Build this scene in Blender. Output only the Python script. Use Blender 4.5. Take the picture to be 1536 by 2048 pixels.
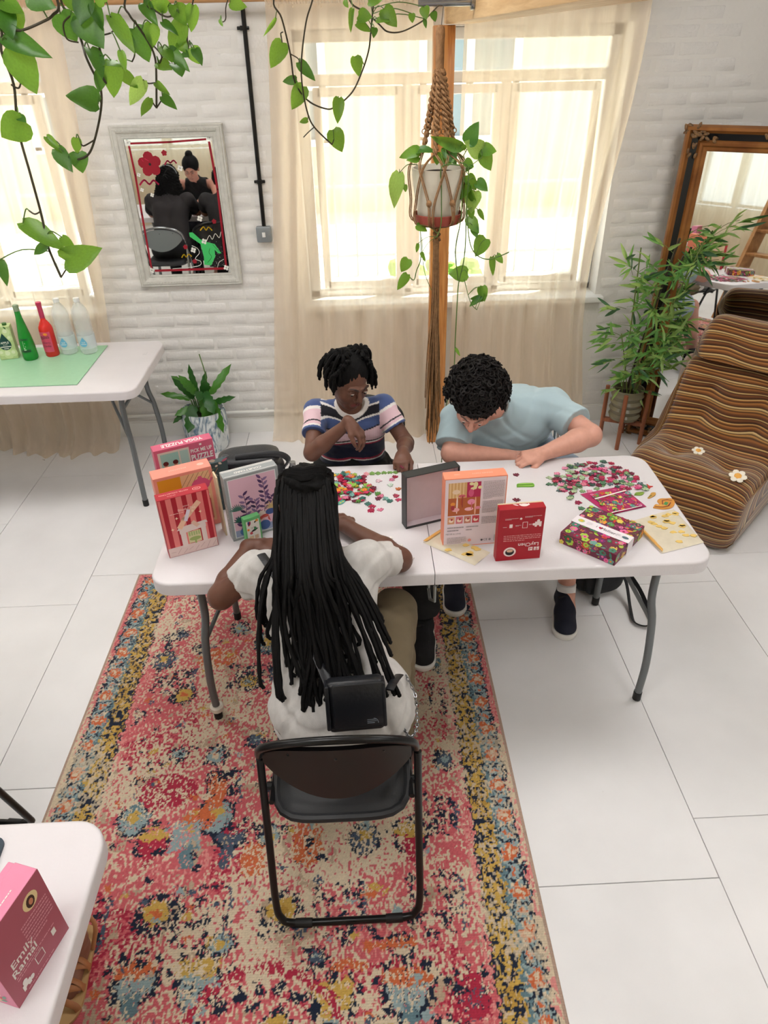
# Studio room with people doing jigsaw puzzles round a folding table, seen from a raised viewpoint.
import bpy, bmesh, math, random
import numpy as np
from math import sin, cos, pi, radians, sqrt
from mathutils import Vector, Matrix, Euler

for o in list(bpy.data.objects):
    bpy.data.objects.remove(o, do_unlink=True)
SC = bpy.context.scene
COL = SC.collection
RND = random.Random(11)

# ---------------------------------------------------------------- camera
PITCH, ROLL, YAW, FPX, CAMH = 33.86, -1.36, 1.6, 1409.4, 2.21
def _camera():
    p, r, y = radians(PITCH), radians(ROLL), radians(YAW)
    fw = Vector((sin(y) * cos(p), cos(y) * cos(p), -sin(p)))
    rt = Vector((cos(y), -sin(y), 0))
    up = rt.cross(fw)
    r2 = rt * cos(r) + up * sin(r)
    u2 = -rt * sin(r) + up * cos(r)
    m = Matrix((r2, u2, -fw)).transposed().to_4x4()
    m.translation = Vector((0, 0, CAMH))
    cd = bpy.data.cameras.new('camera')
    cd.sensor_fit = 'VERTICAL'
    cd.sensor_height = 24.0
    cd.lens = 24.0 * FPX / 2048.0
    cd.clip_start = 0.05
    co = bpy.data.objects.new('camera', cd)
    co.matrix_world = m
    COL.objects.link(co)
    SC.camera = co
_camera()

# ---------------------------------------------------------------- sky, sun, exposure
def _world():
    w = bpy.data.worlds.new('sky')
    SC.world = w
    w.use_nodes = True
    nt = w.node_tree
    nt.nodes.clear()
    out = nt.nodes.new('ShaderNodeOutputWorld')
    bg = nt.nodes.new('ShaderNodeBackground')
    bg.inputs[0].default_value = (0.80, 0.90, 1.0, 1)
    bg.inputs[1].default_value = 2.2
    nt.links.new(bg.outputs[0], out.inputs[0])
_world()
sd = bpy.data.lights.new('sun', 'SUN')
sd.energy = 16.0
sd.angle = radians(1.5)
sd.color = (1.0, 0.95, 0.86)
so = bpy.data.objects.new('sun', sd)
so.rotation_euler = Euler((radians(-9), radians(16), 0))
COL.objects.link(so)
SC.view_settings.view_transform = 'Standard'
SC.view_settings.look = 'None'
SC.view_settings.gamma = 1.0
SC.view_settings.use_curve_mapping = False
SC.view_settings.exposure = 0.37
SC.cycles.max_bounces = 5
SC.cycles.diffuse_bounces = 3
SC.cycles.glossy_bounces = 2
SC.cycles.transmission_bounces = 3
SC.cycles.transparent_max_bounces = 10
SC.cycles.caustics_reflective = False
SC.cycles.caustics_refractive = False
SC.cycles.adaptive_threshold = 0.05
FILL_EMIT = 7.5   # emission of the added ceiling fill panels

# ---------------------------------------------------------------- helpers
def srgb(r, g, b):
    def f(c):
        c /= 255.0
        return c / 12.92 if c <= 0.04045 else ((c + 0.055) / 1.055) ** 2.4
    return (f(r), f(g), f(b))

MATS = {}
def mat(name, col, rough=0.5, metal=0.0, noise=None, bump=None, trans=0.0, spec=0.5, coat=0.0, sheen=0.0, emit=0.0, ior=1.45, attr=None, objcol=False):
    """noise=(scale, amount, stretch) mottles the colour; bump=(scale, strength); attr reads a colour attribute."""
    if name in MATS:
        return MATS[name]
    m = bpy.data.materials.new(name)
    m.use_nodes = True
    nt = m.node_tree
    b = nt.nodes['Principled BSDF']
    c = (*col, 1)
    b.inputs['Base Color'].default_value = c
    b.inputs['Roughness'].default_value = rough
    b.inputs['Metallic'].default_value = metal
    b.inputs['Transmission Weight'].default_value = trans
    b.inputs['Specular IOR Level'].default_value = spec
    b.inputs['IOR'].default_value = ior
    b.inputs['Coat Weight'].default_value = coat
    b.inputs['Sheen Weight'].default_value = sheen
    if emit:
        b.inputs['Emission Color'].default_value = c
        b.inputs['Emission Strength'].default_value = emit
    src = None
    if attr:
        a = nt.nodes.new('ShaderNodeAttribute')
        a.attribute_name = attr
        src = a.outputs['Color']
    if objcol:
        a = nt.nodes.new('ShaderNodeObjectInfo')
        src = a.outputs['Color']
    tc = None
    if noise or bump:
        tc = nt.nodes.new('ShaderNodeTexCoord')
    if noise:
        n = nt.nodes.new('ShaderNodeTexNoise')
        n.inputs['Scale'].default_value = noise[0]
        n.inputs['Detail'].default_value = 5
        if len(noise) > 2:
            mp = nt.nodes.new('ShaderNodeMapping')
            mp.inputs['Scale'].default_value = noise[2]
            nt.links.new(tc.outputs['Object'], mp.inputs[0])
            nt.links.new(mp.outputs[0], n.inputs['Vector'])
        else:
            nt.links.new(tc.outputs['Object'], n.inputs['Vector'])
        hs = nt.nodes.new('ShaderNodeMapRange')
        hs.inputs['From Min'].default_value = 0.3
        hs.inputs['From Max'].default_value = 0.7
        hs.inputs['To Min'].default_value = 1 - noise[1]
        hs.inputs['To Max'].default_value = 1 + noise[1] * 0.5
        nt.links.new(n.outputs['Fac'], hs.inputs['Value'])
        mx = nt.nodes.new('ShaderNodeMix')
        mx.data_type = 'RGBA'
        mx.blend_type = 'MULTIPLY'
        mx.inputs['Factor'].default_value = 1
        if src:
            nt.links.new(src, mx.inputs['A'])
        else:
            mx.inputs['A'].default_value = c
        nt.links.new(hs.outputs[0], mx.inputs['B'])
        src = mx.outputs['Result']
    if src:
        nt.links.new(src, b.inputs['Base Color'])
    if bump:
        n = nt.nodes.new('ShaderNodeTexNoise')
        n.inputs['Scale'].default_value = bump[0]
        n.inputs['Detail'].default_value = 4
        nt.links.new(tc.outputs['Object'], n.inputs['Vector'])
        bp = nt.nodes.new('ShaderNodeBump')
        bp.inputs['Strength'].default_value = bump[1]
        bp.inputs['Distance'].default_value = 0.01
        nt.links.new(n.outputs['Fac'], bp.inputs['Height'])
        nt.links.new(bp.outputs[0], b.inputs['Normal'])
    MATS[name] = m
    return m

def pmat(o):
    m = Matrix.LocRotScale(o.location, o.rotation_euler, o.scale)
    return pmat(o.parent) @ m if o.parent else m

def tag(o, label=None, cat=None, group=None, kind=None):
    if label: o['label'] = label
    if cat: o['category'] = cat
    if group: o['group'] = group
    if kind: o['kind'] = kind
    return o

def thing(name, label, cat, loc=(0, 0, 0), rz=0.0, group=None, rot=None):
    o = bpy.data.objects.new(name, None)
    o.empty_display_size = 0.05
    COL.objects.link(o)
    o.location = loc
    o.rotation_euler = rot if rot is not None else (0, 0, rz)
    return tag(o, label, cat, group)

def link_mesh(me, name, m, parent=None, loc=None, rot=None):
    o = bpy.data.objects.new(name, me)
    COL.objects.link(o)
    if m is not None and not me.materials:
        for k in (m if isinstance(m, (list, tuple)) else [m]):
            me.materials.append(k)
    if parent:
        o.parent = parent
    if loc is not None: o.location = loc
    if rot is not None: o.rotation_euler = rot
    return o

def dup(o, parent=None, loc=None, rot=None):
    c = o.copy()
    COL.objects.link(c)
    c.parent = parent
    if loc is not None: c.location = loc
    if rot is not None: c.rotation_euler = rot
    for ch in list(o.children):
        dup(ch, c)
    return c

class MB:
    """collects shapes into one mesh; self.M is applied to what is added; col colours the faces."""
    def __init__(s):
        s.v = []; s.f = []; s.c = []; s.M = None; s.col = (1, 1, 1)
    def add(s, vs, fs):
        b = len(s.v)
        if s.M is not None:
            vs = [s.M @ Vector(v) for v in vs]
        s.v += [tuple(v) for v in vs]
        s.f += [tuple(i + b for i in f) for f in fs]
        s.c += [s.col] * len(fs)
        return s
    def box(s, c, d, R=None):
        x, y, z = (k / 2 for k in d)
        vs = [Vector((i * x, j * y, k * z)) for i in (-1, 1) for j in (-1, 1) for k in (-1, 1)]
        if R is not None: vs = [R @ v for v in vs]
        vs = [v + Vector(c) for v in vs]
        return s.add(vs, [(0, 1, 3, 2), (4, 6, 7, 5), (0, 4, 5, 1), (2, 3, 7, 6), (0, 2, 6, 4), (1, 5, 7, 3)])
    def rbox(s, c, d, r=0.004, seg=2, R=None):
        bm = bmesh.new()
        bmesh.ops.create_cube(bm, size=1)
        for v in bm.verts: v.co = Vector((v.co.x * d[0], v.co.y * d[1], v.co.z * d[2]))
        bmesh.ops.bevel(bm, geom=list(bm.edges), offset=r, segments=seg, profile=0.5, affect='EDGES')
        bm.verts.index_update()
        vs = [v.co.copy() for v in bm.verts]
        if R is not None: vs = [R @ v for v in vs]
        vs = [v + Vector(c) for v in vs]
        fs = [tuple(v.index for v in f.verts) for f in bm.faces]
        bm.free()
        return s.add(vs, fs)
    def tube(s, pts, r, n=8, closed=False, flat=1.0):
        pts = [Vector(p) for p in pts]
        N = len(pts)
        rs = r if isinstance(r, (list, tuple)) else [r] * N
        tans = []
        for i in range(N):
            if closed: t = pts[(i + 1) % N] - pts[i - 1]
            else: t = pts[min(i + 1, N - 1)] - pts[max(i - 1, 0)]
            if t.length < 1e-9: t = Vector((0, 0, 1))
            tans.append(t.normalized())
        a = Vector((0, 0, 1)) if abs(tans[0].z) < 0.9 else Vector((1, 0, 0))
        u = tans[0].cross(a).normalized()
        vs, fs = [], []
        for i in range(N):
            t = tans[i]
            u = u - t * u.dot(t)
            u = u.normalized() if u.length > 1e-6 else t.orthogonal().normalized()
            w = t.cross(u)
            for k in range(n):
                q = 2 * pi * k / n
                vs.append(pts[i] + (u * cos(q) + w * (sin(q) * flat)) * rs[i])
        M = N if closed else N - 1
        for i in range(M):
            j = (i + 1) % N
            for k in range(n):
                l = (k + 1) % n
                fs.append((i * n + k, i * n + l, j * n + l, j * n + k))
        if not closed:
            fs.append(tuple(range(n - 1, -1, -1)))
            fs.append(tuple((N - 1) * n + k for k in range(n)))
        return s.add(vs, fs)
    def lathe(s, prof, n=24, c=(0, 0, 0), sx=1, sy=1):
        """prof: list of (r, z), capped where r>0 at the ends"""
        vs, fs = [], []
        for r, z in prof:
            for k in range(n):
                q = 2 * pi * k / n
                vs.append((c[0] + r * cos(q) * sx, c[1] + r * sin(q) * sy, c[2] + z))
        for i in range(len(prof) - 1):
            for k in range(n):
                l = (k + 1) % n
                fs.append((i * n + k, i * n + l, (i + 1) * n + l, (i + 1) * n + k))
        fs.append(tuple(range(n - 1, -1, -1)))
        fs.append(tuple((len(prof) - 1) * n + k for k in range(n)))
        return s.add(vs, fs)
    def prism(s, poly, z0, z1):
        n = len(poly)
        vs = [(x, y, z0) for x, y in poly] + [(x, y, z1) for x, y in poly]
        fs = [tuple(range(n - 1, -1, -1)), tuple(range(n, 2 * n))]
        fs += [(i, (i + 1) % n, n + (i + 1) % n, n + i) for i in range(n)]
        return s.add(vs, fs)
    def ball(s, c, r, n=12, m=8, R=None):
        rr = r if isinstance(r, (list, tuple)) else (r, r, r)
        vs, fs = [], []
        for i in range(m + 1):
            th = pi * i / m
            for k in range(n):
                ph = 2 * pi * k / n
                v = Vector((rr[0] * sin(th) * cos(ph), rr[1] * sin(th) * sin(ph), rr[2] * cos(th)))
                if R is not None: v = R @ v
                vs.append(v + Vector(c))
        for i in range(m):
            for k in range(n):
                l = (k + 1) % n
                fs.append((i * n + k, (i + 1) * n + k, (i + 1) * n + l, i * n + l))
        return s.add(vs, fs)
    def grid(s, fn, nu, nv, closeu=False):
        vs = [fn(i / nu if not closeu else i / nu, j / nv) for i in range(nu + (0 if closeu else 1)) for j in range(nv + 1)]
        fs = []
        for i in range(nu):
            i2 = (i + 1) % nu if closeu else i + 1
            for j in range(nv):
                fs.append((i * (nv + 1) + j, i2 * (nv + 1) + j, i2 * (nv + 1) + j + 1, i * (nv + 1) + j + 1))
        return s.add(vs, fs)
    def mesh(s, name, color=False, smooth=True, angle=40):
        me = bpy.data.meshes.new(name)
        me.from_pydata(s.v, [], s.f)
        if color:
            ca = me.color_attributes.new('Col', 'FLOAT_COLOR', 'CORNER')
            arr = []
            for f, c in zip(s.f, s.c):
                arr += [c[0], c[1], c[2], 1.0] * len(f)
            ca.data.foreach_set('color', arr)
        bm = bmesh.new(); bm.from_mesh(me)
        bmesh.ops.remove_doubles(bm, verts=bm.verts, dist=1e-6) if not color else None
        bmesh.ops.recalc_face_normals(bm, faces=bm.faces) if not color else None
        bm.to_mesh(me); bm.free()
        if smooth:
            me.polygons.foreach_set('use_smooth', [True] * len(me.polygons))
            me.set_sharp_from_angle(angle=radians(angle))
        me.update()
        return me
    def build(s, name, m, parent=None, world=False, color=False, smooth=True, angle=40, loc=None, rot=None):
        if world and parent:
            inv = pmat(parent).inverted()
            s.v = [tuple(inv @ Vector(v)) for v in s.v]
        return link_mesh(s.mesh(name, color, smooth, angle), name, m, parent, loc, rot)

def bez(pts, n=8):
    """Catmull-Rom through the points"""
    P = [Vector(p) for p in pts]
    out = []
    for i in range(len(P) - 1):
        a = P[max(i - 1, 0)]; b = P[i]; c = P[i + 1]; d = P[min(i + 2, len(P) - 1)]
        for k in range(n):
            t = k / n
            out.append(0.5 * ((2 * b) + (c - a) * t + (2 * a - 5 * b + 4 * c - d) * t * t + (3 * b - a - 3 * c + d) * t ** 3))
    out.append(P[-1])
    return out

def rrect(w, h, r, n=5, cx=0, cy=0):
    out = []
    for (sx, sy, a0) in ((1, 1, 0), (-1, 1, 90), (-1, -1, 180), (1, -1, 270)):
        for k in range(n + 1):
            a = radians(a0 + 90 * k / n)
            out.append((cx + sx * (w / 2 - r) + r * cos(a), cy + sy * (h / 2 - r) + r * sin(a)))
    return out

class Art:
    """flat print on a face: coloured shapes in face coordinates (u right, v up), built as thin layers"""
    def __init__(s, O, U, V):
        s.O, s.U, s.V = Vector(O), Vector(U).normalized(), Vector(V).normalized()
        s.N = s.U.cross(s.V)
        s.mb = MB(); s.k = 1
    def P(s, u, v): return s.O + s.U * u + s.V * v + s.N * (0.0003 + 0.000008 * s.k)
    def poly(s, pts, col):
        s.mb.col = col
        s.mb.add([s.P(u, v) for u, v in pts], [tuple(range(len(pts)))])
        s.k += 1
    def rect(s, u0, v0, u1, v1, col): s.poly([(u0, v0), (u1, v0), (u1, v1), (u0, v1)], col)
    def ell(s, u, v, a, b, col, rot=0, n=14):
        s.poly([(u + a * cos(t) * cos(rot) - b * sin(t) * sin(rot), v + a * cos(t) * sin(rot) + b * sin(t) * cos(rot)) for t in [2 * pi * k / n for k in range(n)]], col)
    def leaf(s, u, v, L, w, rot, col):
        pts = [(0, 0), (.25, .42), (.55, .5), (.85, .25), (1, 0), (.85, -.25), (.55, -.5), (.25, -.42)]
        s.poly([(u + x * L * cos(rot) - y * w * sin(rot), v + x * L * sin(rot) + y * w * cos(rot)) for x, y in pts], col)
    def line(s, pts, w, col):
        for (a, b) in zip(pts[:-1], pts[1:]):
            d = Vector((b[0] - a[0], b[1] - a[1]))
            if d.length < 1e-7: continue
            n = Vector((-d.y, d.x)).normalized() * (w / 2)
            e = d.normalized() * (w * 0.3)
            s.mb.col = col
            s.mb.add([s.P(a[0] - e.x + n.x, a[1] - e.y + n.y), s.P(a[0] - e.x - n.x, a[1] - e.y - n.y), s.P(b[0] + e.x - n.x, b[1] + e.y - n.y), s.P(b[0] + e.x + n.x, b[1] + e.y + n.y)], [(0, 1, 2, 3)])
        s.k += 1
    def flower(s, u, v, r, col, cc, n=5):
        for k in range(n):
            a = 2 * pi * k / n + .4
            s.ell(u + cos(a) * r * .6, v + sin(a) * r * .6, r * .45, r * .45, col, n=9)
        s.ell(u, v, r * .32, r * .32, cc, n=8)
    def textlines(s, u0, v0, u1, v1, n, col, seed=1):
        rr = random.Random(seed)
        h = (v1 - v0) / n
        for i in range(n):
            v = v1 - (i + .5) * h
            e = u1 if i < n - 1 else u0 + (u1 - u0) * rr.uniform(.4, .8)
            u = u0
            while u < e:
                w = rr.uniform(.03, .1) * (u1 - u0)
                s.rect(u, v - h * .18, min(u + w, e), v + h * .18, col)
                u += w + .016 * (u1 - u0)
            s.k -= int(s.k > 40) * 3
    def text(s, txt, u, v, size, col, rot=0.0, width=None, align='CENTER', flip=1, bold=0.0):
        vs, fs = text_mesh(txt, align, bold)
        if not vs: return
        xs = [p[0] for p in vs]
        sx = size
        if width: sx = width / (max(xs) - min(xs))
        c, sn = cos(rot), sin(rot)
        s.mb.col = col
        s.mb.add([s.P(u + x * sx * c - y * size * sn, v + x * sx * sn + y * size * c) for x, y in vs], fs)
        s.k += 1
    def build(s, name, parent, m=None):
        return s.mb.build(name, m or M_PRINT, parent, color=True, smooth=False)

_TX = {}
def text_mesh(txt, align, bold):
    key = (txt, align, bold)
    if key in _TX: return _TX[key]
    cu = bpy.data.curves.new('lettering', 'FONT')
    cu.body = txt
    cu.align_x = align
    cu.align_y = 'CENTER'
    cu.resolution_u = 2
    cu.offset = bold
    o = bpy.data.objects.new('lettering', cu)
    COL.objects.link(o)
    dg = bpy.context.evaluated_depsgraph_get()
    me = o.evaluated_get(dg).to_mesh()
    vs = [(v.co.x, v.co.y) for v in me.vertices]
    fs = [tuple(p.vertices) for p in me.polygons]
    o.evaluated_get(dg).to_mesh_clear()
    bpy.data.objects.remove(o, do_unlink=True)
    bpy.data.curves.remove(cu)
    _TX[key] = (vs, fs)
    return _TX[key]

M_PRINT = mat('printed_card', (1, 1, 1), 0.45, attr='Col')
# ================================================================ the setting
WALL_Y = 4.35
M_WALL = mat('white_wall_paint', srgb(228, 225, 220), 0.55, noise=(2.2, 0.05), bump=(55, 0.18))
M_BRICK = mat('white_painted_brick', srgb(230, 227, 223), 0.5, noise=(7, 0.07), bump=(70, 0.3))
M_PLAIN = mat('plain_white_paint', srgb(232, 229, 224), 0.6, noise=(3, 0.04))
M_TRIM = mat('gloss_white_trim', srgb(236, 235, 230), 0.35, noise=(5, 0.05))
M_SEAM = mat('dark_floor_gap', srgb(120, 112, 108), 0.8)
M_UPVC = mat('white_window_frame', srgb(240, 241, 240), 0.3)

def floor_material():
    m = mat('white_floor_paint', srgb(226, 224, 223), 0.32, spec=0.5)
    nt = m.node_tree
    b = nt.nodes['Principled BSDF']
    tc = nt.nodes.new('ShaderNodeTexCoord')
    geo = nt.nodes.new('ShaderNodeNewGeometry')
    n1 = nt.nodes.new('ShaderNodeTexNoise'); n1.inputs['Scale'].default_value = 1.6; n1.inputs['Detail'].default_value = 6
    n2 = nt.nodes.new('ShaderNodeTexNoise'); n2.inputs['Scale'].default_value = 26; n2.inputs['Detail'].default_value = 3
    n3 = nt.nodes.new('ShaderNodeTexNoise'); n3.inputs['Scale'].default_value = 5
    for n in (n1, n2, n3): nt.links.new(geo.outputs['Position'], n.inputs['Vector'])
    r = nt.nodes.new('ShaderNodeValToRGB')
    r.color_ramp.elements[0].position = 0.3; r.color_ramp.elements[0].color = (*srgb(228, 226, 226), 1)
    r.color_ramp.elements[1].position = 0.65; r.color_ramp.elements[1].color = (*srgb(243, 241, 241), 1)
    nt.links.new(n1.outputs['Fac'], r.inputs[0])
    # worn flecks of dark under-paint
    mul = nt.nodes.new('ShaderNodeMath'); mul.operation = 'MULTIPLY'
    nt.links.new(n2.outputs['Fac'], mul.inputs[0]); nt.links.new(n3.outputs['Fac'], mul.inputs[1])
    gt = nt.nodes.new('ShaderNodeMapRange'); gt.inputs['From Min'].default_value = 0.485; gt.inputs['From Max'].default_value = 0.5
    nt.links.new(mul.outputs[0], gt.inputs['Value'])
    mx = nt.nodes.new('ShaderNodeMix'); mx.data_type = 'RGBA'
    mx.inputs['B'].default_value = (*srgb(150, 140, 128), 1)
    nt.links.new(gt.outputs[0], mx.inputs['Factor']); nt.links.new(r.outputs[0], mx.inputs['A'])
    nt.links.new(mx.outputs['Result'], b.inputs['Base Color'])
    rr = nt.nodes.new('ShaderNodeMapRange'); rr.inputs['To Min'].default_value = 0.22; rr.inputs['To Max'].default_value = 0.5
    nt.links.new(n3.outputs['Fac'], rr.inputs['Value']); nt.links.new(rr.outputs[0], b.inputs['Roughness'])
    bp = nt.nodes.new('ShaderNodeBump'); bp.inputs['Strength'].default_value = 0.08
    nt.links.new(n2.outputs['Fac'], bp.inputs['Height']); nt.links.new(bp.outputs[0], b.inputs['Normal'])
    return m
M_FLOOR = floor_material()

X0, X1, Y0, CEIL = -4.2, 3.6, -2.6, 3.1
def make_floor():
    fl = tag(MB().box(((X0 + X1) / 2, (Y0 + WALL_Y) / 2 + .15, -0.06), (X1 - X0, WALL_Y - Y0 + .3, 0.1)).build('floor', M_SEAM), kind='structure')
    offs = {-1: 2.607, 0: 2.82, 3: 1.157, 4: 1.36}
    proto = {}
    for k in range(-5, 8):
        xa = -1.40 + 0.615 * k
        xb = xa + 0.615
        a, b = max(xa, X0), min(xb, X1)
        if b - a < .05: continue
        y = offs.get(k, 0.35 + 0.53 * ((k * 7) % 5)) - 1.22 * 5
        while y < WALL_Y:
            ya, yb = max(y, Y0), min(y + 1.22, WALL_Y)
            y += 1.22
            if yb - ya < .03: continue
            w, d = b - a - 0.0022, yb - ya - 0.0022
            key = (round(w, 3), round(d, 3))
            if key not in proto:
                proto[key] = MB().rbox((0, 0, -0.006), (w, d, 0.012), 0.0012, 1).mesh('floor_panel')
            o = link_mesh(proto[key], 'floor_panel', M_FLOOR, fl, ((a + b) / 2, (ya + yb) / 2, 0))
    return fl
FLOOR = make_floor()

WIN = [(-3.35, -1.60), (-0.30, 1.47)]
WZ0, WZ1 = 0.84, 2.26
def make_back_wall():
    mb = MB()
    T = 0.3
    def seg(xa, xb, za, zb):
        mb.box(((xa + xb) / 2, WALL_Y + T / 2, (za + zb) / 2), (xb - xa, T, zb - za))
    seg(X0, X1, -0.05, WZ0); seg(X0, X1, WZ1, CEIL)
    seg(X0, WIN[0][0], WZ0, WZ1); seg(WIN[0][1], WIN[1][0], WZ0, WZ1); seg(WIN[1][1], X1, WZ0, WZ1)
    w = tag(mb.build('wall_back', M_WALL, smooth=False), kind='structure')
    # painted bricks, proud of the mortar
    rr = random.Random(5)
    protos = []
    for q in range(10):
        half = q >= 7
        L, H, D = (0.102 if half else 0.214), 0.066, 0.0052
        nx, nz = (3 if half else 5), 3
        vs, fs = [], []
        sk = [rr.uniform(-.003, .003), rr.uniform(-.0012, .0012), rr.uniform(-.0008, .0008)]
        for i in range(nx + 1):
            for j in range(nz + 1):
                u, v = i / nx * 2 - 1, j / nz * 2 - 1
                e = max(abs(u) ** 1, abs(v))
                edge = (i in (0, nx)) or (j in (0, nz))
                x = u * L / 2 + (rr.uniform(-.0035, .0035) if edge else 0)
                z = v * H / 2 + (rr.uniform(-.0028, .0028) if edge else 0) + sk[0] * u
                y = (0.0015 if edge else -D + rr.uniform(-.0022, .0022) + sk[1] * u + sk[2] * v)
                if not edge:
                    x = (u * 1.42 if abs(u) > .5 else u) * L / 2
                    z = v * 2.3 * H / 2
                    x = max(-L / 2 + .009, min(L / 2 - .009, x)); z = max(-H / 2 + .009, min(H / 2 - .009, z))
                vs.append((x, y, z))
        for i in range(nx):
            for j in range(nz):
                a = i * (nz + 1) + j
                fs.append((a, a + nz + 1, a + nz + 2, a + 1))
        mb = MB(); mb.add(vs, fs)
        me = mb.mesh('brick', angle=75); me.materials.append(M_BRICK)
        protos.append(me)
    def field(xa, xb, za, zb, skip=None):
        z, row = za, 0
        while z < zb:
            x = xa - (0.1125 if row % 2 else 0)
            if row % 2 and x < xa:
                o = link_mesh(rr.choice(protos[7:]), 'brick', None, w, (xa + .055, WALL_Y, z + .035)); x += 0.225
            while x + 0.2 < xb:
                if not (skip and skip(x + .11, z)):
                    o = link_mesh(rr.choice(protos[:7]), 'brick', None, w, (x + .1125 + rr.uniform(-.003, .003), WALL_Y + rr.uniform(0, .0015) + max(0, (z - 1.5)) * .0022, z + .035 + rr.uniform(-.002, .002)))
                    o.rotation_euler = (0, rr.uniform(-.012, .012), 0)
                x += 0.225
            z += 0.0755; row += 1
    field(-1.60, -0.33, 0.14, 2.42, lambda x, z: -1.24 < x < -.77 and 1.08 < z < 1.78)
    field(1.49, 2.32, 0.14, 2.42, lambda x, z: (x > 1.95 and z < 1.65) or (x > 2.0 and z > 2.0))
    return w
WALL = make_back_wall()
tag(MB().box((X0 - .05, (Y0 + WALL_Y) / 2, CEIL / 2), (.1, WALL_Y - Y0, CEIL)).build('wall_left', M_PLAIN), kind='structure')
tag(MB().box((X1 + .05, (Y0 + WALL_Y) / 2, CEIL / 2), (.1, WALL_Y - Y0, CEIL)).build('wall_right', M_PLAIN), kind='structure')
tag(MB().box(((X0 + X1) / 2, (Y0 + WALL_Y) / 2, CEIL + .05), (X1 - X0 + .2, WALL_Y - Y0 + .3, .1)).build('ceiling', M_PLAIN), kind='structure')
def front_wall():
    mb = MB()
    for xa, xb, za, zb in ((X0, X1, 0, .9), (X0, X1, 2.5, CEIL), (X0, -3.4, .9, 2.5), (-1.2, .6, .9, 2.5), (2.8, X1, .9, 2.5)):
        mb.box(((xa + xb) / 2, Y0 - .1, (za + zb) / 2), (xb - xa, .2, zb - za))
    tag(mb.build('wall_front', M_PLAIN, smooth=False), kind='structure')
front_wall()

# skirting board and heating pipes along the back wall
sk = MB()
for xa, xb in ((-3.9, 3.5),):
    sk.box(((xa + xb) / 2, WALL_Y - .010, .05), (xb - xa, .02, .10))
    sk.box(((xa + xb) / 2, WALL_Y - .008, .106), (xb - xa, .016, .012))
tag(sk.build('baseboard_back', M_TRIM), kind='structure')
pp = thing('heating_pipe', 'white painted heating pipe running low along the brick wall behind the blue and white pot', 'pipe', (-1.0, WALL_Y - .04, 0))
MB().tube([(-1.0, 0, .16), (.7, 0, .165)], .011, 10).build('pipe', M_TRIM, pp)
for x in (-.6, -.1, .35):
    MB().tube([(x, .03, .162), (x, 0, .162)], .015, 8).build('pipe_clip', M_TRIM, pp)

# ---------------------------------------------------------------- windows
def glass_mat():
    m = bpy.data.materials.new('window_glass'); m.use_nodes = True
    nt = m.node_tree; nt.nodes.clear()
    o = nt.nodes.new('ShaderNodeOutputMaterial'); mx = nt.nodes.new('ShaderNodeMixShader')
    t = nt.nodes.new('ShaderNodeBsdfTransparent'); g = nt.nodes.new('ShaderNodeBsdfGlossy')
    t.inputs[0].default_value = (.97, .99, .98, 1); g.inputs['Roughness'].default_value = .02
    mx.inputs[0].default_value = .05
    nt.links.new(t.outputs[0], mx.inputs[1]); nt.links.new(g.outputs[0], mx.inputs[2]); nt.links.new(mx.outputs[0], o.inputs[0])
    return m
M_GLASS = glass_mat()
def window(n, xa, xb, yy, za, zb, cols, transom):
    w = bpy.data.objects.new('window_%d' % n, None); COL.objects.link(w)
    w.location = ((xa + xb) / 2, yy, za); tag(w, kind='structure')
    W, H = xb - xa, zb - za
    fr = MB(); t = .06
    for x in (-W / 2 + t / 2, W / 2 - t / 2): fr.rbox((x, 0, H / 2), (t, .07, H), .006, 1)
    for z in (t / 2, H - t / 2): fr.rbox((0, 0, z), (W, .07, t), .006, 1)
    fr.build('window_frame', M_UPVC, w)
    MB().rbox((0, 0, transom - za), (W - 2 * t, .07, .055), .006, 1).build('transom', M_UPVC, w)
    cw = (W - 2 * t) / cols
    for k in range(cols):
        x = -W / 2 + t + cw * (k + .5)
        if k: MB().rbox((x - cw / 2, 0, (transom - za) / 2), (.05, .07, transom - za - .05), .006, 1).build('mullion', M_UPVC, w)
        c = MB(); s = .045; zl, zh = t + .012, transom - za - .035
        for sx in (-1, 1): c.rbox((x + sx * (cw / 2 - .05), -.015, (zl + zh) / 2), (s, .06, zh - zl), .005, 1)
        for z in (zl + s / 2, zh - s / 2): c.rbox((x, -.015, z), (cw - .1, .06, s), .005, 1)
        c.build('casement', M_UPVC, w)
        MB().box((x, 0, (zl + zh) / 2), (cw - .12, .004, zh - zl - .05)).build('pane', M_GLASS, w)
        MB().box((x, 0, (transom - za + H) / 2), (cw - .03, .004, H - transom + za - .09)).build('pane', M_GLASS, w)
    return w
window(1, WIN[0][0], WIN[0][1], 4.53, WZ0, WZ1, 3, 2.03)
window(2, WIN[1][0], WIN[1][1], 4.53, WZ0, WZ1, 3, 2.03)
window(3, -3.4, -1.2, Y0 - .12, .9, 2.5, 3, 2.2)
window(4, .6, 2.8, Y0 - .12, .9, 2.5, 3, 2.2)
for i, (xa, xb) in enumerate(WIN):
    tag(MB().rbox(((xa + xb) / 2, 4.40, WZ0 + .005), (xb - xa + .08, .22, .035), .006, 2).build('trim_%d' % (i + 1), M_TRIM), kind='structure')

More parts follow.
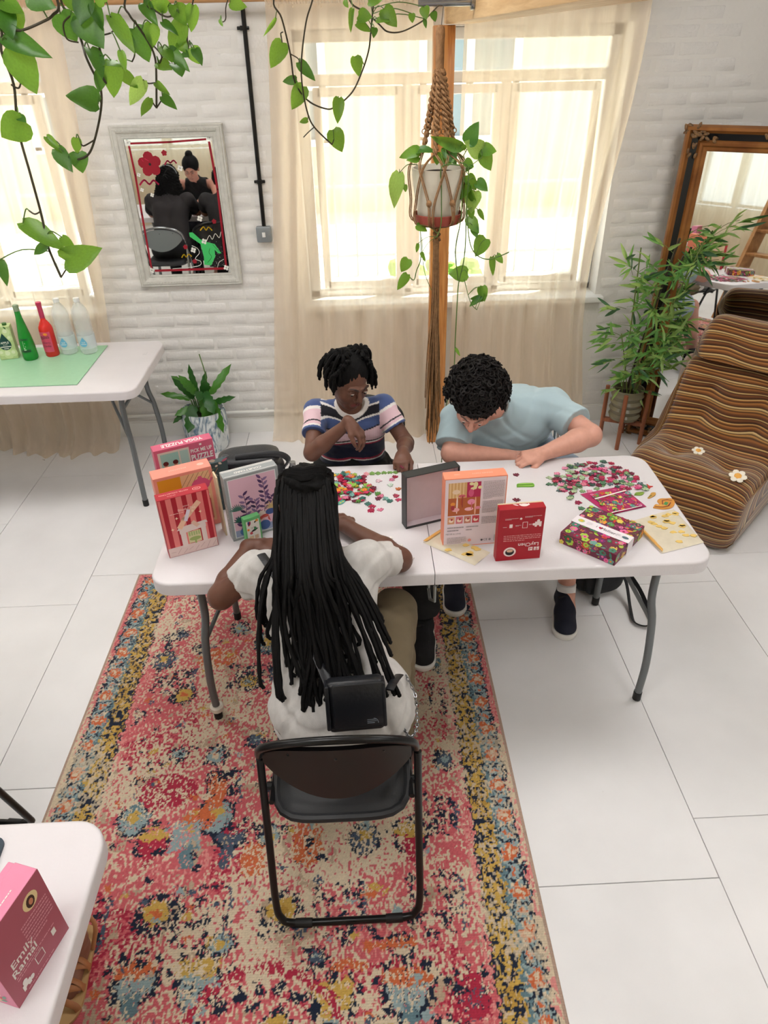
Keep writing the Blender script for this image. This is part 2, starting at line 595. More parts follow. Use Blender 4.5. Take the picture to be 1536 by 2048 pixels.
# ---------------------------------------------------------------- outside: pavement and the house over the road
M_PAVE = mat('sunlit_paving', srgb(225, 220, 210), 0.8, noise=(1.5, .12))
tag(MB().box((0, 12.6, -.45), (40, 15.8, .3)).build('pavement', M_PAVE), kind='structure')
hb = thing('house_across_street', 'pale rendered house across the road glimpsed through the sheer curtains', 'building', (0, 13.2, -.3))
M_REND = mat('cream_render', srgb(218, 207, 178), .8, noise=(2, .1))
MB().box((0, 1, 3), (26, 2, 6.0)).build('wall', M_REND, hb)
for x in (-7.2, -4.4, -1.2, 1.9, 4.9, 8.0):
    f = MB()
    for sx in (-.75, 0, .75): f.box((x + sx, -.04, 1.9), (.12, .1, 1.6))
    for z in (1.1, 1.9, 2.7): f.box((x, -.04, z), (1.6, .1, .1))
    wf = f.build('house_window', M_UPVC, hb)
    MB().box((x, -.01, 1.9), (1.4, .03, 1.5)).build('pane', mat('dark_house_glass', srgb(110, 125, 130), .1), wf)
rl = thing('street_railing', 'thin dark railing standing outside beyond the window gap', 'railing', (0, 9.2, -.3))
M_IRON = mat('dark_iron', srgb(150, 165, 170), .5, metal=.1)
for z in (.25, 1.05): MB().box((0, 0, z), (8, .03, .03)).build('rail', M_IRON, rl)
pm = MB().box((0, 0, .55), (.02, .02, 1.1)).mesh('baluster'); pm.materials.append(M_IRON)
for k in range(33): link_mesh(pm, 'baluster', None, rl, (-4 + k * .25, 0, 0))
hd = thing('street_hedge', 'bright green hedge outside at the foot of the window gap', 'hedge', (.85, 7.6, -.3))
hm = MB(); hr = random.Random(3)
for k in range(120):
    c = (hr.uniform(-.45, .45), hr.uniform(-.25, .25), hr.uniform(.05, .5))
    hm.ball(c, hr.uniform(.05, .1), 5, 4)
hm.build('foliage', mat('hedge_green', srgb(120, 165, 50), .6, noise=(12, .4)), hd)

# ---------------------------------------------------------------- curtains
def curtain_mat(name, trans, diff, clear, tl=.62):
    m = bpy.data.materials.new(name); m.use_nodes = True
    nt = m.node_tree; nt.nodes.clear()
    o = nt.nodes.new('ShaderNodeOutputMaterial')
    tr = nt.nodes.new('ShaderNodeBsdfTransparent'); tr.inputs[0].default_value = (1, .985, .94, 1)
    tl_ = nt.nodes.new('ShaderNodeBsdfTranslucent'); tl_.inputs[0].default_value = (*trans, 1)
    df = nt.nodes.new('ShaderNodeBsdfDiffuse'); df.inputs[0].default_value = (*diff, 1)
    m1 = nt.nodes.new('ShaderNodeMixShader'); m1.inputs[0].default_value = tl
    m2 = nt.nodes.new('ShaderNodeMixShader')
    # fine weave: threads and gaps
    tc = nt.nodes.new('ShaderNodeTexCoord')
    n = nt.nodes.new('ShaderNodeTexNoise'); n.inputs['Scale'].default_value = 9; n.inputs['Detail'].default_value = 4
    mp = nt.nodes.new('ShaderNodeMapping'); mp.inputs['Scale'].default_value = (3, 3, .5)
    nt.links.new(tc.outputs['Object'], mp.inputs[0]); nt.links.new(mp.outputs[0], n.inputs['Vector'])
    r = nt.nodes.new('ShaderNodeMapRange'); r.inputs['To Min'].default_value = 1 - clear - .06; r.inputs['To Max'].default_value = 1 - clear + .06
    nt.links.new(n.outputs['Fac'], r.inputs['Value']); nt.links.new(r.outputs[0], m2.inputs[0])
    nt.links.new(df.outputs[0], m1.inputs[1]); nt.links.new(tl_.outputs[0], m1.inputs[2])
    nt.links.new(tr.outputs[0], m2.inputs[1]); nt.links.new(m1.outputs[0], m2.inputs[2]); nt.links.new(m2.outputs[0], o.inputs[0])
    return m
M_SHEER = curtain_mat('sheer_cream_voile', srgb(253, 238, 214), srgb(242, 219, 200), .46)
M_DRAPE = curtain_mat('beige_drape_cloth', srgb(240, 222, 190), srgb(232, 214, 186), .22, .6)

def curtain(name, label, xt, xb, zt, zb, yy, folds, amp, m, seed, puddle=.05, sway=None, rod=True):
    rr = random.Random(seed)
    th = thing(name, label, 'curtain', ((xt[0] + xt[1]) / 2, yy, 0))
    ph = [rr.uniform(0, 6.28) for _ in range(8)]
    fr = [folds * k for k in (1, .53, 1.71, .31)]
    def fn(u, v):
        z = zt + (zb - zt) * v
        e = v ** 1.3
        a = xt[0] + (xb[0] - xt[0]) * e; b = xt[1] + (xb[1] - xt[1]) * e
        if sway: 
            s = sway(v); a += s[0]; b += s[1]
        x = a + (b - a) * u + .012 * sin(u * 31 + ph[5]) * v
        g = .35 + .65 * min(1, v * 2.5)
        y = 0
        for k in range(4):
            y += (1, .6, .35, .5)[k] * sin(2 * pi * fr[k] * (u + .03 * sin(v * 2.2 + ph[k])) + ph[k] + .5 * v * sin(ph[k]))
        y = y * amp * g * .6
        if v < .04: y += .006 * sin(u * folds * 40 + ph[6]) ; 
        if v > .93: y -= puddle * ((v - .93) / .07) ** 2 * (1 + .6 * sin(u * 9 + ph[7]))
        if v > .97: z = max(z, zb + .006 * (1 + sin(u * 25)))
        return (x - th.location.x, y, z)
    mb = MB(); mb.grid(fn, int(folds * 12) + 10, 46)
    mb.build('cloth', m, th, angle=180)
    if rod:
        hm = MB()
        def hf(u, v):
            x = xt[0] + (xt[1] - xt[0]) * u - th.location.x
            q = v * pi * 1.5 - .4
            return (x, -.024 * cos(q) + .006 * sin(u * folds * 46 + ph[6]) + .004 * sin(u * folds * 19), zt + .02 + .035 * (sin(q)) + .004 * sin(u * folds * 30))
        hm.grid(hf, int(folds * 34), 5)
        hm.build('heading', m, th, angle=180)
    return th
curtain('sheer_curtain', 'sheer cream curtain panel hanging left of the wooden post', (-.40, .42), (-.60, .46), 2.36, .0, 4.225, 7.5, .042, M_SHEER, 2, .06)
curtain('sheer_curtain', 'sheer cream curtain panel hanging right of the wooden post beside the bamboo plant', (.575, 1.50), (.555, 1.47), 2.36, .02, 4.225, 8.5, .042, M_SHEER, 5, .03,
        sway=lambda v: (0, -.11 * sin(pi * min(1, v ** 1.3)) ** 1.6 ))
curtain('sheer_curtain', 'sheer cream curtain at the left edge behind the drinks table', (-3.3, -1.40), (-3.2, -1.62), 2.36, .0, 4.215, 15, .045, M_SHEER, 9, .09)
M_BRASSROD = mat('wooden_curtain_pole', srgb(188, 140, 92), .4, noise=(8, .2, (.3, 6, 6)))
cr = thing('curtain_pole', 'long wooden curtain pole running above the windows', 'curtain pole', (-.9, 4.225, 2.385))
MB().tube([(-2.5, 0, 0), (2.45, 0, 0)], .0135, 12).build('pole', M_BRASSROD, cr)
for x in (-.56, .36, 1.36, 2.42):
    MB().box((x, .06, .0), (.012, .13, .02)).build('bracket', mat('dark_bracket', srgb(60, 52, 48), .5, .5), cr)
# a drape partition behind the viewpoint, seen in the mirrors
curtain('partition_drape', 'plain beige drape hanging across the far side of the room, seen in the mirrors', (-4.05, 3.4), (-4.05, 3.4), 2.9, .02, -2.35, 30, .05, M_DRAPE, 14, .02)

# ---------------------------------------------------------------- post and beam
def wood(name, c1, c2, rough=.45, sc=(1, 1, 1), s=9):
    if name in MATS: return MATS[name]
    m = mat(name, c1, rough)
    nt = m.node_tree; b = nt.nodes['Principled BSDF']
    tc = nt.nodes.new('ShaderNodeTexCoord'); mp = nt.nodes.new('ShaderNodeMapping'); mp.inputs['Scale'].default_value = sc
    n = nt.nodes.new('ShaderNodeTexNoise'); n.inputs['Scale'].default_value = s; n.inputs['Detail'].default_value = 6; n.inputs['Distortion'].default_value = .6
    r = nt.nodes.new('ShaderNodeValToRGB')
    r.color_ramp.elements[0].position = .32; r.color_ramp.elements[0].color = (*c2, 1)
    r.color_ramp.elements[1].position = .68; r.color_ramp.elements[1].color = (*c1, 1)
    nt.links.new(tc.outputs['Object'], mp.inputs[0]); nt.links.new(mp.outputs[0], n.inputs['Vector'])
    nt.links.new(n.outputs['Fac'], r.inputs[0]); nt.links.new(r.outputs[0], b.inputs['Base Color'])
    bp = nt.nodes.new('ShaderNodeBump'); bp.inputs['Strength'].default_value = .12; bp.inputs['Distance'].default_value = .005
    nt.links.new(n.outputs['Fac'], bp.inputs['Height']); nt.links.new(bp.outputs[0], b.inputs['Normal'])
    return m
M_PINE = wood('varnished_pine_post', srgb(214, 150, 84), srgb(176, 108, 52), .35, (8, 8, .5))
M_BEAM = wood('pale_pine_beam', srgb(226, 192, 142), srgb(202, 160, 108), .5, (8, .5, 8), 7)
tag(MB().rbox((0, 0, 1.13), (.105, .07, 2.26), .005, 2).build('wooden_post', M_PINE, loc=(.462, 4.125, 0)),
    'tall varnished pine post standing in the gap between the two sheer curtains', 'post')
tag(MB().rbox((0, 0, .11), (.15, 4.6, .22), .006, 2).build('ceiling_beam', M_BEAM, loc=(.545, 1.9, 2.265)),
    'pale pine beam running overhead above the hanging planter', 'beam')

# ---------------------------------------------------------------- fill panels added on the unseen ceiling to light the room evenly
M_FILL = mat('fill_panel_diffuser', (1.0, 0.985, 0.965), .5, emit=FILL_EMIT)
for x, y, nm in ((-2.2, 2.9, 'above the drinks table'), (-.75, .3, 'above the carpet end'), (1.75, 2.3, 'above the striped lounge chair'), (1.9, -.5, 'near the stairs'), (-2.6, -.7, 'in the far left corner'), (-.4, 2.6, 'above the puzzle table')):
    lt = thing('added_fill_light', 'flat square white fill panel added on the ceiling ' + nm, 'added fill light', (x, y, CEIL - .002))
    f = MB()
    for sx in (-1, 1):
        f.box((sx * .46, 0, -.025), (.04, .96, .05)); f.box((0, sx * .46, -.025), (.96, .04, .05))
    f.build('frame', M_TRIM, lt)
    MB().box((0, 0, -.03), (.88, .88, .01)).build('diffuser', M_FILL, lt)
# ================================================================ folding tables
M_TOP = mat('white_moulded_plastic', srgb(224, 219, 221), .38, noise=(6, .03), bump=(160, .06))
M_LEG = mat('grey_steel_leg', srgb(112, 116, 118), .38, metal=.35)
M_RUB = mat('black_rubber', srgb(22, 22, 23), .6)
M_GALV = mat('pale_steel_bracket', srgb(150, 152, 150), .35, metal=.7)

def folding_table(label, loc, rz, L=1.86, W=.74, H=.745, inset=.115):
    t = thing('folding_table', label, 'table', loc, rz)
    for s in (-1, 1):
        r = .075
        poly = []
        x1 = s * L / 2
        q = []
        for (sy, a0) in ((1, 0), (-1, 270)) if s > 0 else ((1, 90), (-1, 180)):
            pass
        if s > 0:
            arc = [(x1 - r + r * cos(radians(a)), -W / 2 + r + r * sin(radians(a))) for a in range(-90, 1, 15)] + [(x1 - r + r * cos(radians(a)), W / 2 - r + r * sin(radians(a))) for a in range(0, 91, 15)]
            poly = [(.0012, -W / 2)] + arc + [(.0012, W / 2)]
        else:
            arc = [(x1 + r + r * cos(radians(a)), W / 2 - r + r * sin(radians(a))) for a in range(90, 181, 15)] + [(x1 + r + r * cos(radians(a)), -W / 2 + r + r * sin(radians(a))) for a in range(180, 271, 15)]
            poly = [(-.0012, W / 2)] + arc + [(-.0012, -W / 2)]
        bm = bmesh.new()
        vs = [bm.verts.new((x, y, H - .048)) for x, y in poly]
        f = bm.faces.new(vs)
        ret = bmesh.ops.extrude_face_region(bm, geom=[f])
        top = [v for v in ret['geom'] if isinstance(v, bmesh.types.BMVert)]
        for v in top: v.co.z = H
        bmesh.ops.recalc_face_normals(bm, faces=bm.faces)
        te = [e for e in bm.edges if all(v.co.z > H - .001 for v in e.verts) and not all(abs(v.co.x) < .01 for v in e.verts)]
        bmesh.ops.bevel(bm, geom=te, offset=.009, segments=3, profile=.5, affect='EDGES')
        me = bpy.data.meshes.new('tabletop_half'); bm.to_mesh(me); bm.free()
        me.polygons.foreach_set('use_smooth', [True] * len(me.polygons)); me.set_sharp_from_angle(angle=radians(35))
        th = link_mesh(me, 'tabletop_half', M_TOP, t)
        # moulded catch near the end
        MB().rbox((s * (L / 2 - .07), .16, H + .0006), (.022, .03, .0016), .0006, 1).build('moulded_catch', M_TOP, th)
        xl = s * (L / 2 - inset)
        for sy in (-1, 1):
            p = [(xl - s * .0, sy * .235, H - .05), (xl - s * .012, sy * .235, H - .14), (xl - s * .012, sy * .24, H - .26), (xl, sy * .262, H - .36), (xl + s * .006, sy * .285, .2), (xl + s * .004, sy * .285, .035)]
            lg = MB().tube(bez(p, 4), .0145, 10).build('leg', M_LEG, t)
            MB().tube([(xl + s * .004, sy * .285, .04), (xl + s * .004, sy * .285, 0)], .0165, 10).build('rubber_foot', M_RUB, lg)
        for z, y2 in ((H - .16, .235), (H - .07, .235)):
            MB().tube([(xl - s * .012, -y2, z), (xl - s * .012, y2, z)], .0095, 8).build('cross_bar', M_LEG, t)
        for sy in (-1, 1):
            MB().tube([(xl, sy * .262, H - .36), (xl - s * .14, sy * .05, H - .12), (xl - s * .15, 0, H - .115)], .0085, 6).build('brace', M_LEG, t)
        MB().tube([(xl - s * .14, 0, H - .115), (xl - s * .36, 0, H - .07), (xl - s * .42, 0, H - .055)], .011, 6).build('folding_stay', M_LEG, t)
        MB().rbox((xl - s * .15, 0, H - .115), (.05, .03, .03), .003, 1).build('stay_lock', M_GALV, t)
    for sy in (-1, 1):
        MB().box((0, sy * (W / 2 - .06), H - .053), (L - .3, .02, .012)).build('edge_rail', M_LEG, t)
    MB().tube([(0, -W / 2 - .004, H - .05), (0, -W / 2 - .006, H - .115), (-.012, -W / 2 + .03, H - .135), (-.012, -W / 2 + .08, H - .13), (-.01, -W / 2 + .09, H - .055)], .0055, 6).build('carry_handle', M_GALV, t)
    return t
TABLE = folding_table('long white folding table with three people and puzzle boxes round it, on the patterned carpet', (.213, 2.165, .006), 0, 1.88, .73)
tl = [c for c in TABLE.children if c.name.startswith('leg')][0]
MB().lathe([(.02, .045), (.026, .05), (.026, .068), (.02, .074)], 14, (-.213 - .615, -.285, 0)).build('taped_collar', mat('cream_tape', srgb(230, 220, 205), .6), TABLE)
folding_table('white folding table by the left window carrying drinks on a green board', (-2.085, 3.745, 0), 0, 1.84, .74)
folding_table('white folding table at the bottom left corner carrying a pink puzzle box', (-1.54, .60, .006), 0, 1.86, .74, .745, .36)

# ================================================================ folding chairs
def folding_chair(label, loc, rz, metal, pad, shell=None):
    t = thing('folding_chair', label, 'chair', loc, rz)
    shell = shell or pad
    w = .205
    # back and front legs in one bent tube: front feet, up past the seat, over the arched back
    def arch():
        pts = [(-w, .20, .012), (-w, .10, .30), (-w, -.02, .52), (-w, -.10, .64)]
        for k in range(0, 13):
            a = pi - pi * k / 12
            pts.append((w * cos(a) * (1.0), -.10 - .055 * sin(a) - .02, .66 + .115 * sin(a) ** .8))
        pts += [(w, -.10, .64), (w, -.02, .52), (w, .10, .30), (w, .20, .012)]
        return pts
    MB().tube(bez(arch(), 3), .011, 10).build('front_frame', metal, t)
    rw = .213
    rear = [(-rw, .06, .50), (-rw, -.09, .49)]
    rear = [(-rw, -.085, .60), (-rw, -.155, .30), (-rw, -.205, .09), (-rw + .012, -.222, .035), (-rw + .05, -.228, .014), (0, -.229, .013), (rw - .05, -.228, .014), (rw - .012, -.222, .035), (rw, -.205, .09), (rw, -.155, .30), (rw, -.085, .60)]
    MB().tube(bez(rear, 5), .011, 10).build('rear_frame', metal, t)
    MB().tube([(-w, .145, .17), (w, .145, .17)], .008, 8).build('front_stretcher', metal, t)
    for sx in (-1, 1):
        MB().tube([(sx * .11, -.2295, .013), (sx * .16, -.2285, .013)], .0135, 10).build('glide', M_RUB, t)
        MB().tube([(sx * .19, -.05, .43), (sx * .216, -.05, .43)], .012, 8).build('hinge', M_RUB, t)
        MB().tube([(sx * .196, .06, .415), (sx * .196, -.115, .445)], .0085, 6).build('seat_rail', metal, t)
    # padded seat
    def top(u, v):
        x = (u - .5) * 2; y = (v - .5) * 2
        n = 5.0
        m = max(abs(x), abs(y)); q = (abs(x) ** n + abs(y) ** n) ** (1 / n)
        k = m / q if q > 0 else 1
        px, py = x * k * .186, y * k * .195
        e = m
        z = .452 + .012 * (1 - e ** 6) - (.016 if e > .985 else 0) - .012 * max(0, .5 - abs(y + .1)) * 0
        z += -.008 * (1 - x * x) * (1 - y * y) + .012 * y * .4
        return (px, py + .035, z)
    mb = MB(); mb.grid(top, 20, 20)
    n = len(mb.v)
    mb.grid(lambda u, v: (top(1 - u, v)[0], top(1 - u, v)[1], .425 + .005 * (v - .5) * 2), 20, 20)
    mb.build('seat', pad, t, angle=60)
    rim = []
    for k in range(48):
        a = 2 * pi * k / 48
        x, y = cos(a), sin(a)
        q = (abs(x) ** 5 + abs(y) ** 5) ** .2
        rim.append((x / q * .187, y / q * .196 + .035, .436 + .0048 * y / q))
    MB().tube(rim, .0125, 8, closed=True).build('seat_rim', pad, t)
    # curved back panel, half-moon, hung inside the arch
    def bk(th):
        def f(u, v):
            x = (u - .5) * 2
            zt = .66 + .10 * sqrt(max(0, 1 - (x * .98) ** 2)) ** .9
            zb = .66 - .095 * (1 - x * x) ** .9 - .004
            z = zb + (zt - zb) * v
            y = -.118 - .052 * (1 - x * x) - .02 + .05 * (z - .66) * -.3 + th
            return (x * .192, y, z)
        return f
    mb = MB(); mb.grid(bk(.010), 20, 8); mb.grid(lambda u, v: bk(-.003)(1 - u, v), 20, 8)
    b = mb.build('backrest', shell, t, angle=60)
    for x in (-.12, 0, .12):
        MB().ball((x, -.118 - .052 * (1 - (x / .192) ** 2) - .0245, .725), (.004, .002, .004), 8, 5).build('rivet', metal, b)
    return t
M_CHB = mat('black_painted_steel', srgb(20, 20, 21), .3, metal=.2)
M_CHP = mat('black_vinyl', srgb(30, 31, 34), .5, bump=(300, .08))
M_CHS = mat('black_plastic_shell', srgb(26, 23, 23), .42)
M_CHR = mat('chrome_tube', srgb(150, 152, 155), .2, metal=.9)
M_CHG = mat('grey_plastic_shell', srgb(120, 126, 128), .4)
folding_chair('black folding chair in the foreground with the dreadlocked person perched on it', (-.103, 1.305, .008), 0, M_CHB, M_CHP, M_CHS)
folding_chair('black folding chair behind the person in the striped top', (-.03, 2.98, .0), pi - .12, M_CHB, M_CHP, M_CHS)
folding_chair('black folding chair under the person in the pale blue T-shirt', (.72, 3.03, .0), pi - .25, M_CHR, M_CHP, M_CHS)
folding_chair('chrome and grey folding chair under the person with long black hair', (-1.86, 1.42, .0), pi, M_CHR, M_CHP, M_CHG)
folding_chair('dark folding chair poking in at the left edge above the corner table', (-1.40, 1.245, .0), pi - .1, M_CHB, M_CHP, M_CHS)

# ================================================================ carpet
def make_rug():
    xa, xb, ya, yb = -1.160, .488, .50, 2.812
    h = .0034
    nx, ny = int((xb - xa) / h), int((yb - ya) / h)
    rs = np.random.RandomState(4)
    X, Y = np.meshgrid(np.linspace(xa, xb, nx), np.linspace(ya, yb, ny), indexing='ij')
    def noise(sx, sy, seed):
        r = np.random.RandomState(seed)
        gx, gy = int((xb - xa) / sx) + 3, int((yb - ya) / sy) + 3
        g = r.rand(gx, gy)
        fx, fy = (X - xa) / sx, (Y - ya) / sy
        ix, iy = fx.astype(int), fy.astype(int)
        tx, ty = fx - ix, fy - iy
        tx = tx * tx * (3 - 2 * tx); ty = ty * ty * (3 - 2 * ty)
        return (g[ix, iy] * (1 - tx) + g[ix + 1, iy] * tx) * (1 - ty) + (g[ix, iy + 1] * (1 - tx) + g[ix + 1, iy + 1] * tx) * ty
    C = {k: np.array(srgb(*v)) for k, v in dict(pink=(210, 102, 108), rose=(224, 146, 140), red=(180, 48, 72), cream=(220, 202, 174), navy=(34, 42, 60), slate=(78, 92, 110),
         blue=(150, 170, 172), teal=(104, 132, 140), yel=(206, 168, 84), och=(190, 150, 70), org=(212, 110, 68), sand=(190, 166, 140), bind=(186, 158, 140)).items()}
    # jittered coordinates give the woven, ragged edges
    knot = rs.rand(nx, ny)
    jx = (noise(.007, .007, 1) - .5) * .022 + (noise(.03, .03, 2) - .5) * .016
    jy = (noise(.007, .007, 3) - .5) * .022 + (noise(.03, .03, 5) - .5) * .016
    U, V = X + jx, Y + jy
    fade = noise(.28, .28, 7) * .55 + noise(.1, .1, 8) * .3 + noise(.03, .05, 9) * .15      # worn areas
    fine = noise(.0055, .009, 10); fine2 = noise(.008, .0055, 12)
    col = np.empty((nx, ny, 3)); col[:] = C['pink']
    def put(mask, c): col[mask] = C[c]
    put(fine > .58, 'rose')
    put((noise(.35, .3, 21) > .64), 'pink')
    put((noise(.22, .2, 22) > .74) & (fine2 > .45), 'red')
    put((fade + (fine - .5) * .75 + (fine2 - .5) * .35) > .56, 'cream')
    put((noise(.05, .05, 31) > .80) & (fine > .45), 'sand')
    rows = (np.abs(((V / .0105) % 1) - .5) > .40)
    # ---- field motifs at the places where the carpet shows them (x, y, kind, size)
    def P(mask, c, wear=.74):
        keep = (fine * .6 + knot * .25 + fade * .35) < wear
        col[mask & keep] = C[c]
    def blob(x, y, rx, ry, c, w=.72): P(((U - x) / rx) ** 2 + ((V - y) / ry) ** 2 < 1, c, w)
    def ring(x, y, rx, ry, t, c, w=.74):
        q = np.sqrt(((U - x) / rx) ** 2 + ((V - y) / ry) ** 2); P((q > 1 - t) & (q < 1), c, w)
    def bar(x0, y0, x1, y1, c, w=.74): P((U > min(x0, x1)) & (U < max(x0, x1)) & (V > min(y0, y1)) & (V < max(y0, y1)), c, w)
    def palm(x, y, s, c1, c2, c3):   # a drop-shaped flower on a stem
        blob(x, y, .060 * s, .055 * s, 'navy'); blob(x, y + .004, .046 * s, .042 * s, c1, .70)
        blob(x, y + .034 * s, .055 * s, .022 * s, c2, .70); blob(x, y - .05 * s, .022 * s, .03 * s, c3); bar(x - .004, y + .05 * s, x + .004, y + .09 * s, 'navy')
        for k in range(5):
            a = pi * (.1 + .2 * k); blob(x + cos(a) * .075 * s, y + .01 + sin(a) * .06 * s, .010 * s, .012 * s, 'navy')
    def bloom(x, y, s, c1, c2):
        for k in range(8):
            a = 2 * pi * k / 8; blob(x + cos(a) * .036 * s, y + sin(a) * .034 * s, .012 * s, .011 * s, 'navy')
        blob(x, y, .028 * s, .026 * s, c1, .85); blob(x, y, .012 * s, .011 * s, c2, .9)
    def grille(x, y, w, hh, c='navy'):
        for k in range(4): 
            yy = y - hh / 2 + hh * k / 3
            for q in range(5):
                if (q * 7 + k * 3) % 4: bar(x - w / 2 + w * q / 5, yy - .008, x - w / 2 + w * (q + .62) / 5, yy + .008, c, .7)
        bar(x - w / 2, y - hh / 2, x - w / 2 + .012, y + hh / 2, c, .66); bar(x + w / 2 - .012, y - hh / 2, x + w / 2, y + hh / 2, 'slate', .66)
        for q in range(6): blob(x + rs.uniform(-w, w) * .4, y + rs.uniform(-hh, hh) * .35, .012, .016, c, .7)
    def urn(x, y, s, c1, c2):
        blob(x, y, .055 * s, .06 * s, 'navy', .7); blob(x, y, .045 * s, .05 * s, c1, .66); bar(x - .018 * s, y + .03 * s, x + .018 * s, y + .13 * s, c2); blob(x, y + .14 * s, .045 * s, .02 * s, 'navy', .7); blob(x, y + .01, .02 * s, .02 * s, 'yel', .85)
    palm(-.15, .86, 1.15, 'yel', 'yel', 'blue'); palm(.06, .88, 1.25, 'blue', 'org', 'teal'); palm(-.53, .93, 1.2, 'blue', 'yel', 'blue'); palm(-.71, .94, 1.15, 'blue', 'org', 'teal')
    palm(.235, .87, .9, 'slate', 'red', 'slate'); palm(-.76, 1.36, .95, 'red', 'yel', 'red'); palm(.10, 1.33, 1.0, 'red', 'yel', 'red'); palm(-.50, 1.37, 1.0, 'slate', 'red', 'slate')
    palm(-.88, .73, .8, 'blue', 'org', 'blue'); palm(-.42, .66, 1.1, 'red', 'rose', 'red'); palm(.0, .62, 1.2, 'blue', 'yel', 'org')
    for x, y, s, a, b in ((-.31, 1.12, 1.5, 'yel', 'och'), (-.69, 1.13, 1.5, 'yel', 'org'), (-.37, 1.37, 1.0, 'blue', 'yel'), (.0, .80, 1.0, 'cream', 'yel'), (.17, .78, 1.1, 'cream', 'yel'), (-.48, 1.03, .9, 'blue', 'yel'),
                          (-.68, .80, .8, 'yel', 'och'), (-.30, .82, .9, 'yel', 'och'), (-.6, 1.70, 1.1, 'blue', 'cream'), (-.74, 1.71, .9, 'blue', 'navy'), (-.95, 1.9, .9, 'cream', 'slate'), (-.46, 1.76, 1.0, 'slate', 'blue'),
                          (-.78, 2.0, 1.2, 'yel', 'org'), (-.52, 2.06, 1.3, 'yel', 'blue'), (-.6, 2.38, 1.0, 'blue', 'yel'), (-.85, 2.36, .9, 'slate', 'navy'), (-.76, 2.26, .8, 'navy', 'cream'), (.3, 2.2, 1.1, 'slate', 'teal'),
                          (.05, 1.0, .9, 'cream', 'blue'), (.25, 1.63, 1.1, 'slate', 'blue'), (-.62, .62, .9, 'cream', 'yel'), (-.2, .98, .8, 'slate', 'blue'), (.2, .66, 1.0, 'blue', 'yel')):
        bloom(x, y, s, a, b)
    for x, y, w, hh in ((-.55, 1.12, .17, .17), (.165, 1.12, .17, .17), (-.90, 1.10, .13, .16), (-.13, 1.12, .16, .14), (-.83, 2.08, .17, .12), (.31, 1.92, .19, .14), (-.55, 1.56, .13, .12), (.19, 1.40, .15, .10), (-.5, 2.10, .16, .10), (-.78, 2.62, .3, .07)):
        grille(x, y, w, hh)
    urn(-.90, 2.2, .95, 'slate', 'navy'); urn(-.84, 1.45, 1.1, 'blue', 'teal'); urn(-.56, 1.45, 1.2, 'blue', 'org'); urn(-.33, 1.55, 1.2, 'blue', 'teal'); urn(-.46, 2.28, 1.2, 'teal', 'blue'); urn(.3, 2.10, 1.0, 'teal', 'slate'); urn(-.05, 1.34, 1.0, 'slate', 'blue')
    bar(-.29, 1.27, -.19, 1.42, 'org', .62); blob(-.24, 1.3, .04, .045, 'org'); blob(-.24, 1.34, .015, .02, 'navy'); blob(-.42, 1.29, .04, .06, 'org', .7); blob(-.62, 1.44, .055, .045, 'org', .66); bar(-.6, 1.45, -.585, 1.62, 'org', .75)
    bar(-.70, 1.33, -.60, 1.43, 'blue', .62); bar(-.655, 1.27, -.61, 1.35, 'teal', .7); blob(-.75, 1.56, .11, .07, 'red', .72); blob(-.35, 2.14, .06, .06, 'red', .7); blob(-.12, 2.0, .05, .05, 'red', .7); blob(-.67, 2.2, .09, .06, 'org', .62)
    blob(.25, .84, .09, .04, 'red', .6); bar(-.06, .995, .07, 1.02, 'org', .7); bar(-.15, .95, -.06, .975, 'org', .75)
    for k in range(330):
        x, y = rs.uniform(-.92, .24), rs.uniform(ya + .2, yb - .2)
        c = ('navy', 'navy', 'slate', 'yel', 'blue', 'navy', 'org', 'cream')[k % 8]
        blob(x, y, rs.uniform(.006, .02), rs.uniform(.006, .014), c, .74)
    # medallion arcs near the front
    q = np.sqrt(((U + .34) / .26) ** 2 + ((V - .66) / .30) ** 2); P((np.abs(q - 1) < .045), 'red', .72); P(np.abs(q - .78) < .02, 'red', .6)
    for k in range(10):
        a = .35 + .26 * k; blob(-.34 + .215 * cos(a), .66 + .25 * sin(a), .02, .018, 'navy', .8)
    # ---- border: counted from the edge inwards
    E = np.minimum(np.minimum(U - xa, xb - U), np.minimum(V - ya, yb - V))
    E0 = np.minimum(np.minimum(X - xa, xb - X), np.minimum(Y - ya, yb - Y))
    side = np.minimum(U - xa, xb - U) < np.minimum(V - ya, yb - V)
    s = np.where(side, V, U)
    inb = E < .205
    col[inb] = C['rose']; col[inb & (fine > .5)] = C['pink']; col[inb & (fade + fine * .5 > .82)] = C['cream']
    b1 = (E > .036) & (E < .098)
    col[b1] = C['blue']; col[b1 & (fine > .62)] = C['cream']
    ph = (s / .062) % 1; cy = (E - .067)
    d = np.sqrt(((ph - .5) * .062) ** 2 + cy ** 2)
    sq = np.floor(s / .062).astype(int)
    col[b1 & (d < .026) & (sq % 2 == 0)] = C['org']; col[b1 & (d < .030) & (sq % 2 == 1)] = C['navy']; col[b1 & (d < .021) & (sq % 2 == 1)] = C['blue']; col[b1 & (d < .010)] = C['org']; col[b1 & (d < .011) & (sq % 2 == 0)] = C['cream']
    b2 = (E > .106) & (E < .175)
    col[b2] = C['yel']; col[b2 & (fine > .66)] = C['sand']; col[b2 & (noise(.06, .06, 41) > .6)] = C['och']
    ph2 = (s / .085)
    wv = np.abs(cy - .073 - .018 * np.sin(2 * pi * ph2)) < .006
    col[b2 & wv & (fine < .72)] = C['navy']
    d2 = np.sqrt((((ph2 * 2) % 1 - .5) * .042) ** 2 + (cy - .073 + .02 * np.sign(np.sin(2 * pi * ph2))) ** 2)
    col[b2 & (d2 < .011) & (fine < .75)] = C['navy']; col[b2 & (noise(.018, .018, 43) > .74)] = C['navy']
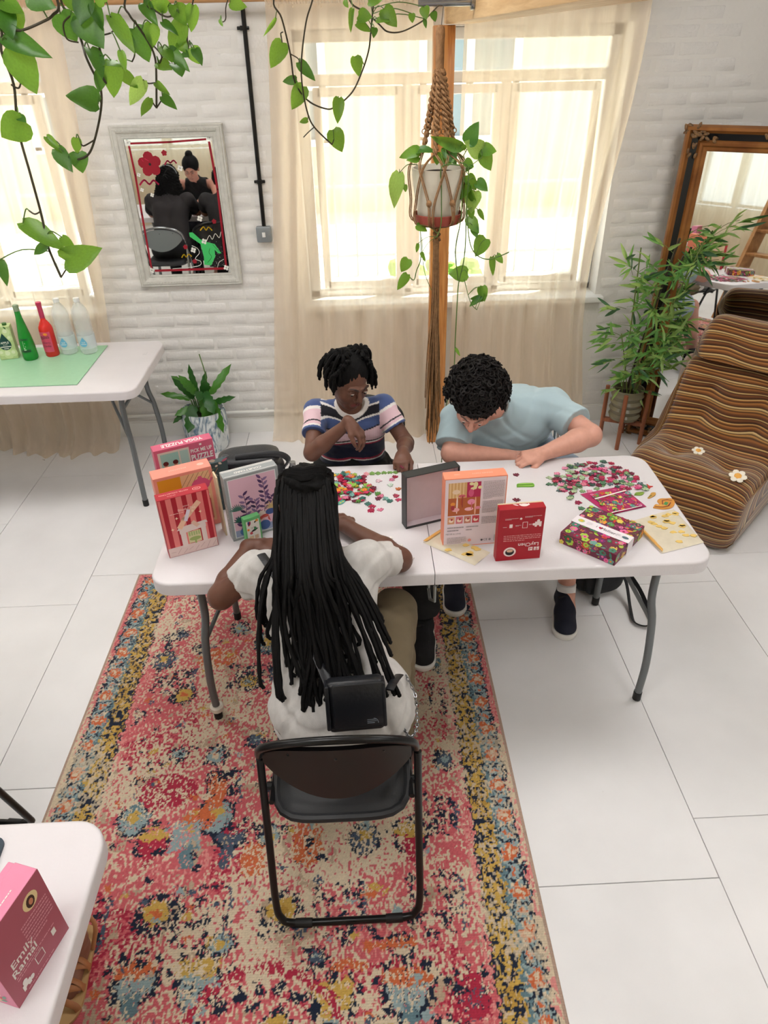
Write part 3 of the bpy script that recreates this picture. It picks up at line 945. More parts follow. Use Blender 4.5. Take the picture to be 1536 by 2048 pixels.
    for e0, w, c in ((.036, .006, 'navy'), (.102, .007, 'navy'), (.100, .010, 'teal'), (.178, .006, 'navy')):
        col[(np.abs(E - e0) < w / 2 + .001) & (fine < .8)] = C[c]
    worn = inb & (fade + (fine - .5) * .7 > .66); col[worn] = col[worn] * .35 + C['cream'] * .65
    col[E0 < .011] = C['bind']
    # woven grain
    col *= (1 + (knot - .5) * .22)[..., None]
    col *= np.where(np.abs(((Y / .0068) % 1) - .5) > .33, .90, 1.02)[..., None]
    Z = .0085 + .0016 * (fine - .5) + .0012 * knot + .0012 * np.sin(Y / .0068 * 2 * pi)
    Z[E0 < .011] = .006
    Z[0, :] = Z[-1, :] = 0; Z[:, 0] = Z[:, -1] = 0
    me = bpy.data.meshes.new('patterned_carpet')
    co = np.stack([X, Y, Z], -1).reshape(-1, 3)
    co[:, 0] -= (xa + xb) / 2; co[:, 1] -= (ya + yb) / 2
    idx = np.arange(nx * ny).reshape(nx, ny)
    q = np.stack([idx[:-1, :-1], idx[1:, :-1], idx[1:, 1:], idx[:-1, 1:]], -1).reshape(-1, 4)
    fast_mesh(me, co, q, np.clip(col.reshape(-1, 3), 0, 1))
    m = mat('woven_wool_pile', (1, 1, 1), .95, attr='Col', bump=(420, .5), spec=.1, sheen=.15)
    o = link_mesh(me, 'patterned_carpet', m, None, ((xa + xb) / 2, (ya + yb) / 2, .0005))
    tag(o, 'faded pink and cream oriental carpet with yellow and navy borders under the puzzle table', 'carpet')

def fast_mesh(me, co, quads, col=None, smooth=True):
    n, f = len(co), len(quads)
    me.vertices.add(n); me.vertices.foreach_set('co', np.asarray(co, np.float32).ravel())
    me.loops.add(f * 4); me.loops.foreach_set('vertex_index', np.asarray(quads, np.int32).ravel())
    me.polygons.add(f)
    me.polygons.foreach_set('loop_start', np.arange(f, dtype=np.int32) * 4)
    me.polygons.foreach_set('use_smooth', np.full(f, smooth))
    if col is not None:
        ca = me.color_attributes.new('Col', 'FLOAT_COLOR', 'POINT')
        c4 = np.ones((n, 4), np.float32); c4[:, :3] = col
        ca.data.foreach_set('color', c4.ravel())
    me.update(); me.validate()
make_rug()

# ================================================================ striped lounge chair
def lounge_chair():
    t = thing('lounge_chair', 'low armless lounge chair upholstered in brown and gold striped velour beside the tall mirror', 'armchair', (1.845, 3.245, 0), radians(-45))
    m = mat('striped_brown_velour', (1, 1, 1), .85, sheen=.5, bump=(90, .12), spec=.15)
    nt = m.node_tree; b = nt.nodes['Principled BSDF']
    at = nt.nodes.new('ShaderNodeAttribute'); at.attribute_name = 'stripe'
    r = nt.nodes.new('ShaderNodeValToRGB'); r.color_ramp.interpolation = 'LINEAR'
    seq = [(0, (62, 36, 22)), (.10, (120, 72, 38)), (.16, (66, 40, 26)), (.20, (214, 176, 112)), (.235, (70, 40, 26)), (.33, (104, 62, 34)), (.40, (150, 96, 46)), (.46, (60, 34, 22)), (.52, (190, 140, 78)), (.555, (74, 44, 26)), (.62, (222, 190, 130)), (.65, (56, 32, 22)), (.74, (124, 76, 38)), (.80, (168, 112, 56)), (.84, (60, 36, 24)), (.90, (140, 88, 44)), (.94, (212, 170, 104)), (.97, (64, 38, 24))]
    el = r.color_ramp.elements
    el[0].position = 0; el[0].color = (*srgb(*seq[0][1]), 1)
    el[1].position = 1; el[1].color = (*srgb(*seq[0][1]), 1)
    for p, c in seq[1:]:
        e = el.new(p); e.color = (*srgb(*c), 1)
    fr = nt.nodes.new('ShaderNodeMath'); fr.operation = 'FRACT'
    mu = nt.nodes.new('ShaderNodeMath'); mu.operation = 'MULTIPLY'; mu.inputs[1].default_value = 1 / .125
    nt.links.new(at.outputs['Fac'], mu.inputs[0]); nt.links.new(mu.outputs[0], fr.inputs[0]); nt.links.new(fr.outputs[0], r.inputs[0])
    nt.links.new(r.outputs[0], b.inputs['Base Color'])
    def cushion(name, prof, w, tufts, r=.05, ends=.05, n_w=34, off=0):
        """prof: outline (y, z) counted round; extruded along x with rounded ends; stripes follow the outline"""
        P = bez([(0, a, b) for a, b in prof] + [(0,) + prof[0]], 6)[:-1]
        n = len(P)
        cy = sum(p.y for p in P) / n; cz = sum(p.z for p in P) / n
        arc = [0]
        for i in range(n): arc.append(arc[-1] + (P[(i + 1) % n] - P[i]).length)
        nor = []
        for i in range(n):
            tv = P[(i + 1) % n] - P[i - 1]; nv = Vector((0, tv.z, -tv.y)).normalized(); nor.append(nv)
        sgn = 1 if sum((P[i] - Vector((0, cy, cz))).dot(nor[i]) for i in range(n)) > 0 else -1
        xs = []
        for j in range(n_w + 1):
            u = -1 + 2 * j / n_w
            xs.append(u)
        vs, fs, st = [], [], []
        for j, u in enumerate(xs):
            e = max(0, (abs(u) - (1 - ends / (w / 2) * 1.6)) / (ends / (w / 2) * 1.6))
            ins = r * (1 - sqrt(max(0, 1 - e * e))) 
            for i in range(n):
                p = P[i] - nor[i] * sgn * ins
                x = u * w / 2
                dpt = 0
                for (tx, ty, tz, td, tr) in tufts:
                    dd = sqrt((x - tx) ** 2 + (p.y - ty) ** 2 + (p.z - tz) ** 2)
                    dpt += td * math.exp(-(dd / tr) ** 1.5)
                p = p - nor[i] * sgn * dpt
                vs.append((x, p.y, p.z))
                st.append(arc[i] + off - dpt * .55 + .006 * sin(x * 14 + arc[i] * 9))
        for j in range(n_w):
            for i in range(n):
                k = (i + 1) % n
                fs.append((j * n + i, j * n + k, (j + 1) * n + k, (j + 1) * n + i))
        base = len(vs)
        for j, jj in ((0, 0), (n_w, n_w)):
            s = -1 if j == 0 else 1
            rings = 8; prev = [j * n + i for i in range(n)]
            for q in range(1, rings + 1):
                cur = []
                for i in range(n):
                    v0 = Vector(vs[j * n + i]); c = Vector((v0.x, cy, cz)); f = 1 - q / rings * .999
                    v = c + (v0 - c) * f; v.x += s * .02 * sin(q / rings * pi / 2)
                    cur.append(len(vs)); vs.append(tuple(v)); st.append(.03 + q / rings * .20)
                for i in range(n):
                    k = (i + 1) % n
                    fs.append((prev[i], prev[k], cur[k], cur[i]) if s > 0 else (prev[k], prev[i], cur[i], cur[k]))
                prev = cur
        me = bpy.data.meshes.new(name); me.from_pydata(vs, [], fs)
        a = me.attributes.new('stripe', 'FLOAT', 'POINT'); a.data.foreach_set('value', st)
        bm = bmesh.new(); bm.from_mesh(me); bmesh.ops.recalc_face_normals(bm, faces=bm.faces); bm.to_mesh(me); bm.free()
        me.polygons.foreach_set('use_smooth', [True] * len(me.polygons))
        return link_mesh(me, name, m, t)
    tf = [(sx, ty, tz, .055, .075) for sx in (-.14, .14) for ty, tz in ((-.12, .37), (.12, .47), (.19, .62))]
    # seat and back: one continuous S-shaped pad
    prof = [(-.37, .02), (-.41, .12), (-.40, .24), (-.35, .335), (-.22, .375), (-.06, .365), (.04, .37), (.10, .43), (.155, .54), (.205, .65), (.26, .715), (.33, .735), (.395, .70), (.385, .62), (.34, .48), (.30, .3), (.31, .12), (.27, .02), (0, .0), (-.25, .0)]
    cushion('seat_and_back', prof, .63, tf, .055, .06, 40)
    cushion('head_cushion', [(.225, .735), (.24, .79), (.285, .87), (.345, .93), (.43, .935), (.475, .88), (.465, .80), (.41, .745), (.31, .72)], .55, [(-.12, .265, .83, .035, .08), (.12, .265, .83, .035, .08)], .045, .05, 30, .05)
    cushion('rear_bolster', [(.33, .10), (.31, .3), (.34, .48), (.38, .60), (.43, .63), (.47, .58), (.46, .45), (.44, .25), (.42, .08), (.37, .06)], .60, [], .05, .05, 26, .03)
    return t
lounge_chair()
def applique(label, c, n, s):
    o = thing('crochet_flower', label, 'flower', c, group=None, rot=Vector(n).to_track_quat('Z', 'Y').to_euler())
    w = mat('white_crochet', srgb(244, 236, 220), .9); y = mat('yellow_crochet', srgb(240, 178, 90), .9)
    for k in range(6):
        a = k * pi / 3
        MB().ball((cos(a) * .024 * s, sin(a) * .024 * s, .003), (.014 * s, .014 * s, .005), 8, 5).build('petal', w, o)
    MB().ball((0, 0, .005), (.016 * s, .016 * s, .006), 10, 6).build('centre', y, o)
# ================================================================ mirrors
M_MIRROR = mat('mirror_glass', (.92, .93, .92), .015, metal=1.0)
M_GREYFR = mat('chalky_grey_frame', srgb(206, 204, 196), .6, noise=(30, .12), bump=(120, .25))
def frame_rails(mb_fn, W, H, prof, mats, parent, names):
    """mitred picture-frame moulding; prof: list of (inset, height) bands -> one part per band material"""
    for bi, (a, b, m, nm) in enumerate(names):
        for side in range(4):
            vs, fs = [], []
            seg = prof[a:b + 1]
            for (ins, hh) in seg:
                hw, hz = W / 2 - ins, H / 2 - ins
                ends = (((-hw, -hz), (hw, -hz)), ((hw, -hz), (hw, hz)), ((hw, hz), (-hw, hz)), ((-hw, hz), (-hw, -hz)))[side]
                for (x, z) in ends: vs.append((x, -hh, z + H / 2))
            for i in range(len(seg) - 1):
                fs.append((2 * i, 2 * i + 1, 2 * i + 3, 2 * i + 2))
            mb_fn(vs, fs, m, nm)
def painted_mirror():
    x0, x1, z0, z1 = -1.305, -.698, 1.0, 1.855
    W, H = x1 - x0, z1 - z0
    t = thing('painted_mirror', 'small grey-framed wall mirror, its glass painted with flowers and a green figure', 'mirror', ((x0 + x1) / 2, WALL_Y - .006, z0))
    prof = [(0, -.0), (0, .018), (.006, .026), (.014, .024), (.018, .029), (.034, .027), (.040, .020), (.056, .015), (.060, .018), (.066, .016), (.068, .006)]
    def put(vs, fs, m, nm): 
        mb = MB(); mb.add(vs, fs); mb.build(nm, m, t, smooth=False)
    frame_rails(put, W, H, prof, None, t, [(0, 10, M_GREYFR, 'frame_rail')])
    rr = random.Random(8)
    lm = MB().ball((0, 0, 0), (.006, .004, .0035), 6, 4).mesh('carved_leaf'); lm.materials.append(M_GREYFR)
    for k in range(30):
        x = -W / 2 + .04 + k * (W - .08) / 29
        for z in (.026, H - .026):
            o = link_mesh(lm, 'carved_leaf', None, t, (x, -.029, z), (0, rr.uniform(-.5, .5), 0))
    g = MB().box((0, -.005, H / 2), (W - .13, .004, H - .13)).build('glass', M_MIRROR, t)
    a = Art((-(x0 + x1) / 2, -.0075, -z0), (1, 0, 0), (0, 0, 1))
    RED, PK, YE, WH, BK, GR = srgb(150, 12, 36), srgb(222, 36, 90), srgb(240, 200, 30), srgb(238, 236, 228), srgb(14, 14, 15), srgb(66, 196, 104)
    a.line([(-1.203, 1.767), (-.996, 1.769), (-.798, 1.778)], .010, RED); a.line([(-1.216, 1.752), (-1.213, 1.608), (-1.219, 1.407), (-1.226, 1.109)], .011, RED)
    a.line([(-1.205, 1.092), (-.8, 1.093)], .013, RED); a.line([(-.782, 1.763), (-.772, 1.527), (-.784, 1.112)], .012, RED)
    a.flower(-1.122, 1.663, .062, RED, BK); a.ell(-1.122, 1.663, .034, .034, RED); a.ell(-1.122, 1.663, .007, .007, BK)
    a.line([(-1.163, 1.69), (-1.155, 1.678)], .002, PK); a.line([(-1.145, 1.692), (-1.125, 1.68)], .002, PK)
    a.flower(-1.034, 1.717, .015, RED, RED); a.ell(-1.034, 1.717, .009, .009, RED)
    def sq(pts, w, col):
        p = bez([(x, z, 0) for x, z in pts], 4); a.line([(q.x, q.y) for q in p], w, col)
    sq([(-1.04, 1.661), (-1.023, 1.678), (-1.009, 1.668), (-.99, 1.679), (-.977, 1.665)], .007, PK); sq([(-1.198, 1.561), (-1.169, 1.585), (-1.145, 1.563), (-1.119, 1.582), (-1.095, 1.562)], .009, PK)
    sq([(-.903, 1.312), (-.883, 1.33), (-.87, 1.312), (-.854, 1.328), (-.837, 1.311)], .006, YE); sq([(-1.036, 1.164), (-1.021, 1.18), (-1.01, 1.166), (-.994, 1.181), (-.979, 1.169)], .006, YE)
    a.poly([(-.865, 1.265), (-.795, 1.25), (-.79, 1.105), (-.88, 1.105)], BK)
    for k in range(46):
        u, v = rr.uniform(-.872, -.795), rr.uniform(1.11, 1.25); a.ell(u, v, .0013, .0013, WH, n=5)
    a.poly([(-.97, 1.301), (-.95, 1.302), (-.911, 1.262), (-.883, 1.248), (-.833, 1.234), (-.801, 1.18), (-.821, 1.181), (-.838, 1.202), (-.84, 1.163), (-.871, 1.113), (-.911, 1.118), (-.907, 1.165), (-.915, 1.236), (-.97, 1.279)], GR)
    sq([(-.865, 1.21), (-.873, 1.185), (-.862, 1.16), (-.89, 1.13)], .0022, BK); sq([(-.845, 1.232), (-.825, 1.205), (-.81, 1.19)], .0018, BK)
    for p in ((-1.219, 1.771), (-.776, 1.785), (-.896, 1.375), (-.891, 1.25), (-.962, 1.203), (-1.226, 1.095), (-.785, 1.097), (-.961, 1.64), (-1.192, 1.535), (-1.141, 1.507), (-1.194, 1.612)):
        s = .016 if p[1] < 1.5 or p[1] > 1.62 else .011
        a.flower(p[0], p[1], s, WH, srgb(180, 176, 170), 4)
    for p in ((-1.005, 1.222), (-.965, 1.139), (-.817, 1.358)): a.flower(p[0], p[1], .013, RED, RED); a.ell(p[0], p[1], .008, .008, RED)
    sq([(-1.049, 1.62), (-1.03, 1.638), (-1.011, 1.64)], .004, BK); sq([(-1.04, 1.589), (-1.054, 1.613), (-1.05, 1.60)], .004, BK); a.line([(-1.02, 1.632), (-1.011, 1.64), (-1.021, 1.648)], .004, BK); a.line([(-1.062, 1.602), (-1.054, 1.613), (-1.043, 1.608)], .004, BK)
    sq([(-.787, 1.299), (-.801, 1.268), (-.821, 1.291), (-.842, 1.26), (-.855, 1.282), (-.876, 1.254)], .003, WH); sq([(-.966, 1.228), (-.936, 1.211), (-.93, 1.185), (-.959, 1.154), (-.929, 1.137), (-.952, 1.111), (-1.102, 1.1)], .003, WH)
    sq([(-.793, 1.146), (-.822, 1.13), (-.836, 1.101)], .003, WH)
    a.build('painted_design', g).parent = t
painted_mirror()

M_GOLD = wood('antique_gold_frame', srgb(172, 116, 62), srgb(124, 74, 36), .32, (1, 1, 1), 5)
MATS['antique_gold_frame'].node_tree.nodes['Principled BSDF'].inputs['Metallic'].default_value = .35
M_BLKFR = mat('black_lacquer', srgb(18, 17, 18), .3)
def tall_mirror():
    W, H = .86, 1.80
    rz = radians(-31)
    c = (1.755 + cos(rz) * W / 2, 4.165 + sin(rz) * W / 2, 0)
    t = thing('tall_mirror', 'tall ornate gold and black framed mirror leaning behind the bamboo plant and lounge chair', 'mirror', c, rot=Euler((radians(-3.5), 0, rz)))
    prof = [(0, -.02), (0, .03), (.012, .05), (.026, .05), (.034, .036), (.040, .030), (.072, .018), (.078, .022), (.086, .026), (.098, .024), (.106, .014), (.122, .012), (.130, .004)]
    def put(vs, fs, m, nm):
        mb = MB(); mb.add(vs, fs); mb.build(nm, m, t, angle=30)
    frame_rails(put, W, H, prof, None, t, [(0, 5, M_GOLD, 'outer_moulding'), (5, 6, M_BLKFR, 'black_cove'), (6, 12, M_GOLD, 'inner_moulding')])
    # carved acanthus corners and crest
    rr = random.Random(2)
    mo = wood('dull_bronze_carving', srgb(150, 112, 70), srgb(74, 50, 30), .45, (3, 3, 3), 25)
    for sx in (-1, 1):
        for sz in (0, 1):
            mb = MB()
            for k in range(26):
                q = rr.random()
                al = rr.random() < .5
                d = rr.random() ** 1.3 * .17
                off = rr.uniform(.015, .075)
                x, z = (off, d) if al else (d, off)
                x = sx * (W / 2 - x); z = z if sz == 0 else H - z
                a = rr.uniform(0, 3.1)
                mb.ball((x, -.036 - rr.uniform(0, .012), z), (.022 * (1 - d * 2), .008, .009), 6, 4, Matrix.Rotation(a, 3, 'Y'))
            mb.build('corner_carving', mo, t)
    for z in (H - .045, .045):
        mb = MB()
        for k in range(12): mb.ball((rr.uniform(-.09, .09), -.034, z + rr.uniform(-.02, .02)), (.02, .007, .008), 6, 4, Matrix.Rotation(rr.uniform(0, 3), 3, 'Y'))
        mb.build('crest_carving', mo, t)
    MB().box((0, .008, H / 2), (W - .02, .02, H - .02)).build('backing_board', mat('backing_board', srgb(120, 90, 60), .8), t)
    MB().box((0, -.006, H / 2), (W - .25, .004, H - .25)).build('glass', M_MIRROR, t)
tall_mirror()

# ================================================================ switch and conduit
ms = mat('grey_metalclad_box', srgb(140, 146, 150), .4, metal=.3)
cd = thing('black_conduit', 'black steel conduit running down the white brick wall to a switch', 'conduit', (-.535, WALL_Y - .014, 0))
MB().tube([(.012, 0, 2.36), (0, 0, 1.325)], .0115, 12).build('tube', M_CHB, cd)
for z in (2.27, 1.56):
    s = MB(); s.rbox((.003, .002, z), (.062, .012, .016), .004, 2)
    s.tube([(.003, -.002, z - .010), (.003, -.002, z + .010)], .015, 12)
    s.build('saddle', M_CHB, cd)
sw = thing('light_switch', 'grey metal-clad light switch at the foot of the black conduit', 'light switch', (-.538, WALL_Y - .02, 1.282))
MB().rbox((0, 0, 0), (.086, .038, .088), .008, 3).build('box', ms, sw)
MB().rbox((0, -.021, 0), (.018, .008, .026), .002, 2).build('rocker', mat('white_rocker', srgb(240, 238, 236), .3), sw)
for x in (-.03, .03): MB().ball((x, -.0195, 0), (.003, .0015, .003), 8, 4).build('screw', M_GALV, sw)

# ================================================================ plants
def leaf_mesh(name, m, kind='heart', fold=.12, droop=.15, seed=0):
    rr = random.Random(seed)
    if kind == 'heart':
        half = [(0, .0), (.22, -.07), (.42, .04), (.5, .22), (.47, .42), (.36, .64), (.18, .85), (0, 1.0)]
    elif kind == 'lance':
        half = [(0, 0), (.22, .08), (.42, .25), (.5, .45), (.4, .68), (.2, .88), (0, 1.0)]
    else:
        half = [(0, 0), (.3, .06), (.42, .16), (.34, .24), (.5, .36), (.40, .46), (.5, .58), (.36, .68), (.40, .78), (.2, .88), (0, 1)]
    vs, fs = [], []
    n = len(half)
    for (x, y) in half:
        z = -droop * y * y
        vs.append((0, y if x or y in (0, 1.0) else y, z))
    for s in (1, -1):
        for (x, y) in half:
            vs.append((s * x, y, -droop * y * y + fold * x + .03 * sin(y * 7 + s + seed)))
    mid = [(0, max(0, y), -droop * y * y) for x, y in half]
    vs[:n] = mid
    for i in range(n - 1):
        fs.append((i, i + 1, n + i + 1, n + i)); fs.append((i + 1, i, 2 * n + i, 2 * n + i + 1))
    mb = MB(); mb.add(vs, fs)
    me = mb.mesh(name, angle=180); me.materials.append(m)
    return me
def leaf_mat(name, c, c2, trans=.35):
    m = mat(name, c, .32, noise=(14, .25))
    nt = m.node_tree; b = nt.nodes['Principled BSDF']
    out = nt.nodes['Material Output']
    tl = nt.nodes.new('ShaderNodeBsdfTranslucent'); tl.inputs[0].default_value = (*c2, 1)
    mx = nt.nodes.new('ShaderNodeMixShader'); mx.inputs[0].default_value = trans
    nt.links.new(b.outputs[0], mx.inputs[1]); nt.links.new(tl.outputs[0], mx.inputs[2]); nt.links.new(mx.outputs[0], out.inputs[0])
    return m
ML1 = leaf_mat('pothos_leaf', srgb(96, 146, 50), srgb(160, 202, 70))
ML2 = leaf_mat('pothos_leaf_dark', srgb(68, 118, 48), srgb(120, 170, 56), .3)
ML3 = leaf_mat('pothos_leaf_variegated', srgb(150, 186, 90), srgb(190, 225, 110))
M_VINE = mat('dark_vine_stem', srgb(66, 60, 44), .6)
M_VINEG = mat('green_vine_stem', srgb(84, 116, 50), .5)
POTHOS = [leaf_mesh('leaf', m, 'heart', f, d, i) for i, (m, f, d) in enumerate([(ML1, .14, .12), (ML1, .3, .2), (ML2, .12, .1), (ML1, -.12, .15), (ML3, .2, .15), (ML2, .32, .2)])]
def place_leaf(me, parent, B, T, w, rr, tilt=.5, nrm=None):
    B, T = Vector(B), Vector(T)
    y = T - B; L = y.length
    if L < 1e-4: return
    y.normalize()
    view = (Vector((0, 0, CAMH)) - B).normalized() if nrm is None else Vector(nrm)
    z = view + Vector((rr.uniform(-tilt, tilt), rr.uniform(-tilt, tilt), rr.uniform(-tilt, tilt) + .2))
    z = (z - y * z.dot(y)).normalized()
    x = y.cross(z)
    M = Matrix((x, y, z)).transposed().to_4x4(); M.translation = B
    M = pmat(parent).inverted() @ M
    o = bpy.data.objects.new('leaf', me); COL.objects.link(o); o.parent = parent
    loc, q, _ = M.decompose()
    o.location = loc; o.rotation_euler = q.to_euler(); o.scale = (w, L, L)
    return o
def vine_plant(t, strands, leaves, seed, r=.0026, up=None):
    rr = random.Random(seed)
    samples = []
    for i, s in enumerate(strands):
        P = [Vector(p) + Vector((0, rr.uniform(-.015, .015) if 0 < k < len(s) - 1 else 0, 0)) for k, p in enumerate(s)]
        if up and i in up: P = [Vector(up[i]), P[0].lerp(Vector(up[i]), .3)] + P
        path = bez(P, 6)
        samples += path
        rad = r if len(s) > 4 else r * .7
        MB().tube(path, rad, 6).build('vine', M_VINE if seed != 5 else M_VINEG, t, world=True)
    pet = MB()
    for L in leaves:
        B, T, w = Vector(L[:3]), Vector(L[3:6]), L[6] * (1.22 if seed < 4 else 1.1); T = B + (T - B) * (1.18 if seed < 4 else 1.08)
        k = rr.random()
        me = POTHOS[0 if k < .3 else 1 if k < .45 else 2 if k < .62 else 3 if k < .8 else 4 if k < .88 else 5]
        place_leaf(me, t, B, T, w, rr, .55)
        near = min(samples, key=lambda s: (s - B).length)
        if .004 < (near - B).length < .16:
            mid = (near + B) / 2 + Vector((0, rr.uniform(-.01, .01), .012))
            pet.tube(bez([near, mid, B], 4), r * .55, 5)
    if pet.v: tag(pet.build('leaf_stalks', M_VINEG, t, world=True), kind='stuff')
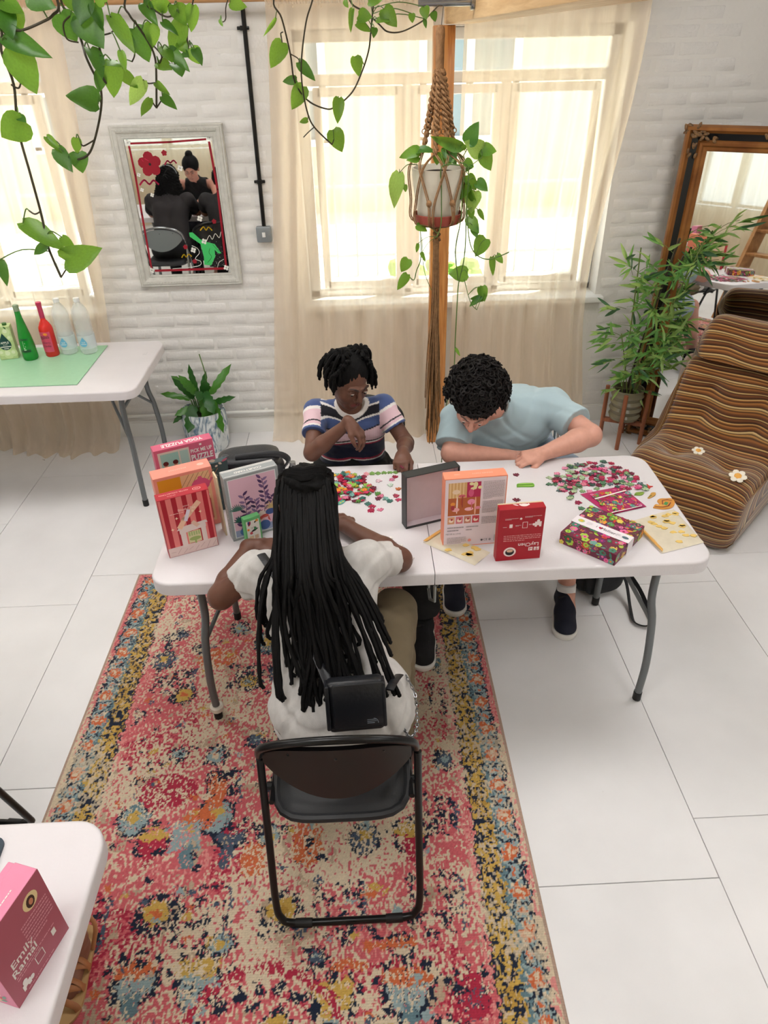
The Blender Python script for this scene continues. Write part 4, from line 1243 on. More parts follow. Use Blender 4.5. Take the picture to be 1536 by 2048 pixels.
VINES = {'A':([[(-.579,1.45,2.241),(-.584,1.45,2.206),(-.587,1.45,2.157),(-.599,1.45,2.09),(-.593,1.45,2.016),(-.596,1.45,1.952),(-.598,1.45,1.9),(-.601,1.45,1.878),(-.591,1.45,1.829)],[(-.476,1.45,2.274),(-.492,1.45,2.254),(-.506,1.45,2.244),(-.54,1.45,2.234),(-.564,1.45,2.237)],[(-.587,1.45,2.157),(-.579,1.45,2.152),(-.563,1.45,2.174)],[(-.617,1.45,1.954),(-.607,1.45,1.948),(-.596,1.45,1.952)],[(-.591,1.45,1.829),(-.568,1.45,1.854)]],[(-.559,1.45,2.271,-.562,1.447,2.226,.042),(-.57,1.45,2.262,-.557,1.429,2.232,.031),(-.575,1.45,2.23,-.517,1.431,2.203,.031),(-.566,1.45,2.209,-.549,1.444,2.153,.043),(-.582,1.45,2.102,-.617,1.438,2.081,.045),(-.589,1.45,2.109,-.576,1.439,2.103,.013),(-.635,1.45,1.932,-.57,1.434,1.893,.031),(-.574,1.45,1.861,-.509,1.43,1.88,.043),(-.601,1.45,1.893,-.628,1.448,1.876,.015),(-.569,1.45,1.905,-.551,1.449,1.88,.016),(-.703,1.45,1.865,-.69,1.429,1.83,.02),(-.521,1.45,2.279,-.485,1.439,2.267,.03),(-.568,1.45,2.275,-.535,1.431,2.261,.025)]),'B':([[(-.525,1.62,2.281),(-.514,1.62,2.256),(-.508,1.62,2.216),(-.498,1.62,2.195),(-.493,1.62,2.175),(-.49,1.62,2.142),(-.497,1.62,2.105),(-.522,1.62,2.052),(-.541,1.62,2.025),(-.577,1.62,2.016)],[(-.469,1.62,2.28),(-.471,1.62,2.25),(-.474,1.62,2.221),(-.474,1.62,2.189),(-.476,1.62,2.164),(-.474,1.62,2.149)],[(-.515,1.62,2.257),(-.53,1.62,2.245),(-.529,1.62,2.222),(-.51,1.62,2.216)],[(-.522,1.62,2.052),(-.546,1.62,2.042),(-.549,1.62,2.046)],[(-.468,1.62,2.226),(-.448,1.62,2.231),(-.439,1.62,2.246),(-.442,1.62,2.255)]],[(-.532,1.62,2.261,-.516,1.62,2.224,.039),(-.496,1.62,2.258,-.467,1.609,2.215,.047),(-.481,1.62,2.285,-.491,1.602,2.25,.033),(-.47,1.62,2.273,-.459,1.614,2.241,.023),(-.492,1.62,2.205,-.471,1.596,2.17,.027),(-.471,1.62,2.187,-.438,1.597,2.184,.023),(-.455,1.62,2.184,-.462,1.619,2.133,.034),(-.481,1.62,2.17,-.489,1.619,2.139,.02),(-.498,1.62,2.115,-.541,1.606,2.134,.043),(-.6,1.62,2.038,-.575,1.597,2.006,.026),(-.559,1.62,2.031,-.557,1.61,2.001,.032),(-.556,1.62,2.057,-.559,1.615,2.033,.017),(-.614,1.62,2.06,-.591,1.609,2.038,.014),(-.442,1.62,2.255,-.41,1.619,2.206,.03),(-.435,1.62,2.201,-.431,1.614,2.173,.013),(-.508,1.62,2.288,-.498,1.609,2.265,.028),(-.447,1.62,2.275,-.459,1.608,2.287,.019)]),'C':([[(-.449,1.78,2.286),(-.444,1.78,2.261),(-.434,1.78,2.243),(-.416,1.78,2.214),(-.41,1.78,2.19),(-.412,1.78,2.163),(-.424,1.78,2.095)],[(-.405,1.78,2.285),(-.391,1.78,2.268),(-.366,1.78,2.256),(-.343,1.78,2.267)],[(-.331,1.78,2.238),(-.337,1.78,2.201)],[(-.418,1.78,2.142),(-.435,1.78,2.141),(-.442,1.78,2.148)],[(-.408,1.78,2.208),(-.393,1.78,2.19),(-.405,1.78,2.172)],[(-.424,1.78,2.095),(-.433,1.78,2.111)],[(-.424,1.78,2.095),(-.407,1.78,2.113)],[(-.445,1.78,2.209),(-.449,1.78,2.191),(-.458,1.78,2.181)]],[(-.442,1.78,2.238,-.423,1.774,2.19,.042),(-.406,1.78,2.246,-.407,1.774,2.21,.028),(-.343,1.78,2.25,-.375,1.775,2.204,.04),(-.352,1.78,2.276,-.334,1.769,2.247,.034),(-.315,1.78,2.275,-.321,1.773,2.237,.024),(-.395,1.78,2.285,-.377,1.779,2.268,.031),(-.39,1.78,2.205,-.372,1.759,2.184,.025),(-.376,1.78,2.201,-.344,1.766,2.168,.021),(-.369,1.78,2.174,-.356,1.764,2.159,.03),(-.33,1.78,2.203,-.319,1.775,2.179,.027),(-.324,1.78,2.2,-.31,1.755,2.178,.018),(-.404,1.78,2.178,-.378,1.759,2.169,.025),(-.442,1.78,2.148,-.475,1.777,2.108,.027),(-.483,1.78,2.163,-.458,1.772,2.14,.022),(-.435,1.78,2.114,-.454,1.762,2.089,.02),(-.407,1.78,2.117,-.381,1.762,2.098,.018),(-.416,1.78,2.142,-.391,1.757,2.125,.013),(-.472,1.78,2.258,-.448,1.769,2.215,.024),(-.413,1.78,2.28,-.393,1.759,2.251,.024),(-.381,1.78,2.248,-.354,1.763,2.23,.016),(-.353,1.78,2.213,-.34,1.772,2.198,.021),(-.349,1.78,2.195,-.337,1.765,2.189,.014),(-.366,1.78,2.273,-.384,1.758,2.278,.021)]),'D':([[(-.194,2.3,2.301),(-.177,2.309,2.261),(-.162,2.318,2.181),(-.157,2.327,2.116),(-.125,2.336,2.07),(-.079,2.345,2.048),(-.049,2.355,2.049),(.001,2.364,2.082),(.032,2.373,2.131),(.054,2.382,2.183),(.062,2.391,2.231),(.072,2.4,2.3)],[(-.093,2.32,2.3),(-.114,2.32,2.252),(-.133,2.32,2.168),(-.136,2.32,2.108),(-.127,2.32,2.042),(-.11,2.32,2.003),(-.062,2.32,1.956)],[(.006,2.4,2.301),(.053,2.443,2.273),(.088,2.486,2.247),(.116,2.529,2.228),(.162,2.571,2.228),(.221,2.614,2.251),(.256,2.657,2.273),(.284,2.7,2.295)],[(-.11,2.32,2.003),(-.128,2.32,1.99),(-.144,2.32,1.977)],[(-.161,2.3,2.181),(-.143,2.3,2.171),(-.137,2.3,2.161)],[(-.181,2.3,2.208),(-.184,2.3,2.227),(-.177,2.3,2.231)],[(-.062,2.32,1.956),(-.056,2.32,1.969)],[(-.314,2.3,2.303),(-.327,2.3,2.263),(-.337,2.3,2.256)]],[(-.183,2.33,2.208,-.216,2.309,2.155,.044),(-.142,2.33,2.161,-.102,2.317,2.121,.028),(-.136,2.33,2.104,-.167,2.315,2.053,.043),(-.152,2.33,2.12,-.189,2.329,2.117,.023),(.015,2.33,2.171,.024,2.324,2.128,.032),(-.036,2.33,2.073,-.042,2.31,2.016,.032),(-.057,2.33,1.993,-.035,2.32,1.94,.047),(-.129,2.33,2.02,-.151,2.326,2.016,.015),(.028,2.33,2.265,.061,2.316,2.26,.034),(.097,2.33,2.278,.127,2.312,2.24,.039),(.078,2.33,2.256,.109,2.313,2.255,.028),(.022,2.33,2.246,.058,2.321,2.23,.023),(.07,2.33,2.236,.068,2.319,2.216,.018),(.014,2.33,2.278,.003,2.317,2.232,.016),(.056,2.33,2.294,.092,2.311,2.3,.027),(-.007,2.33,2.299,-.001,2.317,2.283,.016),(.206,2.33,2.28,.21,2.32,2.254,.027),(.172,2.33,2.266,.173,2.318,2.247,.018),(.229,2.33,2.268,.237,2.329,2.248,.021),(.207,2.33,2.254,.211,2.329,2.233,.011),(-.196,2.33,2.262,-.228,2.312,2.224,.01),(-.308,2.3,2.299,-.269,2.275,2.287,.029),(-.34,2.3,2.262,-.335,2.285,2.248,.011)]),'E':([[(.42,3.08,1.788),(.35,3.08,1.784),(.35,3.08,1.7),(.352,3.08,1.571),(.335,3.08,1.518)],[(.423,3.1,1.795),(.458,3.102,1.775),(.461,3.104,1.712),(.459,3.105,1.609),(.458,3.107,1.508),(.456,3.109,1.41),(.44,3.111,1.309),(.436,3.113,1.219),(.435,3.115,1.062),(.429,3.116,.896),(.396,3.118,.677),(.387,3.12,.379)],[(.442,3.13,1.766),(.439,3.13,1.585),(.422,3.13,1.463),(.427,3.13,1.392),(.439,3.13,1.319)],[(.458,3.1,1.623),(.474,3.1,1.496),(.506,3.1,1.439),(.555,3.1,1.417),(.606,3.1,1.422),(.648,3.1,1.442)],[(.27,3.3,1.763),(.279,3.3,1.577),(.288,3.3,1.397),(.269,3.3,1.322),(.254,3.3,1.284),(.226,3.3,1.308)],[(.291,3.3,1.47),(.304,3.3,1.321),(.345,3.3,1.219)],[(.46,3.1,1.334),(.491,3.1,1.236),(.523,3.1,1.197)],[(.185,3.15,1.757),(.216,3.15,1.787),(.258,3.15,1.783)],[(.474,3.12,1.782),(.513,3.12,1.808)],[(.439,3.15,1.806),(.462,3.15,1.843)]],[(.183,3.14,1.757,.155,3.13,1.634,.059),(.263,3.14,1.839,.188,3.136,1.817,.042),(.256,3.14,1.83,.322,3.127,1.842,.042),(.429,3.14,1.85,.318,3.115,1.879,.046),(.46,3.14,1.856,.487,3.121,1.929,.068),(.516,3.14,1.824,.451,3.127,1.863,.068),(.512,3.14,1.836,.566,3.118,1.831,.051),(.516,3.14,1.824,.556,3.134,1.762,.058),(.393,3.14,1.815,.352,3.127,1.778,.051),(.365,3.14,1.846,.411,3.116,1.793,.054),(.338,3.14,1.828,.331,3.126,1.788,.041),(.449,3.14,1.795,.482,3.129,1.774,.034),(.471,3.14,1.763,.459,3.133,1.78,.031),(.465,3.14,1.742,.493,3.126,1.689,.045),(.501,3.14,1.718,.541,3.116,1.688,.043),(.474,3.14,1.706,.428,3.14,1.656,.049),(.474,3.14,1.694,.492,3.12,1.632,.042),(.496,3.14,1.68,.475,3.119,1.607,.073),(.478,3.14,1.615,.484,3.118,1.58,.032),(.469,3.14,1.576,.519,3.121,1.524,.054),(.496,3.14,1.541,.509,3.12,1.504,.032),(.553,3.14,1.491,.507,3.127,1.431,.073),(.584,3.14,1.413,.59,3.126,1.341,.026),(.605,3.14,1.423,.631,3.129,1.393,.033),(.48,3.14,1.348,.403,3.139,1.35,.065),(.55,3.14,1.29,.558,3.118,1.232,.038),(.561,3.14,1.245,.502,3.126,1.236,.034),(.219,3.14,1.417,.189,3.135,1.367,.048),(.215,3.14,1.352,.173,3.127,1.292,.039),(.255,3.14,1.555,.297,3.128,1.536,.034),(.277,3.14,1.443,.295,3.131,1.41,.025),(.259,3.14,1.479,.255,3.131,1.446,.018),(.205,3.14,1.713,.208,3.127,1.69,.021),(.263,3.14,1.812,.215,3.124,1.809,.034),(.514,3.14,1.608,.535,3.125,1.57,.02),(.43,3.14,1.57,.407,3.129,1.566,.029),(.437,3.14,1.832,.422,3.139,1.857,.041),(.536,3.12,1.292,.545,3.114,1.23,.027),(.543,3.12,1.252,.494,3.116,1.211,.028),(.437,3.12,1.013,.456,3.105,.983,.014)])}
M_TERRA = mat('terracotta', srgb(170, 84, 62), .6, noise=(20, .1))
M_SOIL = mat('dark_soil', srgb(48, 36, 28), .95, bump=(60, .8))
def basket(label, x, y, z, key, seed, up):
    t = thing('trailing_pothos', label, 'plant', (x, y, z))
    MB().lathe([(.0, 0), (.07, 0), (.085, .02), (.10, .12), (.104, .13), (.094, .13), (.09, .11), (0, .108)], 20).build('hanging_pot', M_TERRA, t)
    c = MB()
    for k in range(3):
        a = 2 * pi * k / 3 + .3
        c.tube([(cos(a) * .1, sin(a) * .1, .12), (0, 0, .44), (0, 0, CEIL - z)], .002, 5)
    c.build('hanging_cord', M_VINE, t)
    vine_plant(t, VINES[key][0], VINES[key][1], seed, .0023, up)
basket('trailing pothos at the far top left, one long bare vine over the left window', -.62, 1.38, 2.45, 'A', 1, {0: (-.60, 1.4, 2.55), 1: (-.56, 1.42, 2.56)})
basket('trailing pothos at the top left whose vine curls above the framed mirror', -.40, 1.66, 2.45, 'B', 2, {0: (-.42, 1.62, 2.56), 1: (-.40, 1.62, 2.56)})
basket('bushy trailing pothos hanging nearest the black conduit at the top', -.24, 1.86, 2.45, 'C', 3, {0: (-.27, 1.8, 2.56), 1: (-.24, 1.8, 2.56), 2: (-.2, 1.8, 2.56)})
basket('trailing pothos with long looping vines in front of the left sheer curtain panel', .02, 2.42, 2.45, 'D', 4, {0: (-.03, 2.36, 2.56), 1: (.0, 2.36, 2.56), 2: (.04, 2.4, 2.56), 7: (-.1, 2.36, 2.56)})

# ---- macrame hanger, pot and its plant
MX, MY = .345, 3.2
M_ROPE = mat('brown_jute_rope', srgb(158, 118, 80), .85, noise=(60, .25), bump=(150, .4))
rod = thing('steel_bracket_rod', 'short shiny steel rod sticking out of the beam end holding the hanging planter', 'bracket', (.40, 3.2, 2.318))
MB().tube([(-.14, 0, 0), (.075, 0, 0)], .013, 12).build('rod', M_CHR, rod)
MB().tube([(.055, 0, 0), (.07, 0, 0)], .026, 14).build('flange', M_CHR, rod)
mc = thing('macrame_hanger', 'brown macrame rope plant hanger with a long fringe hanging before the pine post', 'plant hanger', (MX, MY, 2.3))
hk = MB().tube(bez([(0, 0, .032), (.012, 0, .024), (.008, 0, 0), (0, 0, -.09)], 5), .0018, 6).build('wire_hook', M_CHR, mc)
MB().lathe([(.004, -.21), (.015, -.20), (.017, -.16), (.016, -.11), (.018, -.08), (.016, -.06), (.008, -.05)], 14).build('wrapped_top', M_ROPE, mc)
rr = random.Random(6)
ZR = 1.765 - 2.3   # rim
def knots(p0, p1, n, r0, r1):
    """a spiralling run of square knots"""
    mb = MB(); p0, p1 = Vector(p0), Vector(p1)
    for s in range(3):
        pts = []; rad = []
        for k in range(n * 4 + 1):
            t_ = k / (n * 4)
            c = p0.lerp(p1, t_); a = t_ * n * 2.6 + s * 2 * pi / 3
            q = (r0 + (r1 - r0) * t_) * (.65 + .35 * abs(sin(t_ * n * pi)))
            pts.append(c + Vector((cos(a) * q, sin(a) * q, 0))); rad.append(.0052 * (.75 + .5 * abs(sin(t_ * n * pi))))
        mb.tube(pts, rad, 6)
    return mb
angs = [radians(a) for a in (200, 245, 300, 350)] + [radians(90), radians(140)]
for i, a in enumerate((radians(205), radians(255), radians(300), radians(345))):
    d = Vector((cos(a), sin(a), 0))
    top = d * .010 + Vector((0, 0, -.19)); mid = d * .052 + Vector((0, 0, -.395)); low = d * .072 + Vector((0, 0, -.475))
    knots(top, mid, 9, .009, .012).build('knotted_spiral', M_ROPE, mc)
    knots(mid, low, 3, .006, .007).build('knotted_cord', M_ROPE, mc)
    lp = MB()
    for s in (-1, 1): lp.tube([mid + Vector((s * .012 + cos(q) * .009, 0, sin(q) * .009 - .005)) for q in [2 * pi * k / 10 for k in range(10)]], .0022, 5, closed=True)
    lp.build('knot_loops', M_ROPE, mc)
    # strings from the cord to the rim, crossing the pot side to the net knots
    for s in (-1, 1):
        a2 = a + s * .38; d2 = Vector((cos(a2), sin(a2), 0))
        p = [low, d2 * .118 + Vector((0, 0, ZR + .006)), (Vector((cos(a + s * .72), sin(a + s * .72), 0)) * .113 + Vector((0, 0, ZR - .12))), Vector((cos(a + s * .76), sin(a + s * .76), 0)) * .108 + Vector((0, 0, ZR - .205)), Vector((0, 0, ZR - .235))]
        for e in (-.0035, .0035):
            MB().tube(bez([q + Vector((e, e, 0)) for q in p], 5), .0026, 5).build('net_cord', M_ROPE, mc)
    dk = Vector((cos(a + .74), sin(a + .74), 0)) * .115
    MB().ball((dk.x, dk.y, ZR - .12), (.012, .012, .014), 8, 6).build('net_knot', M_ROPE, mc)
knots((0, 0, ZR - .225), (.002, 0, ZR - .30), 3, .012, .014).build('gathering_knot', M_ROPE, mc)
MB().lathe([(.008, ZR - .40), (.014, ZR - .38), (.013, ZR - .33), (.014, ZR - .30), (.01, ZR - .29)], 12).build('wrapped_neck', M_ROPE, mc)
for k in range(48):
    a = rr.uniform(0, 6.28); q = rr.uniform(.002, .014)
    e = rr.gauss(0, .018)
    L = rr.uniform(.55, .92)
    fx = rr.uniform(-.038, .040)
    p = [(cos(a) * q, sin(a) * q, ZR - .38), (cos(a) * q * 1.3, sin(a) * q * 1.3, ZR - .55), (fx * .6 + cos(a) * q, sin(a) * q * 2, ZR - .38 - L * .6), (fx + rr.uniform(-.006, .006), sin(a) * q * 3, ZR - .38 - L)]
    MB().tube(bez(p, 5), .0026, 5).build('fringe_strand', M_ROPE, mc)
hp = thing('hanging_pot_plant', 'pothos in a cream ribbed pot with a red saucer, slung in the macrame hanger', 'plant', (MX + .005, MY, 2.3 + ZR - .205))
MB().lathe([(.0, .006), (.082, .006), (.086, .012), (.090, .05), (.096, .07), (.1, .1), (.105, .13), (.109, .16), (.112, .2), (.114, .206), (.106, .206), (.1, .18), (.0, .178)], 36).build('cream_pot', mat('cream_glazed_pot', srgb(222, 214, 196), .45, noise=(4, .06), bump=(25, .15)), hp)
MB().lathe([(0, -.012), (.088, -.012), (.098, -.006), (.106, .03), (.102, .032), (.094, .0), (0, -.002)], 30).build('red_saucer', mat('red_plastic_saucer', srgb(160, 72, 58), .4), hp)
MB().lathe([(0, .18), (.1, .181), (.06, .19), (0, .192)], 20).build('soil', M_SOIL, hp)
vine_plant(hp, VINES['E'][0], VINES['E'][1], 5, .0024)

# ---- orchid cactus in the blue and white pot
op = thing('orchid_cactus', 'flat-leaved green orchid cactus in a blue and white marbled pot against the brick wall', 'plant', (-1.03, 4.165, 0))
mp_ = mat('blue_white_marbled_glaze', srgb(220, 226, 228), .25)
nt = mp_.node_tree; b = nt.nodes['Principled BSDF']
tc = nt.nodes.new('ShaderNodeTexCoord'); mpn = nt.nodes.new('ShaderNodeMapping'); mpn.inputs['Scale'].default_value = (14, 14, 5)
n1 = nt.nodes.new('ShaderNodeTexNoise'); n1.inputs['Scale'].default_value = 1.6; n1.inputs['Detail'].default_value = 6; n1.inputs['Distortion'].default_value = 1.8
rp = nt.nodes.new('ShaderNodeValToRGB'); rp.color_ramp.elements[0].position = .36; rp.color_ramp.elements[0].color = (*srgb(96, 124, 146), 1); rp.color_ramp.elements[1].position = .56; rp.color_ramp.elements[1].color = (*srgb(222, 228, 228), 1)
nt.links.new(tc.outputs['Object'], mpn.inputs[0]); nt.links.new(mpn.outputs[0], n1.inputs['Vector']); nt.links.new(n1.outputs['Fac'], rp.inputs[0]); nt.links.new(rp.outputs[0], b.inputs['Base Color'])
MB().lathe([(0, 0), (.125, 0), (.136, .02), (.142, .1), (.144, .18), (.140, .25), (.136, .268), (.126, .268), (.124, .23), (0, .226)], 32).build('marbled_pot', mp_, op)
MB().lathe([(0, .225), (.124, .228), (.07, .24), (0, .244)], 20).build('soil', M_SOIL, op)
MC1 = leaf_mat('cactus_leaf', srgb(70, 128, 44), srgb(120, 180, 50), .15); MC2 = leaf_mat('cactus_leaf_dark', srgb(44, 96, 40), srgb(90, 150, 40), .15)
CAC = [leaf_mesh('leaf', MC1, 'notch', .1, .25, 1), leaf_mesh('leaf', MC2, 'notch', .1, .1, 2), leaf_mesh('leaf', MC1, 'notch', -.1, .5, 3)]
rr = random.Random(12)
stems = MB()
for (dx, dy, z0, tx, ty, tz, w) in ((-.04, 0, .34, -.14, -.05, .50, .05), (-.02, .02, .36, -.05, .03, .55, .045), (0, 0, .34, .05, .05, .50, .04), (.06, 0, .36, .19, .0, .53, .055), (.06, 0, .30, .22, -.04, .36, .045),
        (-.06, -.02, .34, -.22, -.06, .42, .045), (-.04, -.04, .30, -.14, -.13, .30, .05), (.02, -.05, .36, .06, -.16, .22, .07), (.04, -.04, .40, .10, -.15, .30, .075), (-.04, -.06, .32, -.07, -.18, .19, .08), (.08, -.04, .34, .14, -.15, .17, .055),
        (-.02, -.02, .38, -.05, -.1, .50, .06), (.03, .02, .36, .05, -.02, .46, .07), (-.06, .02, .4, -.15, .0, .50, .04), (.0, -.03, .40, .02, -.12, .38, .06), (-.08, -.03, .28, -.18, -.1, .22, .035)):
    place_leaf(rr.choice(CAC), op, Vector((dx, dy, z0)) + op.location, Vector((tx, ty, tz)) + op.location, w, rr, .3)
    stems.tube(bez([(dx * .4, dy * .4, .22), (dx * .8, dy * .8, .28), (dx, dy, z0)], 4), .004, 5)
stems.tube(bez([(.02, 0, .24), (.05, .02, .45), (.03, .03, .62)], 4), .0035, 5)
tag(stems.build('stems', M_VINEG, op), kind='stuff')

# ---- bamboo on a wooden stand
BX, BY = 1.66, 4.02
st = thing('plant_stand', 'small four-legged wooden plant stand in front of the tall mirror', 'plant stand', (BX, BY, 0), radians(20))
M_TEAK = wood('brown_teak', srgb(172, 106, 72), srgb(126, 70, 44), .45, (8, 8, .7))
for a in range(4):
    q = pi / 4 + a * pi / 2
    MB().tube([(cos(q) * .125, sin(q) * .125, 0), (cos(q) * .125, sin(q) * .125, .37)], .0135, 10).build('leg', M_TEAK, st)
for q in (pi / 4, -pi / 4):
    MB().box((0, 0, .14 + (.012 if q > 0 else 0)), (.25, .028, .024), Matrix.Rotation(q, 3, 'Z')).build('cross_rail', M_TEAK, st)
bp = thing('bamboo_plant', 'leafy potted bamboo with dark canes in a ribbed olive pot on the wooden stand', 'plant', (BX, BY, .166))
MB().lathe([(0, 0), (.075, 0), (.09, .008), (.098, .03), (.088, .048), (.100, .075), (.089, .094), (.101, .12), (.090, .139), (.101, .165), (.092, .182), (.097, .205), (.088, .205), (.086, .16), (0, .155)], 32).build('ribbed_pot', mat('olive_glaze', srgb(128, 120, 96), .22, noise=(8, .1)), bp)
MB().lathe([(0, .156), (.086, .158), (.04, .17), (0, .172)], 18).build('soil', M_SOIL, bp)
ML4 = leaf_mat('bamboo_leaf', srgb(104, 158, 84), srgb(170, 220, 110), .4); ML5 = leaf_mat('bamboo_leaf_dark', srgb(60, 100, 66), srgb(110, 160, 90), .25); ML6 = leaf_mat('bamboo_leaf_light', srgb(160, 192, 110), srgb(200, 230, 130), .4)
BAM = [leaf_mesh('leaf', m, 'lance', .15, d, i) for i, (m, d) in enumerate([(ML4, .15), (ML5, .1), (ML6, .2), (ML4, .4), (ML6, .35), (ML4, .25)])]
M_CANE = mat('dark_bamboo_cane', srgb(58, 48, 34), .4, noise=(30, .3, (1, 1, 6)))
M_CANEG = mat('green_cane', srgb(110, 126, 60), .5)
canes = []
for (bx, by, tx, ty, tz, r, m) in ((-.02, .0, .12, -.02, 1.10, .0075, M_CANE), (.02, .02, .17, .0, 1.0, .0065, M_CANE), (0, -.02, .06, -.03, .88, .006, M_CANEG), (-.03, .02, -.08, .0, 1.05, .004, M_CANEG), (.03, 0, .25, -.05, 1.1, .004, M_CANEG), (-.01, -.03, -.13, -.06, .58, .0035, M_CANEG), (.02, -.03, .14, -.1, .62, .0035, M_CANEG)):
    p = bez([(bx, by, .15), (bx + (tx - bx) * .45, by + (ty - by) * .4, .15 + (tz - .15) * .5), (tx, ty, tz)], 8)
    MB().tube(p, r, 8).build('cane', m, bp)
    canes.append(p)
rr = random.Random(31)
tw = MB(); nleaf = 0
def spray(P, d, n, ln):
    global nleaf
    P = Vector(P); d = Vector(d).normalized()
    end = P + d * rr.uniform(.08, .15)
    tw.tube(bez([P, (P + end) / 2 + Vector((0, 0, .012)), end], 3), .0014, 4)
    for k in range(n):
        b0 = P.lerp(end, .35 + .65 * k / max(1, n - 1))
        dd = (d + Vector((rr.uniform(-.9, .9), rr.uniform(-.9, .9), rr.uniform(-.9, .55)))).normalized()
        t1 = b0 + dd * rr.uniform(.7, 1.15) * ln
        for q in (b0, t1):      # keep clear of the mirror behind
            ds = (q.x + bp.location.x - 1.755) * -.515 + (q.y + bp.location.y - 4.165) * -.857
            if ds < .075: q.y -= (.075 - ds) / .857
        place_leaf(rr.choice(BAM), bp, bp.location + b0, bp.location + t1, rr.uniform(.013, .022), rr, .8)
        nleaf += 1
for ci, p in enumerate(canes):
    for k in range(13 if ci < 3 else 11):
        P = p[int((.22 + .78 * rr.random()) * (len(p) - 1))]
        a = rr.uniform(0, 2 * pi)
        spray(P, (cos(a), sin(a) * .6 - .25, rr.uniform(-.15, .6)), rr.randint(4, 6), rr.uniform(.085, .125))
spray((.27, -.05, 1.1), (.8, -.1, .45), 5, .11); spray((.22, -.06, .95), (1, 0, .3), 5, .10); spray((-.1, 0, .9), (-.5, -.2, .8), 6, .12); spray((-.12, -.04, .72), (-1, -.2, .1), 6, .11); spray((-.14, -.04, .55), (-1, -.2, .0), 5, .11); spray((-.1, -.05, .42), (-1, -.1, -.2), 5, .1)
tag(tw.build('twigs', M_CANEG, bp), kind='stuff')
# ================================================================ puzzle boxes and things on the tables
TT = .006 + .745   # top of the puzzle table
WHT, BLK = srgb(238, 234, 228), srgb(26, 24, 26)
def card(name, col, rough=.45): return mat(name, col, rough, noise=(40, .03))
def carton(name, label, bl, ang, w, d, h, m, z=None, cat='box', lid=None):
    a = radians(ang)
    c = (bl[0] + cos(a) * w / 2 - sin(a) * d / 2, bl[1] + sin(a) * w / 2 + cos(a) * d / 2, TT if z is None else z)
    t = thing(name, label, cat, c, a)
    if lid is None:
        MB().rbox((0, 0, h / 2), (w, d, h), .0012, 1).build('box_body', m, t)
    else:   # lid pulled over a tray: a thin step all round
        MB().rbox((0, d * .12, h / 2), (w - .003, d * .75, h - .003), .001, 1).build('tray', lid, t)
        MB().rbox((0, -d * .11, h / 2), (w, d * .78, h), .0012, 1).build('lid', m, t)
    A = dict(front=Art((-w / 2, -d / 2, 0), (1, 0, 0), (0, 0, 1)), top=Art((-w / 2, -d / 2, h), (1, 0, 0), (0, 1, 0)),
             left=Art((-w / 2, d / 2, 0), (0, -1, 0), (0, 0, 1)), right=Art((w / 2, -d / 2, 0), (0, 1, 0), (0, 0, 1)), back=Art((w / 2, d / 2, 0), (-1, 0, 0), (0, 0, 1)))
    return t, A
rr = random.Random(77)
# ---- pink yoga puzzle
w, d, h = .215, .048, .26
t, A = carton('puzzle_box', 'pink puzzle box with yoga figures and large white lettering, rearmost of the left boxes', (-.752, 2.225), 25, w, d, h, card('rose_card', srgb(206, 96, 124)))
a = A['front']; a.rect(.012, .09, .125, h - .012, srgb(214, 196, 184)); a.rect(.02, .15, .085, h - .02, srgb(150, 190, 180)); a.rect(.09, .15, .12, h - .02, srgb(170, 196, 188)); a.rect(.012, .09, .125, .13, srgb(222, 176, 170))
for u in (.035, .07):
    a.poly([(u - .012, .15), (u + .012, .15), (u + .009, .185), (u - .009, .185)], srgb(60, 140, 90)); a.ell(u, .196, .008, .01, srgb(206, 150, 120)); a.ell(u, .201, .01, .009, srgb(90, 30, 30)); a.line([(u - .03, .182), (u + .03, .182)], .004, srgb(206, 150, 120))
    a.ell(u, .14, .024, .011, srgb(30, 30, 38))
a.text('PICK ME UP', .168, h - .034, .021, WHT, width=.078, bold=.02); a.text('PUZZLE', .168, h - .062, .033, WHT, width=.08, bold=.03); a.rect(.164, h - .016, .172, h - .009, WHT); a.textlines(.13, .16, .205, .172, 1, WHT)
a.text('500 PIECES', .11, .045, .018, WHT); a.build('front_print', t)
a = A['top']; a.text('YOGA PUZZLE', w / 2, d / 2, .030, WHT, rot=pi, width=.15, bold=.03); a.build('top_print', t)
# ---- peach kitchen puzzle
w, d, h = .201, .064, .24
t, A = carton('puzzle_box', 'peach puzzle box with a pink teapot picture, standing behind the red striped box', (-.721, 2.065), 23.7, w, d, h, card('peach_card', srgb(238, 150, 132)))
a = A['front']; a.rect(.012, .02, w - .012, h - .012, srgb(232, 186, 140)); a.rect(.012, h - .085, .09, h - .012, srgb(226, 152, 40))
for k in range(7): a.line([(.09 + .017 * k - .02, h - .085), (.09 + .017 * k + .03, h - .014)], .002, srgb(170, 120, 90))
a.ell(.155, h - .062, .032, .026, srgb(220, 90, 130)); a.ell(.155, h - .034, .008, .006, srgb(220, 90, 130)); a.line([(.185, h - .06), (.195, h - .045)], .006, srgb(220, 90, 130))
a.ell(.03, h - .075, .02, .008, srgb(206, 212, 210)); a.ell(.03, h - .092, .022, .018, srgb(214, 60, 60)); a.ell(.105, h - .082, .022, .02, srgb(120, 160, 110)); a.ell(.105, h - .07, .02, .008, srgb(206, 60, 70)); a.ell(.072, h - .092, .013, .013, srgb(110, 70, 130)); a.ell(.15, h - .11, .03, .015, srgb(240, 220, 210)); a.rect(.02, .03, w - .02, h - .125, srgb(200, 110, 90)); a.build('front_print', t)
a = A['top']; a.text('BREAKFAST', .09, d / 2, .012, srgb(246, 190, 176), rot=pi); a.ell(.17, d / 2, .012, .009, srgb(246, 190, 176)); a.build('top_print', t)
